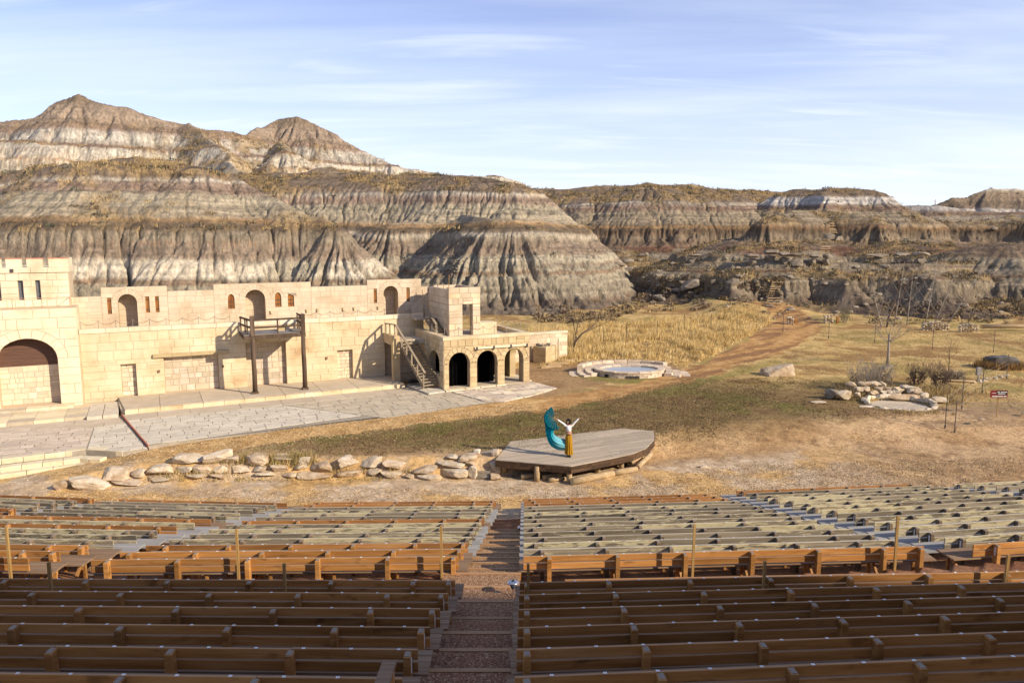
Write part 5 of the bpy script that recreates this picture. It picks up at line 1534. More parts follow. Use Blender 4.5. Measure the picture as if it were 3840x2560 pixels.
def ground_hit(X, Y):  # ground point where the camera ray through image pixel X, Y lands
    a = (X - 1176) / 1750; b = (Y - 784) / 1750; th = math.radians(7.95)
    r = (a, math.cos(th) - b * math.sin(th), -math.sin(th) - b * math.cos(th))
    t_ = np.arange(29, 40, .02) / r[1]
    h = ground_height(r[0] * t_, r[1] * t_); k = int(np.argmax(h >= CAM_H + r[2] * t_))
    return r[0] * t_[k], r[1] * t_[k], float(h[k])
RWL = thing('dry_stone_wall', 'rough retaining wall of big pale sandstone boulders left of the stage', 'stone wall', (-9, 34, -.82))
# (x, y, base height, half-width, half-height) from image boxes of the boulders: x left, x right, y top, y bottom in image crop pixels
BOULDER_PX = [(120, 182, 435, 480), (185, 380, 420, 472), (340, 470, 383, 432), (475, 547, 376, 420), (382, 550, 432, 458), (555, 672, 356, 410), (552, 668, 412, 440),
        (680, 805, 318, 368), (672, 772, 370, 402), (774, 856, 364, 402), (800, 938, 300, 360), (905, 985, 320, 358), (857, 932, 366, 400), (942, 1038, 371, 400), (720, 830, 402, 424), (832, 940, 402, 420), (998, 1120, 312, 362), (1040, 1120, 362, 392), (1125, 1218, 362, 394), (1135, 1240, 318, 352),
        (1060, 1150, 392, 416), (1255, 1318, 318, 376), (1220, 1300, 362, 396), (1303, 1416, 346, 396), (1258, 1422, 398, 432), (1170, 1250, 396, 420), (1432, 1535, 324, 382), (1440, 1558, 384, 424), (1543, 1652, 326, 380), (1566, 1645, 380, 416), (1648, 1772, 338, 388), (1636, 1750, 388, 420), (1756, 1796, 400, 426), (1792, 1918, 358, 410), (1815, 1920, 404, 430),
        (1896, 2035, 338, 370), (1945, 2000, 320, 338), (2003, 2092, 312, 346), (1922, 2046, 372, 425), (2036, 2084, 345, 370), (2046, 2090, 360, 428), (2072, 2104, 292, 312), (2158, 2205, 286, 322), (2148, 2200, 352, 402), (2148, 2204, 398, 434)]
for i, (x0, x1, y0, y1) in enumerate(BOULDER_PX):
    X0, Y0 = 61.2 + x0 * .4948, 888.1 + y0 * .4948; X1, Y1 = 61.2 + x1 * .4948, 888.1 + y1 * .4948
    # the face of the wall stands a little behind its foot line
    bx, by, zb = ground_hit((X0 + X1) / 2, Y1)
    dist = math.hypot(by, CAM_H - zb); mpp = dist / 1750
    hw = (X1 - X0) * mpp / 2; hh = (Y1 - Y0) * mpp / 2 * 1.0
    dep = max(.28, min(hw * .9, .55))
    rock('stone', 'boulder_brown' if i % 7 in (2, 4) or y1 > 405 and i % 3 == 0 else 'boulder_pale', RWL,
         (bx - RWL.location.x, by + dep * .55 - RWL.location.y, zb + hh * .82 - RWL.location.z), (hw * 1.05, dep, hh * 1.0), R.uniform(-.12, .2), 100 + i, R.uniform(-.1, .1))
# stone steps at its right end
SS = thing('stone_steps', 'narrow steps of dark flat stones between the rock wall and the stage', 'steps', (-1.35, 34.6, -.82))
for i in range(6):
    mb = MB(); z = .02 + i * .14; y = -.45 + i * .28
    mb.chamfer([(-.34 + .03 * i, y), (.30 + .02 * i, y - .02), (.33, y + .42), (-.33, y + .40)], z - .15, z + .12, .025, 'z'); mb.build('step_stone', MATS['slab_rock'], SS)
# grass tufts along the wall
q = []
for x0, x1, y, n in ((850, 1340, 345, 190), (1040, 1330, 360, 60), (540, 1000, 400, 50), (1400, 1800, 400, 50), (560, 1700, 430, 170), (990, 1320, 330, 120)):
    for i in range(n):
        X = 61.2 + R.uniform(x0, x1) * .4948; Y = 888.1 + (y + R.uniform(-8, 8)) * .4948
        p = ground_hit(X, Y); q.append((p[0], p[1], p[2] - .03))
q = np.array(q)
blades('wall_grass', q, rs.uniform(.12, .5, len(q)) * np.where(q[:, 2] < -.7, .45, 1), .014, 9, [(.42, .30, .12), (.36, .25, .10), (.24, .20, .07), (.48, .36, .17)], .22, .2, 31, 'dry grass tufts growing between the boulders')

# ------------------------------------------------------------------ round stone pool
PO = thing('stone_pool', 'round shallow pool with pale stone rim and curved back wall beside the tall grass', 'pool', (8.85, 56.7, 0))
prx, pry = 2.62, 1.85
n = 22
for ring_, (z0, z1, off) in enumerate(((-.1, .16, 0), (.165, .335, .5))):
    for i in range(n):
        a0 = 2 * math.pi * (i + off) / n + .008; a1 = 2 * math.pi * (i + 1 + off) / n - .008
        if math.sin((a0 + a1) / 2) > .35: continue
        if ring_ == 0 and abs((a0 + a1) / 2 - 1.5 * math.pi) < .16: continue
        pl = [(prx * math.cos(a0), pry * math.sin(a0)), (prx * math.cos(a1), pry * math.sin(a1)), ((prx - .3) * math.cos(a1), (pry - .3) * math.sin(a1)), ((prx - .3) * math.cos(a0), (pry - .3) * math.sin(a0))]
        mb = MB(); mb.chamfer(pl, z0, z1, .02, 'z'); mb.build('wall_stone', MATS['pool_stone'], PO)
mb = MB(); mb.prism([(-.5, -1.84), (.48, -1.84), (.48, -1.5), (-.5, -1.5)], -.1, .19, 'z'); mb.build('drain_grate', MATS['gap_dark'], PO)
mb = MB(); mb.prism([(-2.02, -1.32), (-1.80, -1.46), (-1.7, -1.3), (-1.92, -1.16)], -.1, .22, 'z'); mb.build('spout', MATS['bucket_dark'], PO)
for i in range(18):
    a0 = 2 * math.pi * i / 18 + .006; a1 = 2 * math.pi * (i + 1) / 18 - .006
    pl = [((prx + .06) * math.cos(a0), (pry + .06) * math.sin(a0)), ((prx + .06) * math.cos(a1), (pry + .06) * math.sin(a1)), ((prx - .46) * math.cos(a1), (pry - .46) * math.sin(a1)), ((prx - .46) * math.cos(a0), (pry - .46) * math.sin(a0))]
    mb = MB(); mb.chamfer(pl, .34, .46, .035, 'z'); mb.build('coping_stone', MATS['pool_stone'], PO)
mb = MB(); mb.prism([(2.2 * math.cos(t * math.pi / 16), 1.42 * math.sin(t * math.pi / 16)) for t in range(32)], -.2, .28, 'z'); mb.build('basin_bed', MATS['white_paint'], PO)
# ledge and back wall
for i in range(9):
    a0 = math.radians(18 + i * 17) + .006; a1 = math.radians(18 + (i + 1) * 17) - .006
    pl = [(r_ * math.cos(t), r2 * math.sin(t)) for r_, r2, t in ((3.5, 2.6, a0), (3.5, 2.6, a1), (2.70, 1.93, a1), (2.70, 1.93, a0))]
    mb = MB(); mb.chamfer(pl, .0, .42, .02, 'z'); mb.build('ledge_stone', MATS['pool_stone'], PO)
    pl = [(r_ * math.cos(t), r2 * math.sin(t)) for r_, r2, t in ((3.95, 2.98, a0), (3.95, 2.98, a1), (3.52, 2.62, a1), (3.52, 2.62, a0))]
    if 0 < i < 9: mb = MB(); mb.chamfer(pl, .0, .62, .05, 'z'); mb.build('back_stone', MATS['pool_stone'], PO)
for sx in (-1, 1):
    for i in range(4):
        a = math.radians(16 - i * 11)
        for j in range(3 - (i > 2)):
            r0 = 2.75 + j * .62
            pl = [(sx * rr_ * math.cos(t), rr_ * .75 * math.sin(t)) for rr_, t in ((r0, a), (r0 + .58, a), (r0 + .58, a - .17), (r0, a - .17))]
            if sx < 0: pl = pl[::-1]
            mb = MB(); mb.chamfer(pl, -.1, .34 - .13 * j - .03 * i, .03, 'z'); mb.build('step_stone', MATS['pool_stone'], PO)
tm = NT('water'); tm.b.inputs['Roughness'].default_value = .08; tm.b.inputs['IOR'].default_value = 1.33
tm.bump(tm.noise(tm.coords(), 7, 3), .25, .02)
tm.done((.30, .33, .34), .12, .6)
mb = MB(); mb.prism([(2.18 * math.cos(t * math.pi / 24), 1.40 * math.sin(t * math.pi / 24)) for t in range(48)], .282, .35, 'z'); mb.build('water', MATS['water'], PO)
# timber steps in the bank
TS = thing('timber_steps', 'four old timber risers let into the grassy bank beside the planter', 'steps', (4.3, 61.0, 0))
for i, (x, y) in enumerate(((3.0, 59.6), (3.6, 60.9), (4.4, 62.4), (5.2, 64.0))):
    mb = MB(); z = gz(x, y); mb.bar((x - .7 - 4.3, y - .25 - 61, z + .08), (x + .9 - 4.3, y + .2 - 61, z + .08), .16, .2); mb.build('timber', MATS['log_wood'], TS)

# ------------------------------------------------------------------ boulder and pond at the right
def boulder(label, c, s, rz, seed, mat='boulder_pale', cat='boulder', group=None):
    t = rock('boulder', mat, None, (0, 0, 0), s, rz, seed, 0, 2)
    t.location = c
    return tag(t, label, cat, group)
boulder('big lone sandstone boulder with a hollowed face on the lawn', (20.15, 56.6, .30), (1.38, .8, .64), .2, 305, 'boulder_brown')
boulder('flat pale rock in the grass just left of the pond', (19.2, 46.9, .02), (.5, .35, .1), .1, 302)
boulder('small white rock near the foot of the red sign', (30.0, 43.6, .08), (.16, .12, .13), .3, 303, 'pale_stone')
boulder('pale stone lying in the dry grass left of the red sign', (26.6, 42.2, .05), (.22, .14, .08), .5, 304, 'boulder_pale')
boulder('small pale stone on the sandy ground behind the right end of the stage', (9.35, 36.0, gz(9.35, 36.0) + .06), (.22, .12, .09), .1, 305, 'boulder_pale')
boulder('dark flat rock at the foot of the bare tree', (29.4, 58.9, .1), (.6, .35, .2), .4, 306, 'slab_rock')
PD_ = thing('rock_pond', 'small dry pond basin edged with piled sandstone blocks', 'pond', (24.1, 46.4, 0))
def pr(x, y, z, a, b, c, rz, seed, mat='boulder_pale', tilt=0):
    rock('stone', mat, PD_, (x - 24.1, y - 46.4, z), (a, b, c), rz, seed, tilt, 1)
mb = MB(); mb.prism([(1.72 * math.cos(t * math.pi / 14) * (1 + .08 * math.sin(3 * t)), 1.55 * math.sin(t * math.pi / 14)) for t in range(28)], -.5, -.10, 'z'); mb.build('basin', MATS['concrete_beige'], PD_)
rp = random.Random(4)
for i in range(24):                                               # rim of flat stones
    a = 2 * math.pi * i / 24 + rp.uniform(-.06, .06)
    front = math.sin(a) < -.2
    pr(24.1 + 2.0 * math.cos(a), 46.4 + 1.8 * math.sin(a), -.0 if front else .08, rp.uniform(.28, .42), rp.uniform(.16, .26), .10 if front else rp.uniform(.14, .22), a + 1.57, 400 + i, rp.choice(['boulder_pale', 'boulder_pale', 'pale_stone', 'boulder_brown']))
for i in range(36):                                               # piled blocks at the back left
    t = rp.random(); lay = i % 3
    x = 22.0 + 4.6 * t + rp.uniform(-.2, .2); y = 47.9 + .9 * math.sin(t * 3.0) + lay * .38 + rp.uniform(-.1, .1)
    h = .2 + lay * .3 * (1 - .65 * t)
    pr(x, y, h, rp.uniform(.22, .46), rp.uniform(.18, .3), rp.uniform(.13, .2), rp.uniform(-.4, .4), 450 + i, rp.choice(['boulder_pale', 'boulder_pale', 'boulder_brown', 'boulder_brown']), rp.uniform(-.15, .15))
pr(21.0, 47.6, .3, .55, .4, .36, .3, 490, 'boulder_pale'); pr(20.55, 47.9, .3, .45, .4, .34, .2, 491, 'slab_rock')
pr(21.7, 45.6, .02, .55, .24, .06, .12, 492, 'flagstone'); pr(25.0, 47.75, .14, 1.1, .25, .2, .02, 493, 'boulder_brown'); pr(26.9, 46.9, .2, .6, .35, .2, .1, 494, 'boulder_pale')
MD = thing('mossy_mound', 'dark rounded boulder ringed with rusty dry grass at the right edge', 'boulder', (38.5, 59.2, 0))
rock('rock_body', 'dark_rock', MD, (0, 0, .35), (1.15, .85, .62), .1, 520, 0, 2)
qq = np.array([(38.5 + 1.5 * math.cos(a) * k, 59.2 + 1.0 * math.sin(a) * k) for a, k in zip(rs.uniform(0, 6.28, 190), rs.uniform(.75, 1.25, 190))])
blades('mound_grass', on_ground(qq), rs.uniform(.4, .85, 190), .03, 12, [(.30, .17, .06), (.36, .22, .08), (.22, .14, .06)], .3, .25, 33, 'rusty dry grass round the dark boulder')
# scattered pebbles beside the fence
for i in range(14):
    x = 33.0 + i * .32 + rp.uniform(-.2, .2); y = 53.2 + i * .22 + rp.uniform(-.3, .3)
    boulder('small rounded stone leading to the dark boulder, %s in the row from the left' % ORD[i], (x, y, .04), (rp.uniform(.1, .18), rp.uniform(.08, .14), .08), rp.uniform(0, 3), 540 + i, 'boulder_pale', 'stone', 'stones in a row along the fence')
WB = thing('utility_box', 'small grey metal utility box on a post beside the fence', 'box', (33.7, 54.2, 0))
mb = MB(); mb.chamfer([(-.16, -.1), (.16, -.1), (.16, .1), (-.16, .1)], .35, .95, .03, 'z'); mb.build('cabinet', MATS['grey_metal'], WB)
mb = MB(); mb.tube([(0, 0, -.05), (0, 0, .35)], .05, 8); mb.build('post', MATS['grey_metal'], WB)
lying_log((30.8, 53.6, .1), (32.9, 53.2, .1), .09, 'thin grey log lying in the grass behind the pond')

# ------------------------------------------------------------------ fences, sign, pillars
def t_post(x, y, h, label, group):
    t = thing('fence_post', label, 'fence post', (x, y, gz(x, y) - .05), group=group)
    mb = MB(); mb.box(-.022, .022, -.008, .008, 0, h + .05); mb.box(-.007, .007, .009, .03, 0, h + .05); mb.build('steel_stake', MATS['dark_metal'], t)
    mb = MB(); mb.box(-.05, .05, -.014, -.0085, .08, .28); mb.build('anchor_plate', MATS['dark_metal'], t)
g1 = [(3.79, 62.05), (5.35, 65.57), (8.35, 68.98), (10.85, 71.64), (14.02, 73.04), (17.74, 77.93), (20.75, 78.92), (24.23, 81.5), (28.39, 79.25)]
for i, (x, y) in enumerate(g1):
    t_post(x, y, 1.95, 'thin dark steel stake in the tall golden grass, %s from the left' % ORD[i], 'steel stakes through the tall grass')
g2 = [(31.73, 75.72), (35.45, 73.77), (38.61, 69.24), (43.04, 67.35)]
for i, (x, y) in enumerate(g2):
    t_post(x, y, 1.95, 'thin dark steel stake in the open meadow right of the track, %s from the left' % ORD[i], 'steel stakes in the meadow')
g3 = [(24.65, 41.35), (24.38, 41.83), (27.10, 44.94), (31.12, 49.51), (35.97, 54.52)]
for i, (x, y) in enumerate(g3):
    t_post(x, y, 1.85, 'green steel fence stake right of the pond, %s counted away from the seats' % ORD[i], 'fence stakes right of the pond')
WF = thing('wire_fence', 'sagging wire mesh strung between the stakes right of the pond', 'fence', (24.65, 41.35, 0))
def wire(p, q, z, nm='wire'):
    mb = MB(); n = 6
    mb.tube([(p[0] + (q[0] - p[0]) * i / n - 24.65, p[1] + (q[1] - p[1]) * i / n - 41.35, z - .05 * (1 - (2 * i / n - 1) ** 2)) for i in range(n + 1)], .006, 4, False); mb.build(nm, MATS['grey_metal'], WF)
for p, q in zip(g3[1:-1], g3[2:]):
    for z in (.35, .75, 1.15, 1.45): wire(p, q, z)
for z in (.3, .6, .9, 1.2): wire(g3[0], (33, 41.8), z)
mesh_w = MB()
for i in range(60):
    for s in (1, -1):
        a = (24.65 + i * .14, 41.35 + i * .0075); b = (a[0] + s * .95, a[1] + .0075 * s * 6.8)
        if 24.65 <= b[0] <= 33: mesh_w.bar((a[0] - 24.65, a[1] - 41.35 + .012 * s, .28), (b[0] - 24.65, b[1] - 41.35 + .012 * s, 1.2), .007, .007)
mesh_w.build('wire_mesh', MATS['grey_metal'], WF)
SG = thing('warning_sign', 'small dark red and black notice board on a wooden stake right of the pond', 'sign', (28.32, 43.5, gz(28.32, 43.5)))
mb = MB(); mb.box(-.03, .03, -.02, .02, -.05, 1.35); mb.build('stake', MATS['stake_wood'], SG)
mb = MB(); mb.box(-.50, .50, -.05, -.022, 1.16, 1.58); bd = mb.build('board', MATS['sign_red'], SG)
mb = MB(); mb.box(-.14, .47, -.056, -.051, 1.31, 1.55); mb.build('black_panel', MATS['sign_black'], bd)
def print_rows(x0, x1, z, h, seed, y):
    """rows of print too small to read in the photograph: short pale marks of letter width"""
    rr_ = random.Random(seed); mb = MB(); x = x0
    while x < x1 - .02:
        w = rr_.uniform(.022, .04)
        if rr_.random() > .14: mb.box(x, min(x + w, x1), y - .003, y, z - h / 2, z + h / 2 * rr_.uniform(.7, 1))
        x += w + .012
    mb.build('print', MATS['white_paint'], bd)
print_rows(-.11, .45, 1.485, .05, 1, -.0565); print_rows(-.07, .42, 1.385, .05, 2, -.0565)
print_rows(-.42, -.18, 1.425, .04, 3, -.0505); print_rows(-.44, .44, 1.235, .075, 4, -.0505)
def dry_pier(label, x, y, w, d, h, nl, npr, seed, cat='stone pillar', name='stone_pillar', mat=('boulder_pale', 'pale_stone', 'boulder_brown')):
    t = thing(name, label, cat, (x, y, gz(x, y))); rr_ = random.Random(seed)
    for k in range(nl):
        for i in range(npr):
            cx_ = -w / 2 + w * (i + .5) / npr + rr_.uniform(-.04, .04)
            fall = 1 - .28 * abs(2 * (i + .5) / npr - 1) ** 2 if npr > 3 else 1
            rock('stone', rr_.choice(mat), t, (cx_, rr_.uniform(-.06, .06), h * fall * (k + .5) / nl), (w / npr * .56, d / 2, h * fall / nl * .58), rr_.uniform(-.12, .12), seed + k * 20 + i, rr_.uniform(-.08, .08), 0)
dry_pier('left of the two stacked stone pillars where the track meets the hill', 32.4, 88.2, .9, .8, .95, 5, 3, 600)
dry_pier('right of the two stacked stone pillars where the track meets the hill', 37.0, 88.6, 1.1, .8, 1.0, 5, 3, 1240)
dry_pier('long ruined stone wall with a white block, behind the bare tree', 47.1, 84.2, 3.0, .9, 1.0, 6, 10, 700, 'ruined wall', 'ruined_wall')
dry_pier('shorter ruined stone wall, the right one of the pair', 49.4, 81.9, 2.1, .8, .95, 5, 7, 940, 'ruined wall', 'ruined_wall')
for x, y, l in ((33.1, 88.4, 'left'), (38.0, 88.4, 'right')):
    t = thing('gate_post', 'short orange brown post beside the %s stone pillar on the track' % l, 'post', (x, y, gz(x, y)))
    mb = MB(); mb.box(-.13, .13, -.13, .13, -.1, .75); mb.build('post', MATS['brown_post'], t)
    mb = MB(); mb.prism([(-.15, -.15), (.15, -.15), (.15, .15), (-.15, .15)], .752, .82, 'z', .4); mb.build('post_cap', MATS['brown_post'], t)
lying_log((51, 82.2, gz(51, 82.2) + .5), (66, 83.5, gz(66, 83) + .5), .22, 'long dark beam lying right of the ruined walls')

for i in range(16):                                               # rubble heaped on the planter
    cx_, cy_ = bw(31.2 + R.uniform(-.65, .65), -1.6 + R.uniform(-.45, .45))[:2]; s_ = R.uniform(.08, .2)
    o = rock('rubble_stone', R.choice(['slab_rock', 'boulder_pale', 'dark_rock']), None, (0, 0, 0), (s_, s_ * .8, s_ * .6), R.uniform(0, 3), 980 + i, 0, 0)
    o.parent = PT
    u_, w_ = to_uw(cx_, cy_); o.location = (u_ - 31.6, -1.6 - w_, 1.38 + s_ * .45)
# ------------------------------------------------------------------ benches
BOARD_CACHE = {}
def board_mesh(L, h, d, mat, kind):
    key = (round(L, 2), h, d, mat, kind)
    if key not in BOARD_CACHE:
        c = .006; mb = MB()
        pts = [(-d / 2 + c, -h / 2), (d / 2 - c, -h / 2), (d / 2, -h / 2 + c), (d / 2, h / 2 - c), (d / 2 - c, h / 2), (-d / 2 + c, h / 2), (-d / 2, h / 2 - c), (-d / 2, -h / 2 + c)]
        mb.prism(pts, -L / 2, L / 2, 'x')
        me = mb.mesh(kind); me.materials.append(MATS[mat]); BOARD_CACHE[key] = me
    return BOARD_CACHE[key]
def post_mesh(z0, z1, mat):
    key = ('post', round(z0, 2), round(z1, 2), mat)
    if key not in BOARD_CACHE:
        mb = MB(); mb.chamfer([(-.046, -.07), (.046, -.07), (.046, .07), (-.046, .07)], z0, z1, .012, 'z')
        me = mb.mesh('post'); me.materials.append(MATS[mat]); BOARD_CACHE[key] = me
    return BOARD_CACHE[key]
def post_cap_mesh():
    if 'cap' not in BOARD_CACHE:
        mb = MB(); mb.box(-.034, .034, -.058, .058, 0, .003)
        me = mb.mesh('end_grain'); me.materials.append(MATS['post_end']); BOARD_CACHE['cap'] = me
    return BOARD_CACHE['cap']
def tag_mesh():
    if 'tag' not in BOARD_CACHE:
        mb = MB()
        mb.box(-.021, -.002, -.0175, .0175, 0, .003); mb.box(.003, .021, -.0175, .0175, 0, .003)
        me = mb.mesh('seat_number'); me.materials.append(MATS['white_paint']); BOARD_CACHE['tag'] = me
    return BOARD_CACHE['tag']
def leg_mesh():
    if 'leg' not in BOARD_CACHE:
        mb = MB(); mb.bar((0, .08, .33), (0, .50, .33), .05, .08); mb.bar((0, .42, .32), (0, .06, -.05), .05, .07); mb.bar((0, .48, .31), (0, .48, -.25), .06, .06)
        me = mb.mesh('seat_bracket'); me.materials.append(MATS['brown_post']); BOARD_CACHE['leg'] = me
    return BOARD_CACHE['leg']
rbench = random.Random(31)
NBENCH = 0
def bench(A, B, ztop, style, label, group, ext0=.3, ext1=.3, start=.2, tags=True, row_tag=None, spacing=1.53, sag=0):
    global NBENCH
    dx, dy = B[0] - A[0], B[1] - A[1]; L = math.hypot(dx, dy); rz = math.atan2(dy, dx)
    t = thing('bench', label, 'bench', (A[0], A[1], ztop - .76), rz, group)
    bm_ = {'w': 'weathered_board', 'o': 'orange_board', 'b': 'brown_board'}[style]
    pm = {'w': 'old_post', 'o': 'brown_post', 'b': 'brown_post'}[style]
    sm = {'w': 'seat_grey', 'o': 'seat_brown' if rbench.random() < .5 else 'seat_grey', 'b': 'seat_brown'}[style]
    n = int((L - start - .1) // spacing) + 1
    px = [start + i * spacing for i in range(n)]
    if L - px[-1] > .75: px.append(L - .12)
    # boards: two courses, butted on every other post
    cut = [0] + [px[i] for i in range(2, len(px) - 1, 2)] + [L]
    for zc in (.69, .527):
        for a, b in zip(cut[:-1], cut[1:]):
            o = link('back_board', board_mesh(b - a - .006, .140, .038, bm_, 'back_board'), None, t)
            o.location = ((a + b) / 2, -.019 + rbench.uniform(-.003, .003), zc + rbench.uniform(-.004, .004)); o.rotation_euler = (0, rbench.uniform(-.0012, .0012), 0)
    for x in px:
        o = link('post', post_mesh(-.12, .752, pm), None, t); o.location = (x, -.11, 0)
        c = link('end_grain', post_cap_mesh(), None, o); c.location = (0, 0, .753)
    sc_ = [-ext0] + [px[i] for i in range(2, len(px) - 1, 2)] + [L + ext1]
    for k in range(4):
        for a, b in zip(sc_[:-1], sc_[1:]):
            o = link('seat_plank', board_mesh(b - a - .006, .038, .14, sm, 'seat_plank'), None, t)
            o.location = ((a + b) / 2, .07 + k * .147, .395 + rbench.uniform(-.003, .003))
    for x in [-ext0 + .25] + px[1:-1] + [L + ext1 - .25]:
        o = link('seat_bracket', leg_mesh(), None, t); o.location = (x, 0, .04)
    if tags:
        x = .42
        while x < L - .1:
            o = link('seat_number', tag_mesh(), None, t); o.location = (x, -.019, .762); x += .61
    if row_tag:
        x = px[-1] if row_tag > 0 else px[0]
        mb = MB(); s = row_tag
        mb.box(x + s * .047 - .002, x + s * .047 + .002, -.135, -.085, .50, .70); mb.build('row_tag', MATS['white_paint'], t)
    NBENCH += 1
    return t
LOOK = {'w': 'weathered pale grey bench', 'o': 'orange brown bench', 'b': 'dark brown bench'}
def lerp2(a, b, t): return (a[0] + (b[0] - a[0]) * t, a[1] + (b[1] - a[1]) * t)
def block(name, FL, FR, BL, BR, n, styles, k0=0, k1=None, ext=(.3, .3), start=.2, row_tag=None):
    k1 = n if k1 is None else k1
    for k in range(k0, k1):
        t = k / (n - 1)
        A = lerp2(FL, BL, t); B = lerp2(FR, BR, t)
        z = -.06 + .243 * 14 * t
        st_ = styles[k]
        bench(A, B, z, st_, '%s, %s row from the stage, %s' % (LOOK[st_], ORD[k], name), 'audience benches', ext[0], ext[1], start + (.4 * ((k * 7) % 3) / 3), True if st_ != 'w' else (k % 3 == 0), row_tag)
block('first block left of the aisle', (-7.86, 28.99), (-.63, 29.18), (-9.25, 15.94), (-1.18, 16.11), 14, 'oowwwwowwwwobb', ext=(.1, .2), start=.25)
block('second block left of the aisle', (-15.74, 29.36), (-8.87, 28.90), (-18.1, 16.3), (-10.68, 16.03), 15, 'owwwwwowowwwbbb', ext=(.2, .5), start=.3)
block('third block left of the aisle', (-24.2, 30.2), (-16.78, 29.44), (-26.2, 17.0), (-18.9, 16.2), 15, 'owwwowwwwwwwwww', 0, 7, ext=(.2, .45), start=.3)
block('first block right of the aisle', (.47, 29.36), (8.05, 30.0), (.25, 16.11), (9.44, 16.68), 15, 'ooowwwwwwwwwwwb', ext=(.06, .35), start=.3)
block('second block right of the aisle', (9.26, 30.32), (17.05, 31.25), (10.63, 16.77), (20.1, 18.2), 15, 'owwwwwwwwwwwwwb', ext=(.45, .2), start=.28, row_tag=-1)
block('third block right of the aisle', (18.75, 31.19), (26, 32.2), (23.2, 18.8), (30, 20.5), 15, 'wwwwwwwwwwwwwww', 0, 8, ext=(.4, .2), start=.2, row_tag=-1)
for k in range(6):
    t = k / 5; z = 4.01 + .292 * k
    B = (-1.06 - .17 * t, 13.51 - 5.53 * t); A = (-13.2 + 3.5 * t, 13.62 - 5.45 * t)
    bench(A, B, z, 'b', '%s, %s row behind the cross walk left of the aisle' % (LOOK['b'], ORD[k]), 'audience benches', .1, .12, (.45 + k * .53) % 1.3 + .2, True, 1)
    A = (.14 - .11 * t, 13.43 - 5.42 * t); B = (13.0 - 4.0 * t, 14.07 - 5.42 * t + .0)
    bench(A, B, z, 'b', '%s, %s row behind the cross walk right of the aisle' % (LOOK['b'], ORD[k]), 'audience benches', .06, .3, .13, True, None)

# ---- kick boards along the cross walk
def kick(p, q, z0, z1, label):
    t = thing('kick_board', label, 'board', (p[0], p[1], z0), group='boards along the cross walk')
    L = math.hypot(q[0] - p[0], q[1] - p[1]); n = max(1, round(L / 3.4))
    for i in range(n):
        a = Vector((p[0] + (q[0] - p[0]) * i / n - p[0], p[1] + (q[1] - p[1]) * i / n - p[1], (z1 - z0) / 2)); b = Vector((p[0] + (q[0] - p[0]) * (i + 1) / n - p[0], p[1] + (q[1] - p[1]) * (i + 1) / n - p[1], (z1 - z0) / 2))
        d = (b - a).normalized() * .004
        mb = MB(); mb.bar(a + d, b - d, .045, z1 - z0); mb.build('plank', MATS['orange_board'], t)
kick((-9.1, 15.55), (-1.75, 15.68), 2.72, 2.97, 'low brown edging board at the front of the cross walk left of the aisle')
kick((1.15, 15.72), (8.9, 16.05), 2.72, 2.97, 'low brown edging board at the front of the cross walk right of the aisle')
kick((10.9, 16.15), (17.5, 16.8), 2.72, 2.97, 'low brown edging board at the far right of the cross walk')
kick((-17.5, 15.8), (-10.5, 15.6), 2.72, 2.97, 'low brown edging board at the far left of the cross walk')
# ---- tall stakes
def stake(x, y, z1, label):
    z0 = gz(x, y)
    t = thing('marker_stake', label, 'stake', (x, y, z0 - .1), group='thin wooden stakes among the benches')
    mb = MB(); mb.bar((0, 0, 0), (R.uniform(-.02, .02), R.uniform(-.015, .015), z1 - z0 + .1), .05, .05, (0, 1, 0)); mb.build('stake', MATS['stake_wood'], t)
for i, (x, y, z) in enumerate(((-11.0, 15.85, 4.12), (-5.98, 15.8, 4.10), (-1.53, 15.8, 4.16), (3.97, 15.9, 4.16), (8.62, 16.3, 4.2))):
    stake(x, y, z, 'tall thin wooden stake at the front of the cross walk, %s from the left' % ORD[i])
for i, (x, y, z) in enumerate(((-8.5, 13.28, 4.46), (-4.18, 13.22, 4.46), (.303, 13.22, 4.46), (4.67, 13.4, 4.44), (9.30, 13.62, 4.46))):
    stake(x, y, z, 'shorter wooden stake against the upper benches, %s from the left' % ORD[i])
# ---- aisle steps
AI = MB()
gravel_v = []
def aisle_x(y):
    return float(np.interp(y, [6, 8, 13.5, 16, 29.2], [-1.66, -1.58, -1.48, -1.52, -.72])), float(np.interp(y, [6, 13.5, 29.2], [.02, .12, .5]))
edges = [24.2 - .75 * i for i in range(12)] + [15.1, 14.3, 13.62] + [11.95 - 1.0 * i for i in range(7)]
AM = MB(); tim = []
for e, f in zip(edges[:-1], edges[1:]):
    zt = gz(0, f + .03) + .03
    if e == 13.62: zt = gz(0, f + .03) + .03
    l0, r0 = aisle_x(e); l1, r1 = aisle_x(f)
    if e - f > 1.3:
        nz = [(e, gz(0, e) + .035), ((e + f) / 2, gz(0, (e + f) / 2) + .045), (f, zt)]
        for (ya, za), (yb, zb) in zip(nz[:-1], nz[1:]):
            la, ra = aisle_x(ya); lb, rb_ = aisle_x(yb)
            AM.hexa([(lb, yb, zb - .5), (rb_, yb, zb - .5), (ra, ya, za - .5), (la, ya, za - .5), (lb, yb, zb), (rb_, yb, zb), (ra, ya, za), (la, ya, za)])
        zt = nz[0][1]
    else:
        AM.hexa([(l1, f, zt - .5), (r1, f, zt - .5), (r0, e, zt - .5), (l0, e, zt - .5), (l1, f, zt), (r1, f, zt), (r0, e, zt), (l0, e, zt)])
    tim.append(((l0 - .02, e + .03, zt - .06), (r0 + .02, e + .03, zt - .06)))
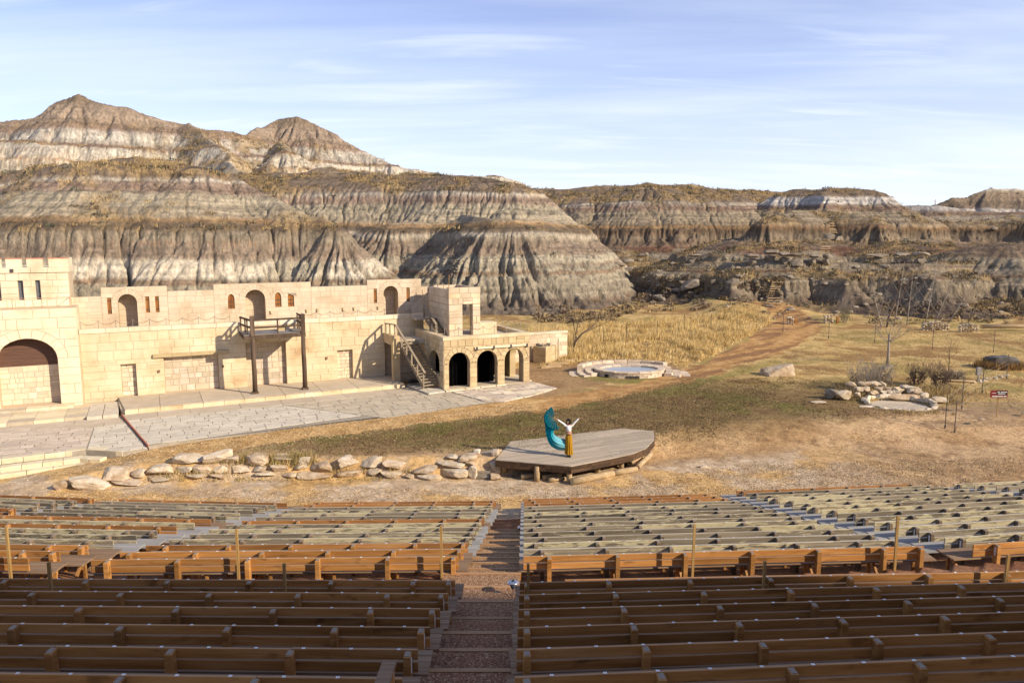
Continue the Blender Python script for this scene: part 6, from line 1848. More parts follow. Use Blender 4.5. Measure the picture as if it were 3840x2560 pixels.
# gravel surface of the aisle
t = NT('aisle_gravel')
v = t.coords((1, 1, 1), 'World')
vo = t.n('ShaderNodeTexVoronoi'); vo.inputs['Scale'].default_value = 42; t.l(v, vo.inputs['Vector'])
cr = t.ramp(vo.outputs['Color'], [(.15, (.15, .068, .036)), (.5, (.245, .122, .068)), (.78, (.34, .195, .115)), (.95, (.48, .35, .23))])
# golden gravel lower down, darker red gravel higher up the bank
sp = t.n('ShaderNodeSeparateXYZ'); t.l(v, sp.inputs[0])
cg = t.ramp(vo.outputs['Color'], [(.15, (.19, .10, .05)), (.5, (.30, .185, .095)), (.8, (.42, .285, .155)), (.95, (.54, .42, .27))])
kk = t.rng(sp.outputs[1], 12.2, 20, 0, 1)
t.bump(vo.outputs['Distance'], .8, .012)
t.done(t.mix(kk, cr, cg), .95, .1)
aisle = AM.build('aisle', MATS['aisle_gravel']); tag(aisle, 'stepped gravel aisle between the two halves of the seats', None, None, 'structure')
for p, q in tim:
    mb = MB(); mb.bar(p, q, .09, .145); mb.build('timber_riser', MATS['brown_post'], aisle)
# ---- solar lamps
def solar_lamp(x, y, z, label):
    t = thing('path_lamp', label, 'lamp', (x, y, z), group='small solar lamps beside the aisle')
    mb = MB(); mb.tube([(0, 0, -.1), (0, 0, .14)], .012, 8); mb.build('spike', MATS['steel'], t)
    mb = MB(); mb.tube([(0, 0, .14), (0, 0, .27)], [.035, .085], 14); mb.build('lens', MATS['lattice_glass'], t, True)
    mb = MB(); mb.tube([(0, 0, .271), (0, 0, .285), (0, 0, .31)], [.125, .125, .05], 18); cp = mb.build('cap', MATS['steel'], t, True)
    mb = MB(); mb.box(-.03, .03, -.03, .03, .311, .316); mb.build('solar_cell', MATS['sign_black'], cp)
solar_lamp(.02, 14.75, gz(.02, 14.75) + .1, 'silver solar path lamp at the top of the lower aisle steps')
solar_lamp(.30, 24.3, gz(.3, 24.3) + .02, 'smaller looking silver solar lamp lower down beside the aisle')
# ---- handrail plank at the bottom edge
HR = thing('handrail', 'short sloping handrail plank on posts left of the aisle at the bottom edge', 'handrail', (-1.25, 7.0, 5.1))
mb = MB(); mb.bar((.01, .2, 1.02), (.12, -1.6, 1.50), .14, .04); mb.build('plank', MATS['seat_brown'], HR)
mb = MB(); mb.bar((.03, .05, -.1), (.03, .05, 1.0), .09, .09, (0, 1, 0)); mb.build('post', MATS['brown_post'], HR)
mb = MB(); mb.bar((.1, -1.4, .3), (.1, -1.4, 1.42), .09, .09, (0, 1, 0)); mb.build('post', MATS['brown_post'], HR)
# ------------------------------------------------------------------ dancer
surf('skin', two((.42, .23, .145), (.48, .27, .175)), 4, rough=.55, bump=0, rnd=None)
surf('white_knit', two((.74, .72, .70), (.80, .78, .76)), 9, bump=.2, bdist=.004, bscale=60, rnd=None)
surf('black_hair', two((.008, .007, .006), (.02, .016, .013)), 20, (8, 8, 1), rough=.7, spec=.12, rnd=None)
surf('black_boot', two((.008, .008, .009), (.02, .02, .02)), 8, rough=.4, rnd=None)
surf('waistband', two((.02, .008, .006), (.03, .012, .01)), 8, rnd=None)
surf('eye_white', two((.7, .68, .65), (.72, .7, .67)), 3, rough=.3, rnd=None, bump=0)
surf('eye_dark', two((.02, .012, .008), (.03, .02, .012)), 3, rough=.2, rnd=None, bump=0)
surf('lips', two((.33, .10, .085), (.36, .12, .10)), 5, rough=.45, rnd=None, bump=0)
surf('fan_bone', two((.50, .36, .17), (.58, .44, .23)), 5, rnd=None)
t = NT('mustard_cloth')
t.bump(t.noise(t.coords((6, 6, 1)), 9, 3), .3, .01)
t.done(t.ramp(t.noise(t.coords((8, 8, .6)), 3, 3), two((.29, .14, .005), (.42, .225, .012))), .75, .2)

DN = thing('person', 'dancer in white crop top and mustard skirt, arms raised, holding a teal silk fan', 'person', (2.67, 34.88, .055))
def skin_mesh(name, joints, edges, mat, parent, sub=2):
    """joints: name -> (x, y, z, radius[, radius2])"""
    keys = list(joints); me = bpy.data.meshes.new(name)
    me.from_pydata([joints[k][:3] for k in keys], [(keys.index(a), keys.index(b)) for a, b in edges], [])
    o = link(name, me, MATS[mat], parent)
    m = o.modifiers.new('skin', 'SKIN'); m.use_smooth_shade = True
    sv = me.skin_vertices[0].data
    for i, k in enumerate(keys):
        r = joints[k]; sv[i].radius = (r[3], r[4] if len(r) > 4 else r[3]); sv[i].use_root = (i == 0)
    s = o.modifiers.new('subdivision', 'SUBSURF'); s.levels = sub; s.render_levels = sub
    dg = bpy.context.evaluated_depsgraph_get()
    nm = bpy.data.meshes.new_from_object(o.evaluated_get(dg))
    o.modifiers.clear(); o.data = nm
    if not nm.materials: nm.materials.append(MATS[mat])
    nm.polygons.foreach_set('use_smooth', [True] * len(nm.polygons))
    return o
# she faces the seats (-y), head turned to her right (-x)
J = {
 'pelvis': (0, 0, 1.00, .118, .085), 'waist': (.0, .0, 1.14, .132, .095), 'chest': (-.005, .0, 1.33, .15, .10), 'neckbase': (-.01, .0, 1.50, .075, .065),
 'neck': (-.012, -.004, 1.565, .047, .05), 'headbase': (-.02, -.01, 1.62, .066, .075), 'head': (-.022, -.005, 1.70, .088, .102), 'crown': (-.02, .005, 1.765, .066, .075),
 'shR': (-.165, 0, 1.50, .055), 'elR': (-.36, -.03, 1.655, .040), 'wrR': (-.555, -.05, 1.80, .026), 'haR': (-.60, -.055, 1.845, .034, .02),
 'shL': (.155, 0, 1.50, .055), 'elL': (.31, -.02, 1.69, .040), 'wrL': (.475, -.03, 1.85, .026), 'haL': (.535, -.035, 1.875, .034, .018),
 'hipR': (-.075, 0, .93, .075), 'knR': (-.06, -.01, .53, .058), 'anR': (-.035, .01, .10, .038), 'toeR': (-.045, -.14, .035, .034, .026),
 'hipL': (.075, 0, .93, .075), 'knL': (.065, -.01, .53, .058), 'anL': (.05, .01, .10, .038), 'toeL': (.055, -.13, .035, .034, .026)}
E_ = [('pelvis', 'waist'), ('waist', 'chest'), ('chest', 'neckbase'), ('neckbase', 'neck'), ('neck', 'headbase'), ('headbase', 'head'), ('head', 'crown'),
      ('neckbase', 'shR'), ('shR', 'elR'), ('elR', 'wrR'), ('wrR', 'haR'), ('neckbase', 'shL'), ('shL', 'elL'), ('elL', 'wrL'), ('wrL', 'haL'),
      ('pelvis', 'hipR'), ('hipR', 'knR'), ('knR', 'anR'), ('anR', 'toeR'), ('pelvis', 'hipL'), ('hipL', 'knL'), ('knL', 'anL'), ('anL', 'toeL')]
body = skin_mesh('body', J, E_, 'skin', DN)
# fingers: five short bent chains rooted in each palm, merged into the body mesh
def fingers(bones):
    mb = MB()
    for pts, r in bones: mb.tube(pts, [r, r * .95, r * .85, r * .6][:len(pts)], 6)
    return mb
fb = []
hl = Vector((.535, -.035, 1.875))
for i, (dy, L, up) in enumerate(((-.022, .072, .010), (-.007, .080, .014), (.008, .075, .012), (.022, .060, .004))):
    a = hl + Vector((.015, dy, .004)); fb.append(([a, a + Vector((L * .45, dy * .3, up)), a + Vector((L * .8, dy * .4, up * .4)), a + Vector((L * 1.05, dy * .5, -up * .9))], .0085))
a = hl + Vector((-.02, -.02, -.012)); fb.append(([a, a + Vector((.02, -.03, -.004)), a + Vector((.045, -.042, .0)), a + Vector((.06, -.045, .006))], .0095))
hr = Vector((-.60, -.055, 1.845))
for i, (dy, L) in enumerate(((-.022, .055), (-.007, .06), (.008, .058), (.022, .048))):
    a = hr + Vector((-.012, dy, .006)); fb.append(([a, a + Vector((-L * .5, 0, .012)), a + Vector((-L * .75, 0, -.018)), a + Vector((-L * .35, 0, -.034))], .0085))
a = hr + Vector((.012, -.03, .0)); fb.append(([a, a + Vector((-.012, -.022, .016)), a + Vector((-.035, -.022, .020)), a + Vector((-.05, -.012, .012))], .0095))
import bmesh
bm = bmesh.new(); bm.from_mesh(body.data)
fm = fingers(fb).mesh('fingers'); bm.from_mesh(fm)
# nose, brow and chin pushed out of the head on its turned side
fdir = Vector((-.72, -.69, 0)).normalized()
for v in bm.verts:
    p = v.co - Vector((-.022, -.005, 1.66))
    if abs(p.x) < .16 and abs(p.y) < .16 and -.11 < p.z < .1:
        side = p.to_2d().normalized().dot(fdir.to_2d()) if p.to_2d().length > 1e-4 else 0
        if side > .55:
            k = (side - .55) / .45
            v.co += fdir * (.020 * k * math.exp(-((p.z - .005) / .022) ** 2) + .012 * k * math.exp(-((p.z + .062) / .02) ** 2))
        v.co.x += 0
bm.to_mesh(body.data); bm.free(); bpy.data.meshes.remove(fm)
body.data.polygons.foreach_set('use_smooth', [True] * len(body.data.polygons))
HC_ = Vector((-.022, -.005, 1.675)); side_ = Vector((-fdir.y, fdir.x, 0))
for s in (-1, 1):
    c = HC_ + fdir * .088 + side_ * (s * .032) + Vector((0, 0, .012))
    mb = MB(); mb.tube([c - Vector((0, 0, .009)), c - Vector((0, 0, .004)), c + Vector((0, 0, .004)), c + Vector((0, 0, .009))], [.004, .0125, .0125, .004], 8); e = mb.build('eye', MATS['eye_white'], DN, True)
    c2 = c + fdir * .0105; mb = MB(); mb.tube([c2 - Vector((0, 0, .005)), c2, c2 + Vector((0, 0, .005))], [.002, .005, .002], 6); mb.build('iris', MATS['eye_dark'], e, True)
    mb = MB(); q = HC_ + fdir * .094 + side_ * (s * .034) + Vector((0, 0, .036)); mb.bar(q - side_ * .018, q + side_ * .018, .008, .006); mb.build('eyebrow', MATS['black_hair'], DN)
    q = HC_ + side_ * (s * .088) + Vector((0, 0, -.008)); mb = MB(); mb.tube([q - Vector((0, 0, .03)), q - Vector((0, 0, .01)), q + Vector((0, 0, .012)), q + Vector((0, 0, .026))], [.006, .014, .016, .008], 8); mb.build('ear', MATS['skin'], DN, True)
    q = HC_ + side_ * (s * .09) - Vector((0, 0, .05)); mb = MB(); mb.tube([q + Vector((0, 0, .014)), q - Vector((0, 0, .02))], [.004, .011], 8); mb.build('earring', MATS['fan_bone'], DN)
mb = MB(); q = HC_ + fdir * .094 - Vector((0, 0, .042)); mb.tube([q - side_ * .02, q + fdir * .005, q + side_ * .02], [.003, .008, .003], 8); mb.build('mouth', MATS['lips'], DN, True)
# short bobbed hair: a cap open on the face side
bm = bmesh.new(); bmesh.ops.create_icosphere(bm, subdivisions=4, radius=1)
dele = []
for v in bm.verts:
    p = v.co.copy()
    h = p.to_2d().dot(fdir.to_2d())
    k = .126 if p.z > -.2 else .136
    q = Vector((p.x * k, p.y * k * 1.05, p.z * .135 if p.z > 0 else p.z * .175))
    q += Vector(((mnoise.noise(p * 5)) * .012, (mnoise.noise(p * 5 + Vector((9, 0, 0)))) * .012, 0))
    if h > .5 and p.z < .35 - .1 * mnoise.noise(p * 9): dele.append(v)
    v.co = q + Vector((-.018, .006, 1.695)) - fdir * .008
bmesh.ops.delete(bm, geom=dele, context='VERTS')
me = bpy.data.meshes.new('hair'); bm.to_mesh(me); bm.free(); hair = link('hair', me, MATS['black_hair'], DN, True)
sm_ = hair.modifiers.new('thickness', 'SOLIDIFY'); sm_.thickness = .012
# white crop top: torso tube with square neck plus sleeves
T_ = {'c0': (-.002, 0, 1.185, .158, .115), 'c1': (-.004, 0, 1.34, .178, .125), 'c2': (-.006, .004, 1.44, .185, .105), 'kR': (-.085, .004, 1.475, .075, .07), 'kL': (.075, .004, 1.475, .075, .07),
      'sR': (-.165, .004, 1.495, .066), 'mR': (-.25, -.012, 1.58, .052), 'eR': (-.36, -.03, 1.657, .047), 'wR': (-.545, -.05, 1.793, .035),
      'sL': (.155, .004, 1.495, .066), 'mL': (.225, -.01, 1.595, .052), 'eL': (.31, -.02, 1.692, .047), 'wL': (.465, -.03, 1.841, .035)}
skin_mesh('crop_top', T_, [('c0', 'c1'), ('c1', 'c2'), ('c2', 'kR'), ('kR', 'sR'), ('sR', 'mR'), ('mR', 'eR'), ('eR', 'wR'), ('c2', 'kL'), ('kL', 'sL'), ('sL', 'mL'), ('mL', 'eL'), ('eL', 'wL')], 'white_knit', DN)
# pleated skirt
mb = MB(); nn = 96; rows = [(1.075, .135, .10, .0), (1.0, .148, .112, .2), (.85, .158, .13, .6), (.6, .165, .148, 1.0), (.35, .172, .16, 1.2), (.16, .18, .168, 1.3), (.125, .182, .170, 1.3)]
vs = []
for z, rx, ry, pl in rows:
    for i in range(nn):
        a = 2 * math.pi * i / nn
        k = 1 + pl * (.10 * math.sin(13 * a + .6 * math.sin(3 * a)) + .03 * math.sin(29 * a + z * 3))
        vs.append((rx * k * math.cos(a) + .012 * (1.08 - z), ry * k * math.sin(a), z + (.02 * math.cos(a - 2.6) if z < .2 else 0)))
fs = [(r * nn + i, r * nn + (i + 1) % nn, (r + 1) * nn + (i + 1) % nn, (r + 1) * nn + i) for r in range(len(rows) - 1) for i in range(nn)]
mb.add(vs, fs); sk = mb.build('skirt', MATS['mustard_cloth'], DN, True)
mb = MB(); vs = []
for z, rx, ry in ((1.055, .139, .107), (1.095, .130, .097), (1.096, .120, .088), (1.054, .128, .096)):
    for i in range(48):
        a = 2 * math.pi * i / 48; vs.append((rx * math.cos(a), ry * math.sin(a), z))
mb.add(vs, [(r * 48 + i, r * 48 + (i + 1) % 48, ((r + 1) % 4) * 48 + (i + 1) % 48, ((r + 1) % 4) * 48 + i) for r in range(4) for i in range(48)]); mb.build('waistband', MATS['waistband'], DN, True)
for s, x in ((-1, -.04), (1, .055)):
    mb = MB(); mb.tube([(x, .01, .20), (x, .012, .12), (x, .012, .05), (x, .012, .0)], [.052, .05, .05, .046], 12); mb.tube([(x, .02, .04), (x + .004 * s, -.07, .038), (x + .01 * s, -.14, .03), (x + .012 * s, -.175, .024)], [.045, .045, .040, .02], 10)
    mb.build('boot', MATS['black_boot'], DN, True)
# silk fan: pleated leaf with ribs, and the long dyed silk tail
FN = thing('silk_fan', 'teal silk fan with a long tail fading to pale blue, held out by the dancer', 'fan', (2.67 - .62, 34.88 - .06, .055 + 1.86))
def fanpt(r, a, yy=0.0): return (r * math.cos(a), yy, r * math.sin(a))
A0, A1 = math.radians(108), math.radians(283); nf = 44
V = []; C = []; Fq = []
rad = [.12, .2, .3, .4, .5, .56]
dark = np.array((.0, .115, .16)); mid = np.array((.0, .24, .30)); pale = np.array((.13, .37, .43))
for j, r in enumerate(rad):
    for i in range(nf + 1):
        a = A0 + (A1 - A0) * i / nf
        w_ = 1.0 + .03 * math.sin(i * .9) * (j > 3)
        V.append(fanpt(r * w_, a, .012 * (1 if i % 2 else -1) * r / .5 - .05 * math.sin(math.pi * i / nf) * r)); C.append(dark * (1.0 - .12 * (i % 2)))
for j in range(len(rad) - 1):
    for i in range(nf):
        k = j * (nf + 1) + i; Fq.append((k, k + 1, k + nf + 2, k + nf + 1))
lf = np_mesh('fan_leaf', np.array(V), np.array(Fq), MATS['fabric_col'], True, np.array(C), FN)
for i in range(0, nf + 1, 4):
    a = A0 + (A1 - A0) * i / nf
    mb = MB(); mb.bar(fanpt(.0, a, -.02), fanpt(.24, a, -.02), .010, .004); mb.bar(fanpt(.24, a, -.022), fanpt(.5, a, -.03), .006, .003); mb.build('fan_rib', MATS['fan_bone'], FN)
mb = MB(); mb.tube([(0, -.03, 0), (0, .01, 0)], .012, 8); mb.build('pivot', MATS['steel'], FN)
# tail: cross rows between an outer and an inner edge (x, z measured from the fan's pivot)
OUT = [(-.50, .10), (-.515, -.12), (-.49, -.42), (-.47, -.70), (-.40, -1.00), (-.29, -1.26), (-.13, -1.42), (.06, -1.53), (.26, -1.58), (.46, -1.585)]
INN = [(-.36, -.40), (-.18, -.46), (.14, -.45), (-.02, -.56), (-.11, -.68), (-.06, -.80), (.06, -.90), (.20, -.97), (.34, -1.02), (.49, -1.05)]
V = []; C = []; Fq = []; nr, ncx = 54, 26
def poly_at(P, t):
    t = t * (len(P) - 1); i = min(int(t), len(P) - 2); f = t - i
    p0 = P[max(i - 1, 0)]; p1 = P[i]; p2 = P[i + 1]; p3 = P[min(i + 2, len(P) - 1)]
    return tuple(.5 * ((2 * b) + (c - a) * f + (2 * a - 5 * b + 4 * c - d) * f * f + (3 * b - a - 3 * c + d) * f ** 3) for a, b, c, d in zip(p0, p1, p2, p3))
for j in range(nr + 1):
    t = j / nr; o_ = poly_at(OUT, t); n_ = poly_at(INN, t)
    for i in range(ncx + 1):
        s = i / ncx
        x = o_[0] + (n_[0] - o_[0]) * s; z = o_[1] + (n_[1] - o_[1]) * s
        y = .05 + .10 * math.sin(5.5 * s + 2.4 * t) * (.3 + .7 * t) + .016 * math.sin(26 * s + 3 * t) + .05 * math.sin(7 * t)
        ez = .02 * math.sin(9 * s) * (t > .97)
        V.append((x + ez, y, z)); g = t * 1.15 + (s - .4) * .38
        c = mid + (pale - mid) * float(sstep(.62, 1.0, g)); c = dark + (c - dark) * float(sstep(-.12, .22, g)); C.append(c * (1 + .10 * math.sin(40 * s)))
for j in range(nr):
    for i in range(ncx):
        k = j * (ncx + 1) + i; Fq.append((k, k + 1, k + ncx + 2, k + ncx + 1))
tl = np_mesh('silk_tail', np.array(V), np.array(Fq), MATS['fabric_col'], True, np.array(C), FN)
for o in (lf, tl):
    m = o.modifiers.new('thickness', 'SOLIDIFY'); m.thickness = .003
V = []; C = []; Fq = []                                            # little gathered frill at the fan's lower corner
for i in range(17):
    t = i / 16
    for s in (0, 1):
        V.append((-.02 + .22 * t + .02 * s, -.03 * math.sin(t * 11), -.42 - .07 * t + (.05 if s else -.02) * math.sin(t * 3.1) + .02 * math.sin(t * 9))); C.append(dark)
for i in range(16): Fq.append((2 * i, 2 * i + 2, 2 * i + 3, 2 * i + 1))
fr = np_mesh('frill', np.array(V), np.array(Fq), MATS['fabric_col'], True, np.array(C), FN); fr.modifiers.new('thickness', 'SOLIDIFY').thickness = .003

# ------------------------------------------------------------------ hillside stairs, hoodoos, boulders
def slope_stairs(pts, n, w, label):
    z0 = hz(*pts[0])
    t = thing('hill_stairs', label, 'stairs', (pts[0][0], pts[0][1], z0), group='wooden stairs up the hill')
    P = [(x, y, max(hz(x, y), gz(x, y))) for x, y in pts]
    # smooth the flight so that it rides on the slope
    for i in range(n):
        f = (i + .5) / n * (len(P) - 1); k = min(int(f), len(P) - 2); q = Vector(P[k]).lerp(Vector(P[k + 1]), f - k)
        z = max(q.z, hz(q.x, q.y), gz(q.x, q.y)) + .10
        mb = MB(); mb.box(-w / 2, w / 2, -.16, .16, -.14, .0); o = mb.build('timber_tread', MATS['log_wood'], t)
        o.location = (q.x - pts[0][0], q.y - pts[0][1], z - z0); o.rotation_euler = (0, 0, R.uniform(-.06, .06))
def hill_hit(X, Y, d0=80, d1=260):
    """terrain point hit by the camera ray through image pixel X, Y"""
    a = (X - 1176) / 1750; b = (Y - 784) / 1750; th = math.radians(7.95)
    r = (a, math.cos(th) - b * math.sin(th), -math.sin(th) - b * math.cos(th))
    tt = np.arange(d0, d1, .25) / r[1]
    xs, ys, zs = r[0] * tt, r[1] * tt, CAM_H + r[2] * tt
    h = np.maximum(hill_grid(xs, ys), ground_height(xs, ys))
    k = np.argmax(h >= zs)
    return float(xs[k]), float(ys[k])
def hill_path(P): return [hill_hit(*p) for p in P]
slope_stairs(hill_path([(1776, 700), (1780, 680), (1785, 660), (1790, 648)]), 11, 2.0, 'lower flight of timber stairs climbing the hill above the track')
slope_stairs(hill_path([(1887, 592), (1893, 578), (1898, 565)]), 7, 1.9, 'middle flight of timber stairs on the reddish terrace of the hill')
slope_stairs(hill_path([(1912, 542), (1908, 528), (1902, 512), (1896, 498), (1890, 488)]), 14, 2.0, 'upper flight of timber stairs cut through the dark fluted cliff')
HOOD = [(1592, 604, 3.0, .9, 'large pale layered cap rock at the left end of the hoodoo ledge'), (1725, 607, 2.2, .7, 'flat capped hoodoo, first in the row below the stairs'), (1768, 600, 2.5, .8, 'wide capped hoodoo, second in the row below the stairs'),
        (1800, 604, 2.0, .8, 'grey hoodoo with a rounded cap, third in the row below the stairs'), (1828, 612, 2.6, 1.1, 'tall double stacked hoodoo just left of the stairs'), (1868, 610, 1.6, .7, 'small pillar hoodoo just right of the stairs'),
        (1895, 606, 1.5, .7, 'small pillar hoodoo, second right of the stairs'), (2010, 600, 4.2, .6, 'long overhanging slab above the bare tree'), (2065, 602, 2.6, .6, 'tilted slab right of the long overhanging slab'), (2112, 604, 2.4, .8, 'rounded brown cap rock at the right end of the ledge')]
for i, (X, Y, w, h, lab) in enumerate(HOOD):
    x, y = hill_hit(X, Y); z = hz(x, y)
    t = thing('hoodoo', lab, 'hoodoo rock', (x, y, z), group='hoodoos along the rock ledge')
    rock('cap_rock', 'slab_rock', t, (0, -.3, h + .45), (w * .5, .8, .34), R.uniform(-.15, .15), 800 + i, R.uniform(-.08, .08), 2)
    rock('stem', 'slab_rock', t, (.1, .1, h * .35), (w * .34, .7, h * .75), 0, 830 + i, 0, 1)
for i, (X, Y, w) in enumerate(((1444, 604, 1.6), (1446, 627, 2.0), (1425, 612, 1.3), (1590, 666, 2.4), (1512, 690, 1.5), (1682, 652, 1.2), (1538, 640, .8), (1560, 648, .6), (1480, 590, 1.5), (1905, 548, 1.6), (1928, 552, 1.5), (1470, 600, 1.0), (1640, 655, .9), (2285, 528, 1.2))):
    x, y = hill_hit(X, Y); z = hz(x, y)
    o = rock('boulder', 'slab_rock', None, (0, 0, 0), (w * .75, w * .45, w * .36), R.uniform(-.4, .4), 860 + i, R.uniform(-.3, .3), 1); o.location = (x, y, z + w * .2)
    tag(o, ['pale slab half buried at the mouth of the gully', 'tilted slab at the mouth of the gully, nearest the nose of the central hill', 'small slab on the lip of the gully', 'long tilted slab lying on the lower slope left of the stairs', 'flat rock low on the slope above the tall grass', 'small flat topped rock on a pedestal left of the stairs', 'small pale stone halfway up the lower slope', 'tiny pale stone halfway up the lower slope', 'slab below the dark cliff at the head of the gully', 'pale block at the foot of the upper stairs', 'second pale block at the foot of the upper stairs', 'slab leaning in the gully bottom', 'low grey rock between the slab and the stairs', 'brown rock on the terrace at the far right'][i], 'boulder')
# rubble in the gully between the two front hills
q = []
for i in range(110):
    f = R.random(); X = 1036 + 14 * math.sin(f * 5) + R.gauss(0, 11) - 10 * f; Y = 585 + 75 * f
    q.append((X, Y))
rm = MB()
for i, (X, Y) in enumerate(q):
    x, y = hill_hit(X, Y); z = hz(x, y); s = R.uniform(.09, .24); P_, fs_ = rock_mesh(900 + i % 9, 0)
    rm.add([tuple(v) for v in (P_ * np.array((s, s, s * .7)) + np.array((x, y, z + s * .3)))], fs_)
tag(rm.build('gully_rubble', MATS['slab_rock']), 'pale rubble spilling down the gully between the two front hills', None, None, 'stuff')
rm = MB()
for i in range(170):
    X = R.uniform(1640, 2300); Y = R.uniform(585, 735) if X < 2120 else R.uniform(600, 725)
    if i > 100: X = R.uniform(1440, 1700); Y = R.uniform(600, 712)
    x, y = hill_hit(X, Y); z = max(hz(x, y), gz(x, y)); s = abs(R.gauss(0, .28)) + .12; P_, fs_ = rock_mesh(910 + i % 9, 0)
    rm.add([tuple(v) for v in (P_ * np.array((s, s * .7, s * .5)) + np.array((x, y, z + s * .2)))], fs_)
tag(rm.build('slope_stones', MATS['slab_rock']), 'loose stones strewn over the lower right-hand slopes', None, None, 'stuff')

# ------------------------------------------------------------------ trees and shrubs
def branch(mb, p, d, L, r, depth, rnd, up=.15, spread=.5, kids=3):
    pts = [p]; q = Vector(p); dd = Vector(d).normalized(); n = 4
    for i in range(n):
        dd = (dd + Vector((rnd.uniform(-.12, .12), rnd.uniform(-.12, .12), up * .25 + rnd.uniform(-.05, .08)))).normalized()
        q = q + dd * (L / n); pts.append(q.copy())
    mb.tube(pts, [r * (1 - .6 * i / n) for i in range(n + 1)], 6 if depth > 1 else 4, False)
    if depth > 0:
        for k in range(kids):
            f = rnd.uniform(.35, 1.0); i = min(int(f * n), n - 1); b = pts[i].lerp(pts[i + 1], f * n - i)
            a = rnd.uniform(0, 6.28); side = Vector((math.cos(a), math.sin(a), rnd.uniform(.0, .6)))
            branch(mb, b, dd * (1 - spread) + side * spread + Vector((0, 0, up)), L * rnd.uniform(.45, .65), max(r * .42 * (1 - .3 * f), .006), depth - 1, rnd, up, spread, kids)
def bare_tree(name, label, x, y, z, trunk, limbs, mt, mc, seed, cat='tree', group=None):
    rnd = random.Random(seed)
    t = thing(name, label, cat, (x, y, z), group=group)
    if trunk:
        mb = MB(); mb.tube([Vector(p) for p, r in trunk], [r for p, r in trunk], 9); mb.build('trunk', MATS[mt], t, True)
    mb = MB()
    for p, d, L, r, dep in limbs: branch(mb, Vector(p), Vector(d), L, r, dep, rnd)
    mb.build('crown', MATS[mc], t, True)
    return t
x, y = 30.48, 61.03
bare_tree('young_tree', 'leafless young tree with a pale trunk and rounded twiggy crown in the meadow', x, y, gz(x, y) - .05,
          [((0, 0, 0), .13), ((.03, 0, 1.0), .105), ((0, .02, 2.0), .09), ((.02, 0, 2.6), .06)],
          [((.0, .0, 1.9), (math.cos(a), math.sin(a) * .6, .55), 1.5, .03, 3) for a in (0.2, 1.1, 2.2, 3.0, 3.9, 4.8, 5.6)] + [((0, 0, 2.3), (.1, 0, 1), 1.5, .03, 3), ((0, 0, 2.2), (-.4, .1, .9), 1.5, .03, 3)], 'bark_grey', 'bark_grey', 5)
x, y = 43.1, 87.0
bare_tree('forked_tree', 'tall dark leafless tree forking into two long limbs in front of the hill', x, y, gz(x, y),
          [((0, 0, 0), .12), ((.1, 0, .9), .105), ((.35, 0, 1.8), .09), ((.75, 0, 2.7), .08)],
          [((.70, 0, 2.6), (.08, 0, 1), 3.2, .055, 3), ((.75, 0, 2.7), (.62, 0, .8), 3.4, .06, 3), ((.6, 0, 2.4), (-.1, .1, 1), 2.2, .03, 3), ((1.5, 0, 3.6), (.25, 0, 1), 2.2, .035, 3)], 'bark_brown', 'bark_brown', 9)
for i, (x, y, h, lean) in enumerate(((42.5, 87, 6.0, -.3), (44.4, 88, 7.6, .1), (46.2, 88.6, 6.8, .05), (48.0, 88, 7.8, .12), (49.6, 89, 7.2, .35), (50.8, 88.4, 7.6, .55))):
    bare_tree('poplar_sapling', 'pale leafless sapling behind the ruined walls, %s from the left' % ORD[i], x, y, gz(x, y) - .1, [((0, 0, 0), .07), ((lean * h * .25, 0, h * .25), .06), ((lean * h * .5, 0, h * .5), .045), ((lean * h * .95, 0, h), .012)],
              [((lean * h * f, 0, h * f), (math.cos(a), math.sin(a) * .5, 1.2), h * .33, .02, 2) for f, a in ((.12, 0), (.18, 3.1), (.25, 1), (.32, 2.4), (.42, .4), (.5, 3.5), (.6, 5), (.7, .3), (.78, 2.9))], 'bark_grey', 'bark_grey', 40 + i, 'tree', 'saplings behind the ruined walls')
x, y = 31.3, 53.9
bare_tree('sapling', 'thin leafless sapling standing behind the pond', x, y, gz(x, y), [((0, 0, 0), .035), ((.06, 0, 1.1), .028), ((.02, 0, 2.2), .02), ((.1, 0, 3.1), .008)],
          [((.03, 0, .9 + .25 * k), (math.cos(k * 2.1), math.sin(k * 2.1) * .6, .9), .7, .012, 1) for k in range(8)], 'bark_brown', 'bark_brown', 61)
x, y = 5.4, 67.5
bare_tree('leaning_tree', 'crooked leafless tree leaning over the tall grass beside the low wall', x, y, gz(x, y), [((0, 0, 0), .10), ((.25, 0, .9), .09), ((.9, 0, 1.7), .075), ((2.0, 0, 2.2), .05)],
          [((.9, 0, 1.7), (.9, .1, .5), 2.4, .05, 3), ((.4, 0, 1.2), (-.2, .1, 1), 2.4, .05, 3), ((.2, 0, .9), (.3, 0, 1), 2.8, .05, 3), ((2.0, 0, 2.2), (.8, 0, .3), 2.0, .03, 3), ((1.4, 0, 1.9), (.2, .2, 1), 1.8, .03, 3)], 'bark_brown', 'bark_brown', 66)
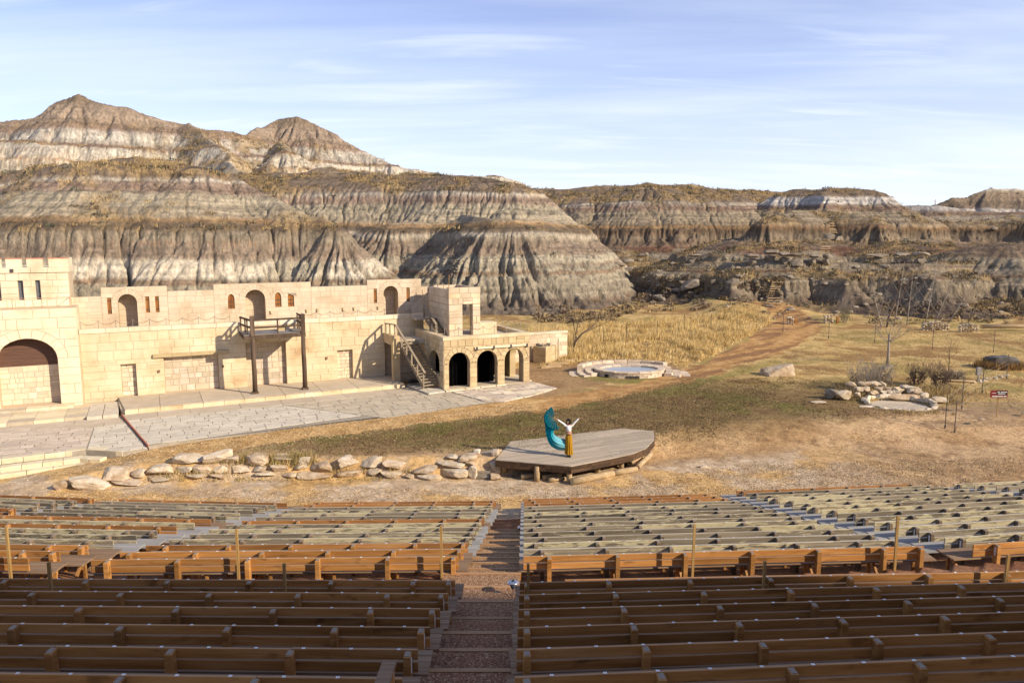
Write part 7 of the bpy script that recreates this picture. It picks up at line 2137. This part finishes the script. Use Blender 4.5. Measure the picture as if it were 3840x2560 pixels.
def shrub(name, label, x, y, w, h, mat, seed, group=None, n=26):
    rnd = random.Random(seed); t = thing(name, label, 'shrub', (x, y, gz(x, y) - .05), group=group)
    mb = MB()
    for i in range(n):
        a = rnd.uniform(0, 6.28); k = rnd.uniform(.1, .8)
        branch(mb, Vector((math.cos(a) * .12 * w, math.sin(a) * .12 * w, 0)), Vector((math.cos(a) * k * w / h, math.sin(a) * k * w / h, .9)), h * rnd.uniform(.6, 1.0), .014, 2, rnd, .1, .4, 4)
    mb.build('stems', MATS[mat], t)
    P_ = []
    for i in range(420):
        a = rnd.uniform(0, 6.28); r_ = math.sqrt(rnd.random()); zz = rnd.uniform(.15, 1.0)
        P_.append((math.cos(a) * r_ * w * .62 * (1.15 - .5 * zz), math.sin(a) * r_ * w * .5 * (1.15 - .5 * zz), h * zz * (1 - .3 * r_)))
    mb = MB()
    for p in P_:
        q = [tuple(Vector(p) + Vector((rnd.gauss(0, .045), rnd.gauss(0, .045), rnd.gauss(0, .06)))) for _ in range(3)]
        mb.add(q, [(0, 1, 2)])
    mb.build('leaves', MATS['sage_leaf'] if mat == 'bark_grey' else MATS['bark_brown'], t)
shrub('sage_shrub', 'large grey sagebrush at the back left of the pond', 23.6, 50.6, 1.6, 1.5, 'bark_grey', 70, 'shrubs behind the pond', 34)
shrub('sage_shrub', 'grey sagebrush, the right neighbour of the largest one behind the pond', 25.3, 51.4, 1.5, 1.45, 'bark_grey', 71, 'shrubs behind the pond', 34)
shrub('brown_shrub', 'dark brown twiggy shrub behind the middle of the pond', 28.4, 52.6, 1.2, 1.25, 'bark_brown', 72, 'shrubs behind the pond')
shrub('brown_shrub', 'taller reddish brown twiggy shrub at the back right of the pond', 29.3, 51.2, 1.2, 1.5, 'bark_brown', 73, 'shrubs behind the pond')
shrub('sage_shrub', 'low grey brush right of the sapling behind the pond', 32.2, 54.6, 1.4, .7, 'bark_grey', 74, 'shrubs behind the pond')
qs = []
for (cx_, cy_, n, sx, sy) in ((26.5, 49.6, 130, 1.6, .6), (28.6, 49.8, 110, 1.5, .6), (22.4, 49.4, 50, .6, .6), (27.6, 47.4, 40, .6, .5), (24, 44.0, 60, 1.8, .3), (22.5, 50.6, 40, .6, .6)):
    for i in range(n): qs.append((cx_ + R.gauss(0, sx * .6), cy_ + R.gauss(0, sy)))
qs = np.array(qs)
blades('pond_grass', on_ground(qs), rs.uniform(.2, .65, len(qs)) * np.where(qs[:, 1] < 45, .5, 1), .018, 10, [(.42, .30, .13), (.36, .25, .10), (.28, .20, .09), (.46, .34, .17)], .28, .28, 77, 'dry grass clumps round the rock pond')
x, y = 39.5, 90.0
shrub('green_bush', 'small yellow green bush at the foot of the dark slope', x, y, 1.5, 2.2, 'bark_grey', 78)
t = NT('green_leaf'); t.done((.16, .16, .03), .8, .2)
for c in bpy.data.objects['green_bush'].children:
    if c.name.startswith('leaves'): c.data.materials.clear(); c.data.materials.append(MATS['green_leaf'])
# scrub along the foot of the hills
q = []
for i in range(420):
    k = R.random()
    if k < .4: X = R.uniform(1230, 1480); Y = 742 - abs(R.gauss(0, 16)) - max(0, X - 1400) * .45
    elif k < .75: X = R.uniform(1450, 1800); Y = R.uniform(640, 725)
    else: X = R.uniform(1980, 2352); Y = R.uniform(690, 745)
    x, y = hill_hit(X, Y, 68); q.append((x, y, max(hz(x, y), gz(x, y)) - .1))
q = np.array(q)
bushes('foot_scrub', q, rs.uniform(.35, .9, len(q)), 40, [(.11, .075, .05), (.15, .11, .07), (.26, .185, .09), (.30, .21, .10), (.17, .13, .09)], 80, 'scrub and tufts along the foot of the hills')
# distant walker on the skyline
sx_, sy_ = 150.5, 275.0
sz_ = hz(sx_, sy_)
FP = thing('person', 'tiny distant person in white on the far right skyline with one arm held out', 'person', (sx_, sy_, sz_ - .1))
jj = {'p': (0, 0, 1.0, .16, .12), 'c': (0, 0, 1.4, .17, .12), 'n': (0, 0, 1.56, .06), 'h': (0, 0, 1.72, .10), 'sr': (-.2, 0, 1.48, .06), 'er': (-.5, 0, 1.5, .05), 'wr': (-.8, 0, 1.5, .04), 'sl': (.2, 0, 1.46, .06), 'el': (.24, 0, 1.16, .05), 'wl': (.24, -.05, .9, .04),
      'hr': (-.1, 0, .95, .1), 'kr': (-.1, 0, .5, .07), 'ar': (-.1, 0, .1, .05), 'tr': (-.1, -.15, .05, .04), 'hl': (.1, 0, .95, .1), 'kl': (.1, 0, .5, .07), 'al': (.1, 0, .1, .05), 'tl': (.1, -.15, .05, .04)}
fpb = skin_mesh('body', jj, [('p', 'c'), ('c', 'n'), ('n', 'h'), ('n', 'sr'), ('sr', 'er'), ('er', 'wr'), ('n', 'sl'), ('sl', 'el'), ('el', 'wl'), ('p', 'hr'), ('hr', 'kr'), ('kr', 'ar'), ('ar', 'tr'), ('p', 'hl'), ('hl', 'kl'), ('kl', 'al'), ('al', 'tl')], 'skin', FP, 1)
mb = MB(); mb.tube([(0, 0, .35), (0, 0, .95), (0, 0, 1.38), (0, 0, 1.54)], [.27, .23, .22, .10], 14, False); mb.build('white_robe', MATS['white_knit'], FP, True)
mb = MB(); mb.tube([(0, .02, 1.66), (0, .02, 1.78), (0, .02, 1.84)], [.10, .115, .05], 10); mb.build('hair', MATS['black_hair'], FP, True)
for o in list(bpy.data.objects):
    if '_o' in o: del o['_o']
